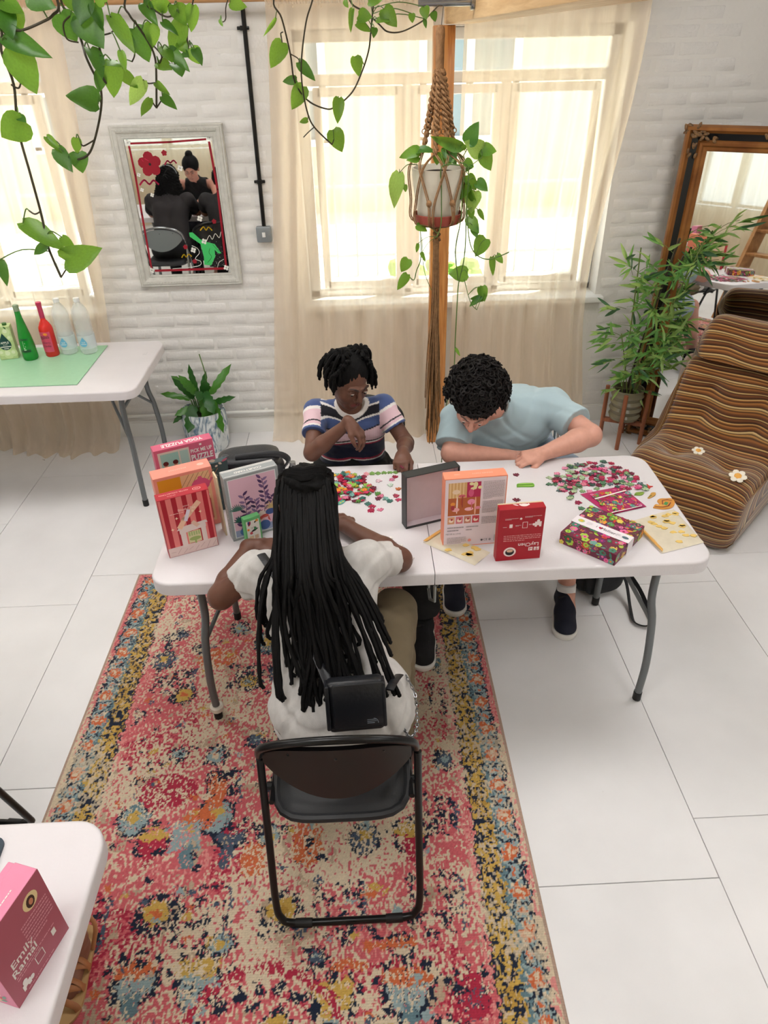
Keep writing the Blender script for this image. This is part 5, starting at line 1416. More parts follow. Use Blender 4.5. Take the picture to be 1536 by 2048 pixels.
# ---- red striped fireplace puzzle
w, d, h = .170, .045, .232
t, A = carton('puzzle_box', 'red and pink striped puzzle box showing a marble fireplace, front left on the puzzle table', (-.681, 1.940), 23.2, w, d, h, card('crimson_card', srgb(178, 36, 52)))
a = A['front']
a.rect(.002, .002, w - .002, h - .002, srgb(226, 122, 118))
for k in range(5): a.rect(.010 + k * .034, .03, .026 + k * .034, h - .002, srgb(170, 28, 44))
a.rect(.002, .002, w - .002, .038, srgb(222, 196, 190))
mar = srgb(224, 204, 198)
a.poly([(.042, .10), (.148, .108), (.142, .118), (.05, .112)], mar); a.rect(.052, .03, .07, .104, mar); a.rect(.122, .034, .138, .108, mar); a.poly([(.05, .085), (.14, .092), (.14, .106), (.05, .102)], mar)
a.rect(.075, .04, .118, .086, srgb(206, 196, 150)); 
for k in range(5): a.rect(.078 + k * .008, .068, .083 + k * .008, .084, srgb(160, 176, 110))
a.ell(.097, .055, .02, .008, srgb(150, 166, 96)); a.rect(.094, .035, .1, .055, srgb(150, 166, 96))
a.line([(.055, .112), (.075, .14), (.10, .165), (.128, .192)], .018, srgb(238, 190, 160)); a.line([(.078, .135), (.092, .17)], .012, srgb(222, 210, 224)); a.line([(.10, .12), (.112, .105)], .014, srgb(220, 180, 160))
for u, v in ((.05, .15), (.03, .11), (.105, .165), (.13, .155)): a.leaf(u - .006, v, .012, .003, 0, srgb(250, 220, 190)); a.leaf(u, v - .006, .012, .003, pi / 2, srgb(250, 220, 190))
a.text('Blissful Tea', .088, .178, .013, srgb(250, 216, 206)); a.text('JIGSAW', .088, .19, .006, srgb(250, 216, 206)); a.textlines(.03, .165, .14, .172, 1, srgb(240, 190, 180))
for k in range(8): a.line([(.01 + .02 * k, .004 + rr.uniform(0, .02)), (.025 + .02 * k, .012 + rr.uniform(0, .02))], .0012, srgb(180, 140, 140))
a.build('front_print', t)
a = A['top']; a.text('HOTEL COLLECTION', .06, d * .62, .010, srgb(244, 196, 190), rot=pi); a.text('500 PIECES', .05, d * .3, .006, srgb(244, 196, 190), rot=pi); a.ell(.135, d / 2, .014, .009, srgb(244, 196, 190)); a.ell(.135, d / 2, .012, .0075, srgb(178, 36, 52)); a.text('500', .135, d / 2, .009, srgb(244, 196, 190), rot=pi); a.build('top_print', t)
a = A['left']; a.text('THE FIREPLACE', d / 2, h * .45, .014, srgb(244, 200, 190), rot=pi / 2); a.rect(.008, h - .04, .034, h - .01, srgb(230, 140, 130)); a.build('side_print', t)
# ---- dark botanical box glimpsed behind
t, A = carton('puzzle_box', 'narrow slice of a dark teal botanical puzzle box behind the peach box', (-.655, 2.178), 24, .168, .03, .205, card('dark_teal_card', srgb(60, 78, 80)))
a = A['front']; 
for k in range(70): a.leaf(rr.uniform(.01, .16), rr.uniform(.01, .22), rr.uniform(.01, .03), rr.uniform(.005, .012), rr.uniform(0, 6.28), rr.choice([srgb(70, 120, 100), srgb(40, 70, 76), srgb(150, 160, 150), srgb(176, 90, 110), srgb(210, 196, 180)]))
a.build('front_print', t)
# ---- courtyard puzzle
w, d, h = .190, .055, .257
t, A = carton('puzzle_box', 'grey puzzle box with a pink picture of purple courtyard plants, beside the dreadlocked person', (-.475, 2.023), 24.5, w, d, h, card('mid_grey_card', srgb(152, 156, 156)), lid=card('pale_grey_card', srgb(196, 194, 190)))
a = A['front']; a.rect(.010, .010, w - .010, h - .010, srgb(225, 226, 224)); a.rect(.013, .013, w - .013, h - .013, srgb(226, 182, 198))
for k in range(16): a.poly([(.02 + rr.uniform(0, .14), .05 + rr.uniform(0, .05))] + [(.02 + rr.uniform(0, .15), .04 + rr.uniform(0, .06)) for _ in range(2)], rr.choice([srgb(150, 40, 40), srgb(196, 80, 70), srgb(220, 200, 190)]))
a.rect(.013, .013, w - .013, .04, srgb(150, 160, 190)); a.ell(.05, .03, .022, .018, srgb(80, 120, 170)); a.ell(.12, .035, .02, .02, srgb(60, 90, 150))
def spray2(u, v, H, n, cols, L=.024):
    a.line([(u, v), (u + .01, v + H * .5), (u + .004, v + H)], .0022, srgb(90, 60, 90))
    for k in range(n):
        q = (k + 1) / n; s = -1 if k % 2 else 1
        a.leaf(u + .007 * sin(q * 3), v + H * q, L, L * .42, pi / 2 - s * rr.uniform(.6, 1.2), rr.choice(cols))
PU = [srgb(80, 50, 96), srgb(110, 76, 120), srgb(60, 40, 76), srgb(140, 110, 150)]
spray2(.055, .085, .09, 9, PU); spray2(.125, .09, .135, 14, PU); spray2(.09, .08, .07, 8, PU); spray2(.15, .08, .07, 8, PU); spray2(.035, .04, .05, 7, PU)
for k in range(11): a.leaf(.03, .12, .03, .004, .2 + k * .27, srgb(70, 110, 100))
for k in range(9): a.leaf(.035, .075, .026, .006, -.2 + k * .4, srgb(50, 96, 86))
for k in range(10): a.leaf(.15, .105, .024, .005, k * .63, srgb(206, 176, 120))
for k in range(9): a.leaf(.055, .07, .02, .007, k * .7, srgb(30, 44, 50))
a.ell(.145, .085, .018, .012, srgb(56, 80, 140)); a.build('front_print', t)
a = A['top']; a.rect(.006, .006, w - .006, .008, WHT); a.rect(.006, d * .7, w - .006, d * .7 + .0015, WHT); a.text('COURTYARD', w * .48, d * .40, .016, WHT, rot=pi, bold=.02); a.build('top_print', t)
a = A['left']; a.text('COURTYARD', d * .55, h * .36, .016, WHT, rot=pi / 2, bold=.02); a.text('1000', d * .55, h * .85, .010, WHT); a.build('side_print', t)
tag(MB().rbox((0, 0, .12), (.006, .05, .24), .001, 1).build('cream_board', card('cream_card', srgb(226, 206, 170)), loc=(-.515, 2.085, TT), rot=(0, 0, radians(24))), 'thin cream card standing against the left side of the grey courtyard box', 'board')
# ---- small green card box
w, d, h = .060, .024, .103
t, A = carton('card_box', 'small green box of cards with bird drawings leaning by the courtyard box', (-.425, 2.004), 30, w, d, h, card('green_card', srgb(110, 190, 120)))
a = A['front']; a.rect(.006, .006, w - .006, h - .012, srgb(236, 232, 222))
for (u, v, L, wd, r, c) in ((.014, .07, .022, .01, 1.2, (150, 30, 60)), (.014, .075, .018, .006, 1.5, (40, 60, 120)), (.035, .078, .014, .006, .7, (30, 30, 30)), (.045, .08, .012, .012, 1.4, (230, 160, 70)), (.02, .045, .03, .008, .3, (30, 30, 30)), (.018, .035, .012, .012, 1, (210, 80, 90)), (.04, .05, .014, .01, 2, (70, 140, 90)), (.015, .06, .01, .01, 4, (240, 150, 60))): a.leaf(u, v, L, wd, r, srgb(*c))
a.rect(.012, .012, .028, .028, srgb(226, 200, 160)); a.rect(.032, .012, .046, .028, srgb(214, 180, 150)); a.textlines(.022, .055, .04, .065, 2, srgb(150, 140, 130)); a.build('front_print', t)
# ---- black open box lid standing on edge
w, d, h = .205, .042, .216
aa = radians(18.5)
t = thing('open_box_lid', 'black cardboard box lid standing on its edge, its pale lilac inside facing the camera', 'box', (.135 + cos(aa) * w / 2 - sin(aa) * d / 2, 2.056 + sin(aa) * w / 2 + cos(aa) * d / 2, TT), aa)
mk_ = card('black_card', srgb(44, 46, 48)); th = .004
MB().rbox((0, d / 2 - .002, h / 2), (w, .004, h), .001, 1).build('back_panel', mk_, t)
for sx in (-1, 1): MB().rbox((sx * (w / 2 - th / 2), 0, h / 2), (th, d, h), .001, 1).build('side_wall', mk_, t)
for z in (th / 2, h - th / 2): MB().rbox((0, 0, z), (w - 2 * th, d, th), .001, 1).build('end_wall', mk_, t)
ml = card('lilac_lining', srgb(216, 202, 208))
MB().box((0, d / 2 - .0055, h / 2), (w - 2 * th, .002, h - 2 * th)).build('lining', ml, t)
for sx in (-1, 1): MB().box((sx * (w / 2 - th - .0008), .002, h / 2), (.001, d - .012, h - 2 * th)).build('lining_side', ml, t)
for z in (th + .0008, h - th - .0008): MB().box((0, .002, z), (w - 2 * th - .002, d - .012, .001)).build('lining_end', ml, t)
# ---- peach box, back side towards us
w, d, h = .209, .051, .273
t, A = carton('puzzle_box', 'tall puzzle box with its white printed back and peach top facing the camera', (.253, 1.940), 4.1, w, d, h, card('apricot_card', srgb(246, 150, 118)), lid=card('apricot_card', srgb(246, 150, 118)))
a = A['front']; pc = srgb(244, 148, 116); a.rect(0, 0, w, h, srgb(236, 218, 224))
a.rect(0, 0, w, .003, pc); a.rect(0, h - .003, w, h, pc); a.rect(0, 0, .003, h, pc); a.rect(w - .003, 0, w, h, pc)
u0, v0, u1, v1 = .014, h - .145, .122, h - .016
a.rect(u0, v0, u1, v1, srgb(186, 96, 50)); a.rect(u0, h - .075, .075, v1, srgb(220, 170, 110)); a.rect(.076, h - .075, u1, v1, srgb(190, 40, 86))
for k in range(5): a.rect(.018 + k * .011, h - .075, .022 + k * .011, v1, srgb(236, 200, 150))
for k in range(10): a.ell(.086 + rr.uniform(0, .034), h - .022 - rr.uniform(0, .03), .007, .006, srgb(240, 226, 170))
for (u, v, ww, hh, c) in ((.044, .17, .006, .07, (246, 214, 200)), (.106, .16, .006, .08, (240, 180, 150)), (.06, .205, .024, .012, (214, 100, 110)), (.03, .175, .016, .014, (236, 150, 60)), (.04, .152, .026, .016, (240, 170, 170)), (.092, .18, .026, .022, (240, 150, 180)), (.085, .152, .03, .014, (250, 190, 200)), (.115, .155, .02, .012, (230, 140, 160)), (.09, .215, .018, .03, (220, 90, 130)), (.06, .182, .008, .03, (180, 70, 40)), (.04, .222, .026, .018, (240, 210, 180)), (.03, .16, .012, .02, (170, 50, 60))): a.ell(u, v, ww / 2, hh / 2, srgb(*c))
a.rect(.06, .16, .064, .205, srgb(160, 70, 50)); a.rect(.092, .15, .095, .178, srgb(214, 100, 120))
for k in range(4):
    x = .014 + k * .028; a.rect(x, h - .178, x + .024, h - .149, srgb(*((222, 160, 120), (214, 120, 130), (200, 130, 110), (206, 70, 80))[k])); a.ell(x + .012, h - .165, .008, .007, srgb(246, 220, 200)); a.ell(x + .014, h - .16, .004, .004, srgb(180, 50, 60))
gy = srgb(160, 146, 150)
a.textlines(.130, h - .085, .2, h - .016, 14, gy, 3); a.textlines(.130, h - .14, .2, h - .092, 10, gy, 4); a.textlines(.130, h - .185, .2, h - .155, 5, gy, 5)
a.textlines(.014, h - .21, .07, h - .186, 2, gy, 6); a.textlines(.078, h - .21, .12, h - .186, 2, gy, 7); a.text('PIECES & LOVE', .035, .055, .008, srgb(120, 106, 110)); a.textlines(.014, .015, .08, .042, 5, gy, 8)
for k in range(14): a.rect(.178 + k * .0016, .015, .178 + k * .0016 + rr.choice((.0006, .001)), .04, BLK)
a.text('CE', .148, .022, .012, srgb(80, 70, 76)); a.ell(.135, .022, .004, .004, srgb(80, 70, 76)); a.ell(.163, .022, .004, .005, gy); a.ell(.092, .025, .006, .006, srgb(236, 150, 140)); a.build('back_print', t)
a = A['top']; a.text('DINNER PARTY', w * .62, d * .5, .010, srgb(252, 196, 176), rot=pi); a.text('1000', w * .22, d * .5, .010, srgb(252, 196, 176), rot=pi); a.build('top_print', t)
# ---- red box standing upside down
w, d, h = .151, .041, .206
t, A = carton('puzzle_box', 'deep red puzzle box standing upside down nearest the table edge', (.421, 1.850), 3.5, w, d, h, card('deep_red_card', srgb(172, 18, 36)), lid=card('cream_card', srgb(226, 206, 170)))
a = A['front']; W2 = srgb(244, 224, 220)
a.text('LayChen', .106, .062, .020, W2, rot=pi, bold=.01); a.rect(.126, .036, .144, .050, W2); a.rect(.129, .039, .141, .041, srgb(172, 18, 36)); a.rect(.134, .036, .136, .050, srgb(172, 18, 36)); a.rect(.108, .036, .122, .050, W2); a.rect(.111, .043, .12, .045, srgb(172, 18, 36)); a.rect(.111, .038, .113, .048, srgb(172, 18, 36))
a.ell(.045, .036, .021, .019, W2, n=22); a.ell(.045, .035, .015, .013, BLK, n=18); a.ell(.045, .040, .011, .006, srgb(222, 180, 150), n=14)
a.textlines(.02, .078, .145, .105, 4, srgb(232, 160, 160), 9)
a.rect(.12, .132, .142, .152, W2); a.ell(.131, .155, .005, .006, W2); a.ell(.117, .142, .005, .005, W2); a.ell(.131, .133, .004, .005, srgb(172, 18, 36))
a.rect(.079, .130, .096, .154, W2); a.rect(.0805, .1315, .0945, .1525, srgb(172, 18, 36)); a.rect(.036, .134, .046, .148, W2)
a.textlines(.015, .136, .031, .14, 1, W2, 2); a.textlines(.056, .138, .075, .144, 2, W2, 2); a.textlines(.10, .14, .117, .146, 2, W2, 3); a.textlines(.02, .165, .064, .172, 2, W2, 4); a.ell(.072, .168, .004, .004, W2); a.textlines(.085, .17, .14, .177, 2, W2, 5); a.build('front_print', t)
a = A['top']; a.ell(.085, d * .5, .014, .008, W2); a.ell(.073, d * .58, .005, .004, W2); a.ell(.1, d * .56, .003, .005, W2); a.leaf(.066, d * .45, .02, .006, 2.6, W2); a.build('top_print', t)
# ---- floral box lying flat with a white band
FL = [srgb(*c) for c in ((214, 62, 118), (232, 110, 160), (150, 34, 70), (96, 150, 60), (170, 206, 70), (70, 130, 110), (120, 50, 110), (236, 150, 60), (210, 70, 50), (60, 96, 60), (110, 160, 150), (226, 200, 90))]
def floral(a, w, h, n, seed, s=1.0):
    r2 = random.Random(seed)
    for k in range(n):
        a.k = 1 + k % 100
        u, v = r2.uniform(0, w), r2.uniform(0, h); q = r2.random(); c = r2.choice(FL); R0 = r2.uniform(.006, .015) * s
        u = min(max(u, R0), w - R0); v = min(max(v, R0), h - R0)
        if q < .35: a.flower(u, v, R0, c, r2.choice(FL), r2.choice((5, 6)))
        elif q < .7: 
            an = r2.uniform(0, 6.28); L = R0 * 1.7
            u2, v2 = u + cos(an) * L, v + sin(an) * L
            if 0 < u2 < w and 0 < v2 < h: a.leaf(u, v, L, R0 * .6, an, c)
        else:
            a.line([(min(max(u + R0 * .8 * cos(t_) * (1 - t_ / 9), 0), w), min(max(v + R0 * .8 * sin(t_) * (1 - t_ / 9), 0), h)) for t_ in [k2 * .6 for k2 in range(11)]], .0016, c)
w, d, h = .205, .215, .046
cx, cy = (.653 + .958) / 2, (1.936 + 1.951) / 2 + .005
t = thing('puzzle_box', 'flat floral puzzle box in a white paper band at the right table end', 'box', (cx, cy, TT), radians(-43.5))
mfl = card('plum_floral_card', srgb(112, 40, 66))
MB().rbox((0, 0, h / 2), (w, d, h), .0012, 1).build('box_body', mfl, t)
sd_ = Art((-w / 2, -d / 2, h), (1, 0, 0), (0, 1, 0)); floral(sd_, w, d, 210, 1); sd_.build('top_print', t)
for i, (O, U, L) in enumerate((((-w / 2, -d / 2, 0), (1, 0, 0), w), ((w / 2, -d / 2, 0), (0, 1, 0), d), ((w / 2, d / 2, 0), (-1, 0, 0), w), ((-w / 2, d / 2, 0), (0, -1, 0), d))):
    f = Art(O, U, (0, 0, 1)); floral(f, L, h, 60, 5 + i); f.build('side_print', t)
bw = .045
bd = MB(); bd.box((0, -.005, h + .0022), (w + .006, bw, .0006))
for s in (-1, 1): bd.box((s * (w / 2 + .0028), -.005, h / 2), (.0006, bw, h + .005))
pb = bd.build('paper_band', card('white_band_paper', srgb(240, 232, 236)), t)
f = Art((-w / 2, -.005 - bw / 2, h + .0026), (1, 0, 0), (0, 1, 0))
f.text('I', w * .40, bw * .5, .016, BLK); f.ell(w * .455, bw * .54, .004, .0045, srgb(190, 30, 80)); f.ell(w * .485, bw * .54, .004, .0045, srgb(190, 30, 80)); f.poly([(w * .437, bw * .52), (w * .503, bw * .52), (w * .47, bw * .34)], srgb(190, 30, 80)); f.text('Mzllier', w * .61, bw * .5, .020, BLK)
f.ell(w * .12, bw * .5, .012, .010, srgb(180, 196, 130)); f.ell(w * .12, bw * .5, .006, .006, srgb(230, 190, 60)); f.textlines(w * .22, bw * .3, w * .32, bw * .7, 4, srgb(190, 180, 186)); f.textlines(w * .75, bw * .3, w * .82, bw * .7, 3, srgb(190, 180, 186)); f.ell(w * .91, bw * .5, .012, .007, srgb(90, 110, 120)); f.build('band_print', t)

# ---- floral packet in clear film, glassine bags
M_FILM = mat('clear_film', (.95, .95, .95), .12)
MATS['clear_film'].node_tree.nodes['Principled BSDF'].inputs['Alpha'].default_value = .25
def flat_packet(name, label, quad, cat):
    c = Vector((sum(q[0] for q in quad) / 4, sum(q[1] for q in quad) / 4, TT))
    t = thing(name, label, cat, c)
    return t, [Vector((q[0], q[1], 0)) - Vector((c.x, c.y, 0)) for q in quad]
def slab(Q, z0, z1, n=8, wob=.0, seed=1):
    r2 = random.Random(seed)
    mb = MB()
    def f(u, v): 
        p = Q[0].lerp(Q[1], u).lerp(Q[3].lerp(Q[2], u), v)
        e = min(u, 1 - u, v, 1 - v) * 2
        return (p.x, p.y, z0 + (z1 - z0) * min(1, e * 5 + .15) + wob * sin(u * 9 + seed) * sin(v * 7 + seed * 2))
    mb.grid(f, n, n)
    return mb
t, Q = flat_packet('floral_packet', 'flat plastic packet with a pink floral picture beside the right puzzle heap', [(.881, 2.093), (1.033, 2.138), (.988, 2.286), (.813, 2.241)], 'packet')
slab(Q, .001, .007, 6).build('packet', card('magenta_floral_print', srgb(176, 40, 96)), t)
U, V = (Q[1] - Q[0]), (Q[3] - Q[0])
f = Art(Q[0] + Vector((0, 0, .0075)), U, V - U.normalized() * V.dot(U.normalized())); floral(f, U.length * .98, .14, 150, 40, .8)
f.k = 120; f.poly([(.004, .10), (U.length - .01, .112), (U.length - .01, .118), (.004, .107)], WHT); f.poly([(.01, .001), (U.length - .02, .001), (U.length - .02, .004), (.01, .006)], WHT); f.build('packet_print', t)
M_GLAS = mat('glassine_paper', srgb(240, 228, 200), .35, noise=(30, .08)); MATS['glassine_paper'].node_tree.nodes['Principled BSDF'].inputs['Alpha'].default_value = .72
M_KRAFT = card('ochre_paper_fold', srgb(226, 172, 92)); M_YPC = card('yellow_cutout', srgb(226, 190, 104))
def glassine(label, quad, seed, fold):
    t, Q = flat_packet('glassine_bag', label, quad, 'bag')
    r2 = random.Random(seed)
    slab(Q, .001, .010, 10, .0015, seed).build('bag', M_GLAS, t)
    for k in range(20 if seed == 3 else 9):
        u, v = r2.uniform(.3, .95), r2.uniform(.1, .92)
        p = Q[0].lerp(Q[1], u).lerp(Q[3].lerp(Q[2], u), v)
        n = 9; ph = r2.uniform(0, 6)
        MB().prism([(p.x + (.012 + .003 * sin(3 * q + ph)) * cos(q), p.y + (.008 + .002 * sin(4 * q + ph)) * sin(q)) for q in [2 * pi * j / n for j in range(n)]], .0102, .0118).build('yellow_cutout', M_YPC, t)
    a0, b0 = (Q[0], Q[3]) if fold == 0 else (Q[0], Q[1])
    c_ = sum(Q, Vector()) / 4
    F = [a0, b0, b0.lerp(c_, .12), a0.lerp(c_, .12)]
    slab(F, .009, .014, 4).build('folded_edge', M_KRAFT, t)
    return t
glassine('glassine bag of yellow cut-outs overhanging the right end of the puzzle table', [(.985, 1.854), (1.150, 1.905), (1.125, 2.115), (.941, 2.047)], 3, 0)
glassine('glassine bag of yellow cut-outs trapped under the tall peach box', [(.188, 1.971), (.348, 1.831), (.412, 1.898), (.255, 2.035)], 6, 0)

# ---- jigsaw pieces
def piece_mesh(seed):
    r2 = random.Random(seed)
    pts = []
    h2 = .0105
    cs = [(-h2, -h2), (h2, -h2), (h2, h2), (-h2, h2)]
    for i in range(4):
        p, q = Vector(cs[i]), Vector(cs[(i + 1) % 4]); d_ = (q - p); n = Vector((d_.y, -d_.x)).normalized()
        s = r2.choice((1, -1, 1, 0)) * .0062
        pts.append(p)
        if s:
            for u, o in ((.40, 0), (.33, .6), (.42, 1.0), (.58, 1.0), (.67, .6), (.60, 0)): pts.append(p + d_ * u + n * s * o)
    mb = MB(); mb.prism([(p.x, p.y) for p in pts], 0, .0022)
    return mb.mesh('puzzle_piece', smooth=False)
M_PIECE = mat('printed_puzzle_card', (1, 1, 1), .5, objcol=True, noise=(120, .35))
M_PBACK = card('blank_puzzle_back', srgb(236, 230, 224))
PCS = [piece_mesh(i) for i in range(9)]
for p in PCS: p.materials.append(M_PIECE)
PALA = [(170, 30, 70), (206, 60, 100), (90, 140, 60), (226, 180, 60), (60, 110, 100), (220, 120, 150), (150, 190, 80), (110, 30, 60), (236, 140, 50), (200, 40, 60), (120, 170, 160)]
PALB = [(150, 30, 70), (206, 70, 120), (80, 120, 90), (60, 90, 80), (226, 140, 170), (110, 30, 56), (130, 160, 110), (176, 50, 80), (170, 190, 150), (90, 110, 110), (214, 120, 140)]
def piece(x, y, z, rz, col, label, group, tilt=0, back=False):
    o = bpy.data.objects.new('puzzle_piece', rr.choice(PCS)); COL.objects.link(o)
    o.location = (x, y, z); o.rotation_euler = (rr.uniform(-tilt, tilt), rr.uniform(-tilt, tilt), rz); o.color = (*srgb(*col), 1)
    s = rr.uniform(.78, .95); o.scale = (s, s, 1)
    tag(o, label, 'puzzle piece', group)
def inside(p, poly):
    r_ = False; n = len(poly)
    for i in range(n):
        (x1, y1), (x2, y2) = poly[i], poly[(i + 1) % n]
        if (y1 > p[1]) != (y2 > p[1]) and p[0] < (x2 - x1) * (p[1] - y1) / (y2 - y1) + x1: r_ = not r_
    return r_
def heap(polys, n, pal, label, group, core, maxz):
    placed = []
    k = 0
    while k < n:
        poly = polys[0] if rr.random() < .8 else polys[1]
        x = rr.uniform(min(p[0] for p in poly), max(p[0] for p in poly)); y = rr.uniform(min(p[1] for p in poly), max(p[1] for p in poly))
        if not inside((x, y), poly): continue
        near = sum(1 for (a_, b_, z_) in placed if abs(a_ - x) < .017 and abs(b_ - y) < .017)
        if near > maxz: 
            continue
        zz = TT + .0004 + .0024 * near
        placed.append((x, y, zz))
        piece(x, y, zz, rr.uniform(0, 6.28), rr.choice(pal), label, group, .03 + .12 * min(1, near)); k += 1
heap([[(-.18, 2.43), (-.09, 2.475), (-.04, 2.44), (.03, 2.33), (-.02, 2.24), (-.15, 2.27)], [(-.15, 2.44), (-.03, 2.45), (.10, 2.23), (.03, 2.13), (-.06, 2.25)]], 125, PALA,
     'loose colourful jigsaw piece in the heap between the striped top and the dreadlocked head', 'jigsaw pieces in the left heap', None, 3)
heap([[(.72, 2.36), (.83, 2.46), (.99, 2.49), (1.08, 2.33), (1.07, 2.25), (.90, 2.29), (.82, 2.29), (.73, 2.26)], [(.69, 2.36), (1.04, 2.47), (1.11, 2.27), (.83, 2.24), (.79, 2.12), (.72, 2.14), (.70, 2.25)]], 165, PALB,
     "loose jigsaw piece in the wide heap beside the pale blue T-shirt wearer's forearm", 'jigsaw pieces in the right heap', None, 2)
for (x, y) in ((.071, 2.005), (.082, 1.981), (.104, 1.956), (.084, 1.949), (.112, 1.935), (.138, 1.884), (.052, 1.99)):
    piece(x, y, TT + .0006, rr.uniform(0, 6), rr.choice(((238, 232, 226), (226, 218, 214), (60, 56, 60))), "pale upturned jigsaw piece near the dreadlocked person's right elbow", 'upturned pale jigsaw pieces')
for k in range(6): piece(.0 + .024 * k, 2.452 + .001 * k, TT + .0006, 0, rr.choice(((150, 40, 66), (196, 90, 110), (120, 160, 80), (226, 150, 160))), "joined border jigsaw piece laid out before the striped-top person's hand", 'joined border pieces')
for k in range(3): piece(-.012, 2.43 - .022 * k, TT + .0006, 0, (130, 26, 52), "joined border jigsaw piece laid out before the striped-top person's hand", 'joined border pieces')
for (x, y, c) in ((.05, 2.395, (226, 190, 200)), (.095, 2.36, (200, 216, 200)), (.10, 2.40, (206, 120, 150)), (.115, 2.42, (150, 30, 60)), (.122, 2.33, (196, 110, 60)), (.118, 2.25, (200, 60, 100)), (.11, 2.28, (170, 50, 80))): piece(x, y, TT + .0006, rr.uniform(0, 6), c, 'stray jigsaw piece lying left of the black lid', 'stray pieces by the black lid')
for (x, y) in ((.52, 2.44), (.49, 2.39), (.565, 2.22), (.60, 2.40)): piece(x, y, TT + .0006, rr.uniform(0, 6), (110, 24, 50), "dark red jigsaw piece near the pale blue T-shirt wearer's fingers", "dark pieces by the resting hand")
def outline_piece(name, label, pts, col, stripes, loc, rz, s=1.0):
    t = thing(name, label, 'puzzle piece', (loc[0], loc[1], TT + .0006), rz)
    P = bez([(x * s, y * s, 0) for x, y in pts] + [(pts[0][0] * s, pts[0][1] * s, 0)], 4)[:-1]
    MB().prism([(p.x, p.y) for p in P], 0, .003).build('card', card(name + '_card', col), t)
    f = Art((0, 0, .0031), (1, 0, 0), (0, 1, 0))
    for (l, w_, c) in stripes: f.line([(x * s, y * s) for x, y in l], w_, c)
    f.build('print', t)
outline_piece('paisley_piece', 'ochre and green swirl-shaped jigsaw piece at the right end of the table', [(-.05, -.012), (-.02, -.03), (.015, -.03), (.045, -.005), (.05, .025), (.03, .03), (.01, .035), (-.01, .025), (-.015, .0), (-.03, .005)], srgb(206, 140, 60),
    [([(-.04, -.01), (-.015, -.02), (.01, -.018), (.03, .0)], .004, srgb(120, 60, 50)), ([(-.005, -.004), (.008, .02), (.03, .022), (.04, .01)], .004, srgb(140, 70, 50)), ([(.004, -.006), (.016, .004)], .012, srgb(70, 140, 80)), ([(-.03, -.004), (0, -.008)], .003, srgb(240, 196, 110))], (1.10, 2.150), .2)
outline_piece('leaf_piece', 'green leaf-shaped jigsaw piece beside the swirl piece', [(-.022, 0), (-.005, .012), (.024, .004), (.004, -.01)], srgb(130, 160, 60), [([(-.018, 0), (.02, .003)], .002, srgb(60, 90, 40))], (1.035, 2.225), .3)
outline_piece('paintbrush_piece', 'small ochre brush-shaped jigsaw piece beside the swirl piece', [(-.024, -.012), (-.004, .004), (.01, .016), (.024, .012), (.012, -.004), (-.018, -.016)], srgb(200, 150, 70), [([(-.02, -.012), (0, .0)], .003, srgb(90, 110, 60))], (1.078, 2.212), .2)
outline_piece('star_piece', 'red star-shaped jigsaw piece at the right rim of the heap', [(-.016, 0), (-.004, .006), (0, .018), (.006, .004), (.018, 0), (.006, -.006), (0, -.016), (-.006, -.005)], srgb(206, 60, 50), [], (1.088, 2.275), 0)
outline_piece('bundle_piece', 'bright green bundle-shaped jigsaw piece between the peach box and the right heap', [(-.034, -.012), (-.03, .008), (-.01, .014), (.03, .012), (.036, -.002), (.028, -.014), (-.01, -.012)], srgb(110, 170, 50), [([(-.03, 0), (.03, .002)], .002, srgb(40, 80, 30)), ([(-.026, -.007), (.028, -.007)], .002, srgb(190, 220, 110)), ([(-.024, .007), (.028, .008)], .002, srgb(190, 220, 110))], (.618, 2.32), 0)
dsc = thing('heart_disc', 'round teal disc with a pink heart beside the dreadlocked head', 'puzzle piece', (-.113, 2.262, TT + .0008))
MB().lathe([(0, 0), (.030, 0), (.030, .003), (0, .003)], 24).build('card', card('teal_disc_card', srgb(90, 170, 160)), dsc)
f = Art((0, 0, .0031), (1, 0, 0), (0, 1, 0)); 
for k in range(12): f.ell(.024 * cos(k * .524), .024 * sin(k * .524), .004, .004, srgb(220, 190, 60), n=7)
f.ell(-.006, .006, .009, .009, srgb(226, 40, 110)); f.ell(.008, .006, .009, .009, srgb(226, 40, 110)); f.poly([(-.014, .003), (.016, .003), (.001, -.016)], srgb(226, 40, 110)); f.build('print', dsc)
# ---- black bag behind the grey box
bg = thing('black_bag', 'black leather bag lying on the table behind the grey courtyard box', 'bag', (-.455, 2.43, TT), radians(8))
M_LEA = mat('black_leather', srgb(40, 41, 44), .42, bump=(200, .15))
def bagf(sx, sy, sz, zc):
    def f(u, v):
        a = u * 2 * pi; b_ = (v - .5) * pi
        ca, sa = cos(a), sin(a); q = 3.2
        r_ = (abs(ca) ** q + abs(sa) ** q) ** (-1 / q)
        cb = max(0, cos(b_)) ** .55; sb = (1 if b_ > 0 else -1) * abs(sin(b_)) ** .7
        return (sx * ca * r_ * cb, sy * sa * r_ * cb, zc + sz * sb)
    return f
mb = MB(); mb.grid(bagf(.135, .075, .05, .05), 32, 14, closeu=True); mb.build('bag_body', M_LEA, bg)
mb = MB(); mb.grid(bagf(.12, .070, .022, .115), 32, 10, closeu=True); mb.build('bag_flap', M_LEA, bg)
MB().tube(bez([(.13, 0, .05), (.15, -.03, .10), (.10, -.05, .142), (-.05, -.05, .143)], 6), .012, 8, flat=.4).build('strap', M_LEA, bg)
MB().ball((-.09, -.02, .137), (.016, .012, .004), 12, 6).build('badge', mat('dark_badge', srgb(80, 82, 86), .3, metal=.5), bg)
bt_ = thing('metal_bottle', 'small brushed metal bottle top showing beside the dreadlocked head', 'bottle', (-.285, 2.40, TT))
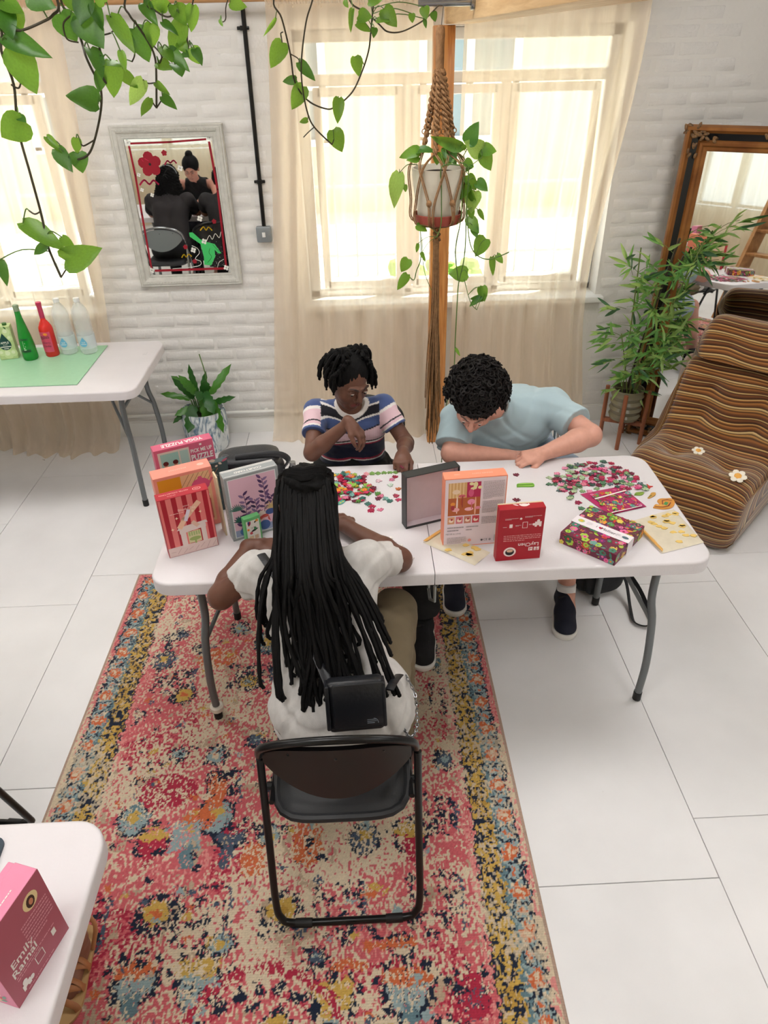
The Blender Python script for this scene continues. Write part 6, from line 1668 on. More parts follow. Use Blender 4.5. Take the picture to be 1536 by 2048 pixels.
MB().lathe([(0, 0), (.018, 0), (.018, .075), (.014, .082), (0, .082)], 16).build('bottle_body', M_CHR, bt_)
MB().lathe([(0, .082), (.012, .082), (.012, .1), (0, .1)], 14).build('cap', M_GALV, bt_)

# ================================================================ drinks on the left table
TB = .745
tag(MB().rbox((0, 0, .003), (.98, .565, .006), .002, 1).build('green_board', card('mint_green_board', srgb(160, 206, 168)), loc=(-1.975, 3.762, TB)), 'mint green board covering the drinks table', 'board')
TD = TB + .0062
def carton_juice():
    w, d, h = .095, .065, .185
    t = thing('juice_carton', 'green and white apple juice carton at the left edge of the drinks table', 'carton', (-1.99, 3.90, TD), radians(14))
    MB().rbox((0, 0, h / 2), (w, d, h), .002, 1).build('carton_body', card('pale_green_carton', srgb(196, 212, 150)), t)
    MB().lathe([(0, h), (.012, h), (.012, h + .012), (0, h + .012)], 14, (.02, 0, 0)).build('cap', card('green_cap', srgb(70, 120, 60)), t)
    a = Art((-w / 2, -d / 2, 0), (1, 0, 0), (0, 0, 1))
    for (u, v, r) in ((.02, .15, .02), (.07, .155, .022), (.05, .03, .028), (.08, .035, .02), (.018, .04, .018), (.08, .12, .016)): a.ell(u, v, r * .9, r, srgb(214, 226, 170)); a.ell(u - r * .2, v + r * .2, r * .5, r * .5, srgb(236, 240, 206))
    for u, v, r in ((.03, .165, .8), (.075, .17, 2.2)): a.leaf(u, v, .02, .008, r, srgb(60, 110, 50))
    a.poly([(.047, .15)] + [(.047 + .032 * sin(q), .085 - .032 * cos(q)) for q in [2.3 - k * .46 for k in range(11)]], srgb(24, 70, 66))
    a.text('APPLE', .047, .095, .016, WHT, bold=.02); a.text('JUICE', .047, .083, .009, WHT); a.rect(.02, .070, .074, .075, WHT); a.rect(.035, .06, .06, .064, WHT); a.build('front_print', t)
    a = Art((w / 2, -d / 2, 0), (0, 1, 0), (0, 0, 1)); a.textlines(.006, .03, d - .006, .16, 14, srgb(120, 150, 110)); a.build('side_print', t)
carton_juice()
def glassy(name, col, alpha, rough=.08):
    m = mat(name, col, rough); b = m.node_tree.nodes['Principled BSDF']; b.inputs['Alpha'].default_value = alpha
    return m
gb = thing('green_bottle', 'tall slim green glass bottle on the drinks table', 'bottle', (-1.862, 3.868, TD))
MB().lathe([(0, 0), (.036, 0), (.040, .006), (.041, .02), (.039, .08), (.034, .13), (.025, .185), (.017, .235), (.014, .275), (.0145, .285), (.0145, .292), (0, .292)], 24).build('glass_body', glassy('green_bottle_glass', srgb(26, 150, 50), .86), gb)
MB().lathe([(.0148, .272), (.0155, .272), (.0155, .303), (.012, .306), (0, .306)], 16).build('cap', card('silver_green_cap', srgb(150, 170, 140)), gb)
lab = MB()
lab.grid(lambda u, v: ((.0405 - .006 * v) * cos(-2.2 + 1.3 * u), (.0405 - .006 * v) * sin(-2.2 + 1.3 * u), .05 + .075 * v), 10, 4); lab.build('label', card('dark_green_label', srgb(16, 70, 36)), gb)
a = Art((-.012, -.0412, .05), (1, 0, 0), (0, .1, 1)); 
for k in range(6): a.rect(.006, .012 + k * .009, .018 - .004 * (k % 2), .017 + k * .009, srgb(196, 220, 190))
a.build('label_print', gb)
rb = thing('pink_bottle', 'clear bottle of red pink cordial with a pink neck seal on the drinks table', 'bottle', (-1.757, 3.915, TD))
MB().lathe([(0, 0), (.034, 0), (.038, .006), (.038, .15), (.036, .165), (.024, .19), (.014, .205), (.0125, .23), (0, .23)], 24).build('filled_glass', glassy('red_cordial', srgb(232, 50, 44), .93), rb)
MB().lathe([(.0135, .205), (.0135, .285), (.015, .288), (.015, .302), (0, .303)], 16).build('neck_seal', card('magenta_seal', srgb(206, 60, 100)), rb)
lab = MB(); lab.grid(lambda u, v: (.0385 * cos(-2.7 + 1.9 * u), .0385 * sin(-2.7 + 1.9 * u), .03 + .115 * v), 14, 3); lab.build('label', card('pink_label', srgb(222, 80, 110)), rb)
a = Art((-.03, -.0395, .03), (1, 0, 0), (0, 0, 1)); a.text('Bliss', .03, .085, .026, srgb(40, 30, 50), rot=.15); a.text('Cherry', .03, .055, .015, srgb(70, 20, 50)); a.text('Cordial', .03, .035, .014, srgb(70, 20, 50)); a.ell(.035, .103, .012, .007, srgb(246, 150, 50)); a.build('label_print', rb)
M_PET = glassy('clear_water_bottle', srgb(232, 240, 242), .30, .06)
for x, y, nm in ((-1.668, 3.94, 'next to the pink bottle'), (-1.555, 3.935, 'nearest the table corner')):
    wb = thing('water_bottle', 'large clear plastic water bottle ' + nm, 'bottle', (x, y, TD), group='water bottles')
    pr = [(0, 0), (.038, 0), (.046, .008), (.047, .02)]
    for k in range(9):
        z = .03 + k * .019
        if z < .12: pr += [(.047, z), (.0465, z + .01)]
        else: pr += [(.0475, z), (.0445, z + .0095)]
    pr += [(.046, .205), (.046, .225), (.040, .25), (.028, .272), (.015, .288), (.0135, .296), (0, .296)]
    MB().lathe(pr, 28).build('bottle_body', M_PET, wb)
    MB().lathe([(0, .292), (.0165, .292), (.0165, .312), (0, .313)], 16).build('cap', card('white_cap', srgb(240, 240, 238)), wb)
    lab = MB(); lab.grid(lambda u, v: (.0478 * cos(2 * pi * u), .0478 * sin(2 * pi * u), .035 + .075 * v), 28, 2, closeu=True); lab.build('label', glassy('clear_label_film', srgb(226, 236, 240), .55, .2), wb)
    a = Art((-.03, -.0485, .035), (1, 0, 0), (0, 0, 1))
    a.poly([(.026, .07)] + [(.026 + .02 * sin(q), .034 - .02 * cos(q)) for q in [2.3 - k * .46 for k in range(11)]], srgb(110, 180, 216)); a.text('Still', .026, .04, .014, WHT); a.rect(.012, .028, .04, .031, WHT); a.build('label_print', wb)

# ================================================================ corner table at the bottom left
w, d, h = .146, .062, .216
aa = math.atan2(.135, .043)
bl = (-.672 + .0, .592)
t, A = carton('puzzle_box', 'pink puzzle box with white lettering on the corner table at the bottom left', bl, math.degrees(aa), w, d, h, card('candy_pink_card', srgb(232, 142, 172)), TT, lid=card('candy_pink_card', srgb(232, 142, 172)))
a = A['front']; a.rect(0, 0, w, h, srgb(176, 90, 106)); a.text('Emily', .052, .098, .026, WHT, bold=.015); a.text('Ramal', .050, .076, .026, WHT, bold=.015); a.ell(.108, .175, .018, .020, srgb(236, 214, 160), n=20); a.ell(.108, .173, .010, .015, srgb(60, 34, 26)); a.ell(.109, .172, .005, .008, srgb(200, 130, 96))
a.textlines(.022, .052, .125, .066, 2, srgb(222, 160, 170), 3); a.textlines(.07, .085, .138, .15, 7, srgb(222, 160, 170), 4); a.rect(.112, .038, .122, .055, WHT); a.rect(.064, .028, .086, .052, WHT); a.rect(.0655, .0295, .0845, .0505, srgb(168, 84, 100)); a.rect(.022, .016, .042, .032, WHT); a.ell(.031, .036, .006, .007, WHT); a.ell(.046, .024, .005, .006, WHT); a.ell(.031, .017, .004, .005, srgb(168, 84, 100)); a.textlines(.03, .006, .13, .012, 1, srgb(222, 160, 170), 6); a.build('front_print', t)
a = A['top']; a.textlines(.02, d * .55, .1, d * .85, 3, WHT, 9); a.textlines(.05, d * .25, .13, d * .35, 1, WHT, 10); a.build('top_print', t)
a = A['left']
for k in range(26): a.leaf(rr.uniform(.004, d - .02), rr.uniform(.004, h - .02), rr.uniform(.012, .024), rr.uniform(.006, .012), rr.uniform(.2, 1.4), rr.choice([srgb(240, 120, 80), srgb(246, 190, 150), srgb(120, 170, 150), srgb(206, 80, 90), srgb(240, 214, 190)]))
a.build('side_print', t)
tb_ = thing('tablet', 'dark slate tablet with rounded corners lying at the left edge of the corner table', 'tablet', (-.915, .79, TT), radians(4))
bm_ = MB(); bm_.prism(rrect(.19, .27, .018), 0, .008); bm_.build('tablet_body', mat('slate_blue_case', srgb(44, 60, 72), .45), tb_)
sc_ = MB(); sc_.prism(rrect(.172, .25, .01), .008, .0086); sc_.build('screen', mat('dark_screen', srgb(26, 34, 40), .12), tb_)
# ================================================================ people
class Field:
    """signed-distance volume on a regular grid, meshed with surface nets"""
    def __init__(s, lo, hi, h):
        s.lo = np.array(lo, float); s.h = h
        s.n = (np.ceil((np.array(hi, float) - s.lo) / h)).astype(int) + 1
        s.F = np.full(s.n, .15, np.float32)
    def sub(s, lo, hi):
        a = np.clip(np.floor((np.array(lo) - s.lo) / s.h).astype(int), 0, s.n - 1)
        b = np.clip(np.ceil((np.array(hi) - s.lo) / s.h).astype(int) + 1, 1, s.n)
        if np.any(b <= a): return None, None
        ax = [(s.lo[i] + np.arange(a[i], b[i]) * s.h).astype(np.float32) for i in range(3)]
        return tuple(slice(a[i], b[i]) for i in range(3)), (ax[0][:, None, None], ax[1][None, :, None], ax[2][None, None, :])
    def merge(s, sl, d, k):
        f = s.F[sl]
        hh = np.clip(.5 + .5 * (f - d) / k, 0, 1)
        s.F[sl] = f + (d - f) * hh - k * hh * (1 - hh)
    def cap(s, a, b, ra, rb, k=.012, flat=False, P=None):
        a, b = np.array(a, float), np.array(b, float); m = max(ra, rb) + k + 3 * s.h
        sl, g = s.sub(np.minimum(a, b) - m, np.maximum(a, b) + m)
        if sl is None: return s
        ba = b - a; L2 = max(ba @ ba, 1e-9)
        px, py, pz = g[0] - a[0], g[1] - a[1], g[2] - a[2]
        t = (px * ba[0] + py * ba[1] + pz * ba[2]) / L2
        tc = np.clip(t, 0, 1)
        d = np.sqrt((px - tc * ba[0]) ** 2 + (py - tc * ba[1]) ** 2 + (pz - tc * ba[2]) ** 2) - (ra + (rb - ra) * tc)
        if flat: d = np.maximum(d, (t - 1) * math.sqrt(L2))
        s.merge(sl, d, k); return s
    def chain(s, pts, rs, k=.012, flat=False):
        for i in range(len(pts) - 1): s.cap(pts[i], pts[i + 1], rs[i], rs[i + 1], k, flat and i == len(pts) - 2)
        return s
    def ell(s, c, r, R=None, k=.012, minus=False):
        c = np.array(c, float); r = np.array(r, float); m = r.max() + k + 3 * s.h
        sl, g = s.sub(c - m, c + m)
        if sl is None: return s
        p = [g[i] - c[i] for i in range(3)]
        if R is not None:
            R = np.array(R, float)
            p = [p[0] * R[0, i] + p[1] * R[1, i] + p[2] * R[2, i] for i in range(3)]
        k0 = np.sqrt(sum((p[i] / r[i]) ** 2 for i in range(3))); k1 = np.sqrt(sum((p[i] / r[i] ** 2) ** 2 for i in range(3))) + 1e-9
        d = k0 * (k0 - 1) / k1
        if minus:
            f = s.F[sl]; d = -d
            hh = np.clip(.5 - .5 * (f - d) / k, 0, 1)
            s.F[sl] = f + (d - f) * hh + k * hh * (1 - hh)
        else: s.merge(sl, d, k)
        return s
    def cut(s, o, n):
        n = np.array(n, float); n /= np.linalg.norm(n)
        ax = [(s.lo[i] + np.arange(s.n[i]) * s.h).astype(np.float32) for i in range(3)]
        d = (ax[0] - o[0])[:, None, None] * n[0] + (ax[1] - o[1])[None, :, None] * n[1] + (ax[2] - o[2])[None, None, :] * n[2]
        s.F = np.maximum(s.F, d.astype(np.float32)); return s
    def wrinkle(s, fn):
        ax = [(s.lo[i] + np.arange(s.n[i]) * s.h).astype(np.float32) for i in range(3)]
        m = np.abs(s.F) < .03
        I = np.nonzero(m)
        s.F[m] += fn(ax[0][I[0]], ax[1][I[1]], ax[2][I[2]]).astype(np.float32); return s
    def nets(s):
        F = s.F; n = s.n
        S = F < 0
        c = np.zeros(n - 1, np.int8)
        for i in (0, 1):
            for j in (0, 1):
                for k in (0, 1): c += S[i:n[0] - 1 + i, j:n[1] - 1 + j, k:n[2] - 1 + k]
        act = (c > 0) & (c < 8)
        I = np.argwhere(act)
        idx = np.full(n - 1, -1, np.int32); idx[act] = np.arange(len(I))
        acc = np.zeros((len(I), 3)); cnt = np.zeros(len(I))
        cor = [(i, j, k) for i in (0, 1) for j in (0, 1) for k in (0, 1)]
        val = {q: F[I[:, 0] + q[0], I[:, 1] + q[1], I[:, 2] + q[2]] for q in cor}
        for q in cor:
            for ax in range(3):
                if q[ax]: continue
                q2 = tuple(1 if a == ax else q[a] for a in range(3))
                a, b = val[q], val[q2]; m = (a < 0) != (b < 0)
                t = np.where(m, a / np.where(m, a - b, 1), 0)
                p = np.tile(np.array(q, float), (len(I), 1)); p[:, ax] += t
                acc[m] += p[m]; cnt[m] += 1
        co = s.lo + (I + acc / cnt[:, None]) * s.h
        quads = []
        for ax in range(3):
            o1, o2 = (ax + 1) % 3, (ax + 2) % 3
            sh = [slice(None)] * 3; s0 = list(sh); s1 = list(sh)
            s0[ax] = slice(0, -1); s1[ax] = slice(1, None)
            A, B = S[tuple(s0)], S[tuple(s1)]
            E = np.argwhere(A != B)
            ok = (E[:, o1] > 0) & (E[:, o2] > 0) & (E[:, o1] < n[o1] - 1) & (E[:, o2] < n[o2] - 1)
            E = E[ok]
            def at(d1, d2):
                q = E.copy(); q[:, o1] += d1; q[:, o2] += d2
                return idx[q[:, 0], q[:, 1], q[:, 2]]
            Q = np.stack([at(-1, -1), at(0, -1), at(0, 0), at(-1, 0)], 1)
            fl = ~A[E[:, 0], E[:, 1], E[:, 2]]
            Q[fl] = Q[fl][:, ::-1]
            quads.append(Q[(Q >= 0).all(1)])
        return co, np.concatenate(quads)
    def build(s, name, m, parent, colfn=None):
        co, q = s.nets()
        col = colfn(co) if colfn else None
        inv = np.array(pmat(parent).inverted())
        lc = co @ inv[:3, :3].T + inv[:3, 3]
        me = bpy.data.meshes.new(name)
        fast_mesh(me, lc, q, col)
        return link_mesh(me, name, m, parent)

def skin_mat(name, col, rough=.5):
    m = mat(name, col, rough, attr='Col', noise=(60, .06), bump=(250, .05))
    b = m.node_tree.nodes['Principled BSDF']
    b.inputs['Sheen Weight'].default_value = .05
    return m
M_SKIN = skin_mat('skin', (1, 1, 1))
M_HAIR = mat('black_hair', srgb(13, 12, 12), .7, spec=.18, noise=(90, .3))
M_HAIRB = mat('dark_brown_curls', srgb(24, 20, 19), .6, spec=.25, noise=(80, .35))
M_EYEW = mat('eye_white', srgb(226, 218, 210), .25); M_EYED = mat('eye_dark', srgb(26, 16, 12), .15)
V3 = lambda *a: np.array(a, float)
def frame_from(f, up=(0, 0, 1)):
    """columns: right, forward, up"""
    f = Vector(f).normalized(); u = Vector(up); r = f.cross(u).normalized(); u = r.cross(f)
    return np.array([[r[i], f[i], u[i]] for i in range(3)], float)
def head(F, c, R, neck, s=1.0, neck_r=.05):
    L = lambda x, y, z: np.array(c) + R @ (V3(x, y, z) * s)
    F.cap(neck, L(0, -.025, -.06), neck_r, neck_r * .95, .02)
    F.ell(L(0, -.012, .030), V3(.074, .094, .088) * s, R, .02)
    F.ell(L(0, .022, -.035), V3(.060, .070, .076) * s, R, .025)
    F.ell(L(0, .055, -.088), V3(.030, .028, .024) * s, R, .025)
    for q in (-1, 1):
        F.ell(L(q * .038, .052, -.030), V3(.026, .026, .026) * s, R, .02)
        F.ell(L(q * .031, .094, .006), V3(.016, .012, .011) * s, R, .008, minus=True)
        F.cap(L(q * .012, .094, .026), L(q * .046, .080, .024), .0085 * s, .006 * s, .012)
        F.ell(L(q * .0105, .100, -.030), V3(.009, .010, .008) * s, R, .006)
        F.ell(L(q * .076, -.008, -.006), V3(.010, .022, .033) * s, R, .006)
        F.ell(L(q * .080, -.004, -.002), V3(.006, .010, .016) * s, R, .004, minus=True)
        F.ell(L(q * .031, .083, .006), V3(.0155, .0135, .0105) * s, R, .003)
    F.cap(L(0, .092, .018), L(0, .112, -.022), .007 * s, .0115 * s, .010)
    F.cap(L(-.019, .086, -.054), L(.019, .086, -.054), .0068 * s, .0068 * s, .006); F.cap(L(0, .0925, -.0525), L(0, .0925, -.0545), .007 * s, .007 * s, .006)
    F.cap(L(-.015, .086, -.066), L(.015, .086, -.066), .0082 * s, .0082 * s, .006)
    return L
def hand(F, wrist, d, palm, side, curl=(.35, .45, .3), thumb=.5, s=1.0, spread=.06, curls=None):
    """d: direction of fingers; palm: the way the palm faces; side: +1 thumb towards d x palm"""
    d = Vector(d).normalized(); p = Vector(palm); p = (p - d * p.dot(d)).normalized(); x = d.cross(p) * side
    W = Vector(wrist)
    Q = lambda a, b, c_: np.array(W + x * (a * s) + d * (b * s) + p * (c_ * s))
    R = np.array([[x[i], d[i], p[i]] for i in range(3)], float)
    F.cap(Q(0, -.01, 0), Q(0, .03, 0), .024 * s, .026 * s, .012)
    for a in (-.026, -.009, .009, .026): F.cap(Q(a * .8, .015, 0), Q(a, .078 - abs(a) * .25, -.002), .0125 * s, .0115 * s, .012)
    F.ell(Q(.022, .035, .008), V3(.016, .028, .014) * s, R, .012)
    for i, (a, L) in enumerate(((.028, .066), (.0095, .076), (-.0095, .070), (-.028, .054))):
        c_ = curls[i] if curls else curl
        pos = Vector((a, .080 - abs(a) * .3, -.002)); ang = 0; r = .0092 - .0008 * (i == 3)
        for j, f in enumerate((.45, .32, .23)):
            ang += c_[j]
            st = Vector((a * spread * 3 * (j == 0) * .4, cos(ang), sin(ang))) * (L * f)
            q = pos + st
            F.cap(Q(*pos), Q(*q), r * s, (r - .0009) * s, .0035); pos = q; r -= .0009
    pos = Vector((.026, .018, .006))
    for j, (L, aa, bb) in enumerate(((.036, .75 - thumb * .3, .35 * thumb), (.030, .35 - thumb * .4, .5 * thumb), (.024, .15 - thumb * .5, .6 * thumb))):
        q = pos + Vector((sin(aa) * L, cos(aa) * L * .9, sin(bb) * L)); F.cap(Q(*pos), Q(*q), (.0125 - .0015 * j) * s, (.0112 - .0015 * j) * s, .006); pos = q
def arm(F, sh, el, wr, r=(.043, .036, .024), k=.014):
    e2 = np.array(el) + (np.array(wr) - np.array(el)) * .3
    F.cap(sh, el, r[0], r[1], k); F.cap(el, e2, r[1], r[1] * 1.03, k); F.cap(e2, wr, r[1] * 1.03, r[2], k)
def torso(F, J, g=0.0, wd=1.0, k=.03):
    pe, ch, ne = J['pelvis'], J['chest'], J['neck']; sl, sr = J['shl'], J['shr']
    lat = (sr - sl); lat = lat / np.linalg.norm(lat)
    for q in (-1, 1):
        F.cap(pe + lat * q * .075 * wd, (pe + ch) / 2 + lat * q * .06 * wd, .105 * wd + g, .095 * wd + g, k)
        F.cap((pe + ch) / 2 + lat * q * .06 * wd, ch + lat * q * .08 * wd, .095 * wd + g, .092 * wd + g, k)
        sh = sl if q < 0 else sr
        F.cap(ch + lat * q * .07 * wd, sh, .085 * wd + g, .048 * wd + g, k)
    F.cap(sl, sr, .05 * wd + g, .05 * wd + g, k); F.cap(ch, ne, .085 * wd + g, .055 * wd + g, k)
def bounds(J, m=.17):
    P = np.array([v for v in J.values()]); return P.min(0) - m, P.max(0) + m
def eyes(t, L, R, s, iris, look=(0, 0)):
    inv = pmat(t).inverted()
    Rm = Matrix([[R[i][j] for j in range(3)] for i in range(3)])
    for q in (-1, 1):
        c = inv @ Vector(L(q * .031, .0865, .006)); e = MB().ball(c, (.0112 * s, .0108 * s, .0052 * s), 14, 10, Rm).build('eye', M_EYEW, t)
        c2 = inv @ Vector(L(q * .031 + look[0], .0955, .005 + look[1])); MB().ball(c2, (.0052 * s, .0032 * s, .0046 * s), 10, 6, Rm).build('iris', iris, e)
def face_cols(co, L, skin, lip, brow, extra=None):
    col = np.tile(np.array(skin), (len(co), 1))
    def paint(p, r, c, w=1.0):
        d = np.linalg.norm(co - p, axis=1); a = np.clip((r - d) / (r * .4), 0, 1)[:, None] * w; col[:] = col * (1 - a) + np.array(c) * a
    for x in (-.016, -.008, 0, .008, .016): paint(L(x, .093, -.060), .0115, lip, .85)
    for q in (-1, 1):
        for k in range(6): paint(L(q * (.014 + .006 * k), .100 - .003 * k, .026 + .002 * min(k, 3)), .0062, brow, .9)
        paint(L(q * .031, .09, .014), .009, brow, .35)
    if extra: extra(paint, col)
    return col
def lump(seed, amp, sc):
    r2 = random.Random(seed); ph = [r2.uniform(0, 6) for _ in range(9)]
    d = [(r2.gauss(0, 1), r2.gauss(0, 1), r2.gauss(0, 1)) for _ in range(5)]
    def f(x, y, z):
        v = 0
        for i, k in enumerate(d): v = v + np.sin((x * k[0] + y * k[1] + z * k[2]) * sc * (1 + .35 * i) + ph[i]) / (1 + .4 * i)
        return amp * v
    return f
def creases(dirs, amp):
    def f(x, y, z):
        v = 0
        for (n, fr, ph, w) in dirs: v = v + w * np.maximum(0, np.sin((x * n[0] + y * n[1] + z * n[2]) * fr + ph + 1.3 * np.sin(x * 17 + z * 11) + 1.1 * np.sin(y * 13 - z * 19))) ** 3
        return amp * v
    return f
def shoe(parent, heel, toe, upper, sole, s=1.0, laces=None):
    """a trainer: sole, upper, tongue and laces; heel/toe on the floor"""
    h, t_ = Vector(heel), Vector(toe); d = (t_ - h); L = d.length; d.normalize(); x = Vector((d.y, -d.x, 0))
    P = lambda a, b, c: np.array(h + x * a + d * b + Vector((0, 0, c)))
    lo = np.minimum(np.array(h), np.array(t_)) - .09; hi = np.maximum(np.array(h), np.array(t_)) + .09; lo[2] = h.z - .01; hi[2] = h.z + .17
    F = Field(lo, hi, .004)
    F.cap(P(0, .040, .028), P(0, L * .45, .028), .044, .047, .02); F.cap(P(0, L * .45, .028), P(.003, L - .055, .026), .049, .055, .02)
    F.cut(P(0, 0, .030), (0, 0, 1)); F.cut(P(0, 0, 0), (0, 0, -1))
    F.build('sole', sole, parent)
    F = Field(lo, hi, .004)
    F.cap(P(0, .045, .06), P(0, .05, .105), .040, .038, .02); F.cap(P(0, .05, .055), P(0, L * .5, .055), .038, .041, .02); F.cap(P(0, L * .5, .05), P(.002, L - .060, .038), .046, .049, .02); F.cap(P(0, .07, .10), P(0, L * .55, .062), .03, .03, .02)
    F.cut(P(0, 0, .026), (0, 0, -1)); F.cut(P(0, 0, .122), (0, -d.x * .0, 1))
    up = F.build('upper', upper, parent)
    lc = MB()
    for k in range(4):
        b = L * (.42 + .075 * k); z = .108 - .011 * k
        lc.tube(bez([P(-.022, b, z - .014), P(0, b + .006, z), P(.022, b, z - .014)], 4), .0028, 5)
    lc.tube(bez([P(.0, L * .4, .115), P(.02, L * .43, .125), P(.035, L * .42, .112), P(.01, L * .4, .112)], 5), .0025, 5)
    inv = pmat(parent).inverted() ; lc.v = [tuple(inv @ Vector(v)) for v in lc.v]
    o = lc.build('laces', laces or M_RUB, parent)

# ---------------------------------------------------------------- the girl in the striped top
def girl():
    J = dict(pelvis=V3(-.06, 2.87, .56), chest=V3(-.058, 2.80, .795), neck=V3(-.062, 2.755, .925), shl=V3(-.205, 2.785, .878), shr=V3(.085, 2.785, .888), elbl=V3(-.222, 2.585, .785), wrl=V3(-.06, 2.555, .935),
             elbr=V3(.178, 2.70, .755), wrr=V3(.155, 2.545, .790), hipl=V3(-.14, 2.86, .53), hipr=V3(.02, 2.86, .53), kneel=V3(-.22, 2.44, .55), kneer=V3(.175, 2.44, .55), ankl=V3(-.2, 2.30, .09), ankr=V3(.225, 2.30, .10), head=V3(-.058, 2.715, 1.05))
    t = thing('person', 'person with short black twists and a pink and navy striped top, wrist under chin', 'person', (-.06, 2.8, 0))
    skin = np.array(srgb(108, 70, 54)); R = frame_from((.42, -.76, -.34), (.10, -.05, 1))
    lo, hi = bounds(J); F = Field(lo, hi, .0042)
    torso(F, J, -.012, .86)
    L = head(F, J['head'], R, J['neck'] + V3(0, 0, -.03), .98, .044)
    arm(F, J['shl'], J['elbl'], J['wrl'], (.036, .033, .021)); arm(F, J['shr'], J['elbr'], J['wrr'], (.036, .033, .021))
    hand(F, J['wrl'], (.55, -.25, -.62), (-.5, .1, -.6), -1, thumb=.6, s=.92, curls=[(.55, .5, .35), (.5, .5, .35), (.45, .5, .4), (.45, .55, .4)])
    hand(F, J['wrr'], (-.15, -.72, -.12), (.1, .0, -1), 1, thumb=.9, s=.9, curls=[(.5, .8, .5), (.7, .9, .6), (.85, 1.0, .6), (.95, 1.0, .6)])
    for s in 'lr':
        F.chain([J['hip' + s], J['knee' + s], J['ank' + s]], [.07, .048, .034], .02)
        F.cap(J['ank' + s], J['ank' + s] + V3(0, -.08, -.05), .034, .03, .02)
    def ex(paint, col):
        for p in (J['wrl'], J['wrr']):
            pass
    body = F.build('body', M_SKIN, t, lambda co: face_cols(co, L, skin, srgb(120, 56, 54), srgb(30, 20, 18), ex))
    eyes(t, L, R, .98, M_EYED, (.004, -.003))
    # top
    F = Field(*bounds({k: J[k] for k in ('pelvis', 'chest', 'neck', 'shl', 'shr', 'elbl', 'elbr')}, .16), .0034)
    torso(F, J, .004, .88)
    se = {}
    for s in 'lr':
        a, b = J['sh' + s], J['elb' + s]; e = a + (b - a) * .56; se[s] = (a, e)
        F.cap(a, e, .050, .052, .02, flat=True)
    F.ell(J['neck'] + V3(.012, -.012, .035), V3(.064, .066, .075), None, .004, minus=True)
    F.cut(J['pelvis'] + V3(0, 0, .03), (0, 0, -1))
    F.wrinkle(creases([((.2, .5, 1), 85, 1, .8), ((1, .3, .5), 70, 2, .6)], .0022))
    NAV, PNK, WH_, BL, BK_, RD = (np.array(srgb(*c)) for c in ((24, 30, 58), (232, 198, 206), (240, 234, 230), (70, 88, 136), (26, 24, 34), (180, 36, 72)))
    def cols(co):
        dx = np.abs(co[:, 0] - J['chest'][0]); z = co[:, 2]
        fr = co[:, 1] - 2.80
        q = z - .30 * dx + .14 * fr * 0 - .862
        c = np.tile(PNK, (len(co), 1))
        rib = (np.sin(co[:, 0] * 700) > .55); c[rib] *= .93
        c[(q > -.062) & (q <= -.018)] = BL; c[(q > -.018) & (q <= -.010)] = WH_; c[(q > -.010) & (q <= .026)] = BK_; c[(q > .026) & (q <= .032)] = WH_; c[q > .032] = BL
        c[(q > -.068) & (q <= -.062)] = BK_
        c[(z < .742)] = NAV; c[(z < .750) & (z >= .742)] = RD; c[(z < .756) & (z >= .750)] = WH_; c[(z < .763) & (z >= .756)] = BK_
        c[(z < .664)] = RD; c[(z < .656)] = WH_; c[(z < .648)] = NAV
        for s in 'lr':
            a, e = se[s]; ax = (e - a) / np.linalg.norm(e - a); tt = ((co - a) @ ax) / np.linalg.norm(e - a)
            off = np.linalg.norm((co - a) - ((co - a) @ ax)[:, None] * ax, axis=1)
            m = (off < .065) & (dx > .125)
            for (t0, t1, cc) in ((-.6, .1, BL), (.1, .22, WH_), (.22, .66, PNK), (.66, .72, BK_), (.72, .84, PNK), (.84, .90, WH_), (.90, 1.3, BL)): c[m & (tt >= t0) & (tt < t1)] = cc
        dn = np.linalg.norm((co - (J['neck'] + V3(.012, -.012, .035))) / V3(.064, .066, .075), axis=1)
        c[dn < 1.28] = WH_
        return c
    F.build('striped_top', mat('knitted_cotton', (1, 1, 1), .85, attr='Col', bump=(300, .1), sheen=.2), t, cols)
    # black flared trousers and trainers
    F = Field(*bounds({k: J[k] for k in ('pelvis', 'hipl', 'hipr', 'kneel', 'kneer', 'ankl', 'ankr')}, .15), .0055)
    F.cap(J['hipl'], J['hipr'], .115, .115, .03); F.cap(J['pelvis'], J['pelvis'] + V3(0, 0, .05), .13, .125, .03)
    for s in 'lr':
        F.chain([J['hip' + s], J['knee' + s]], [.095, .068], .025); e = J['ank' + s] + V3(0, 0, .03)
        F.cap(J['knee' + s], e, .066, .078, .02, flat=True)
    F.wrinkle(creases([((.3, .4, 1), 60, 0, 1)], .003))
    F.build('black_trousers', mat('black_jersey', srgb(20, 20, 22), .85, noise=(40, .2)), t)
    M_SOLE = mat('white_trainer_sole', srgb(232, 228, 222), .6); MU = mat('black_knit_upper', srgb(22, 22, 25), .8, bump=(300, .2))
    sh = thing('trainer', "black trainer with a white sole beside the khaki knee", 'shoe', (.215, 2.2, .010)); shoe(sh, (.235, 2.335, .010), (.205, 2.06, .010), MU, M_SOLE)
    # hair: scalp cap and twists
    F = Field(J['head'] - .16, J['head'] + .16, .005)
    F.ell(L(0, -.020, .036), V3(.082, .096, .090), R, .01); F.ell(L(0, .105, -.02), V3(.075, .075, .085), R, .01, minus=True); F.ell(L(0, .0, -.12), V3(.2, .2, .085), R, .01, minus=True)
    F.wrinkle(lambda x, y, z: .0022 * np.sin(x * 420) * np.sin(y * 260))
    F.build('hair', M_HAIR, t)
    r2 = random.Random(3); tw_ = MB()
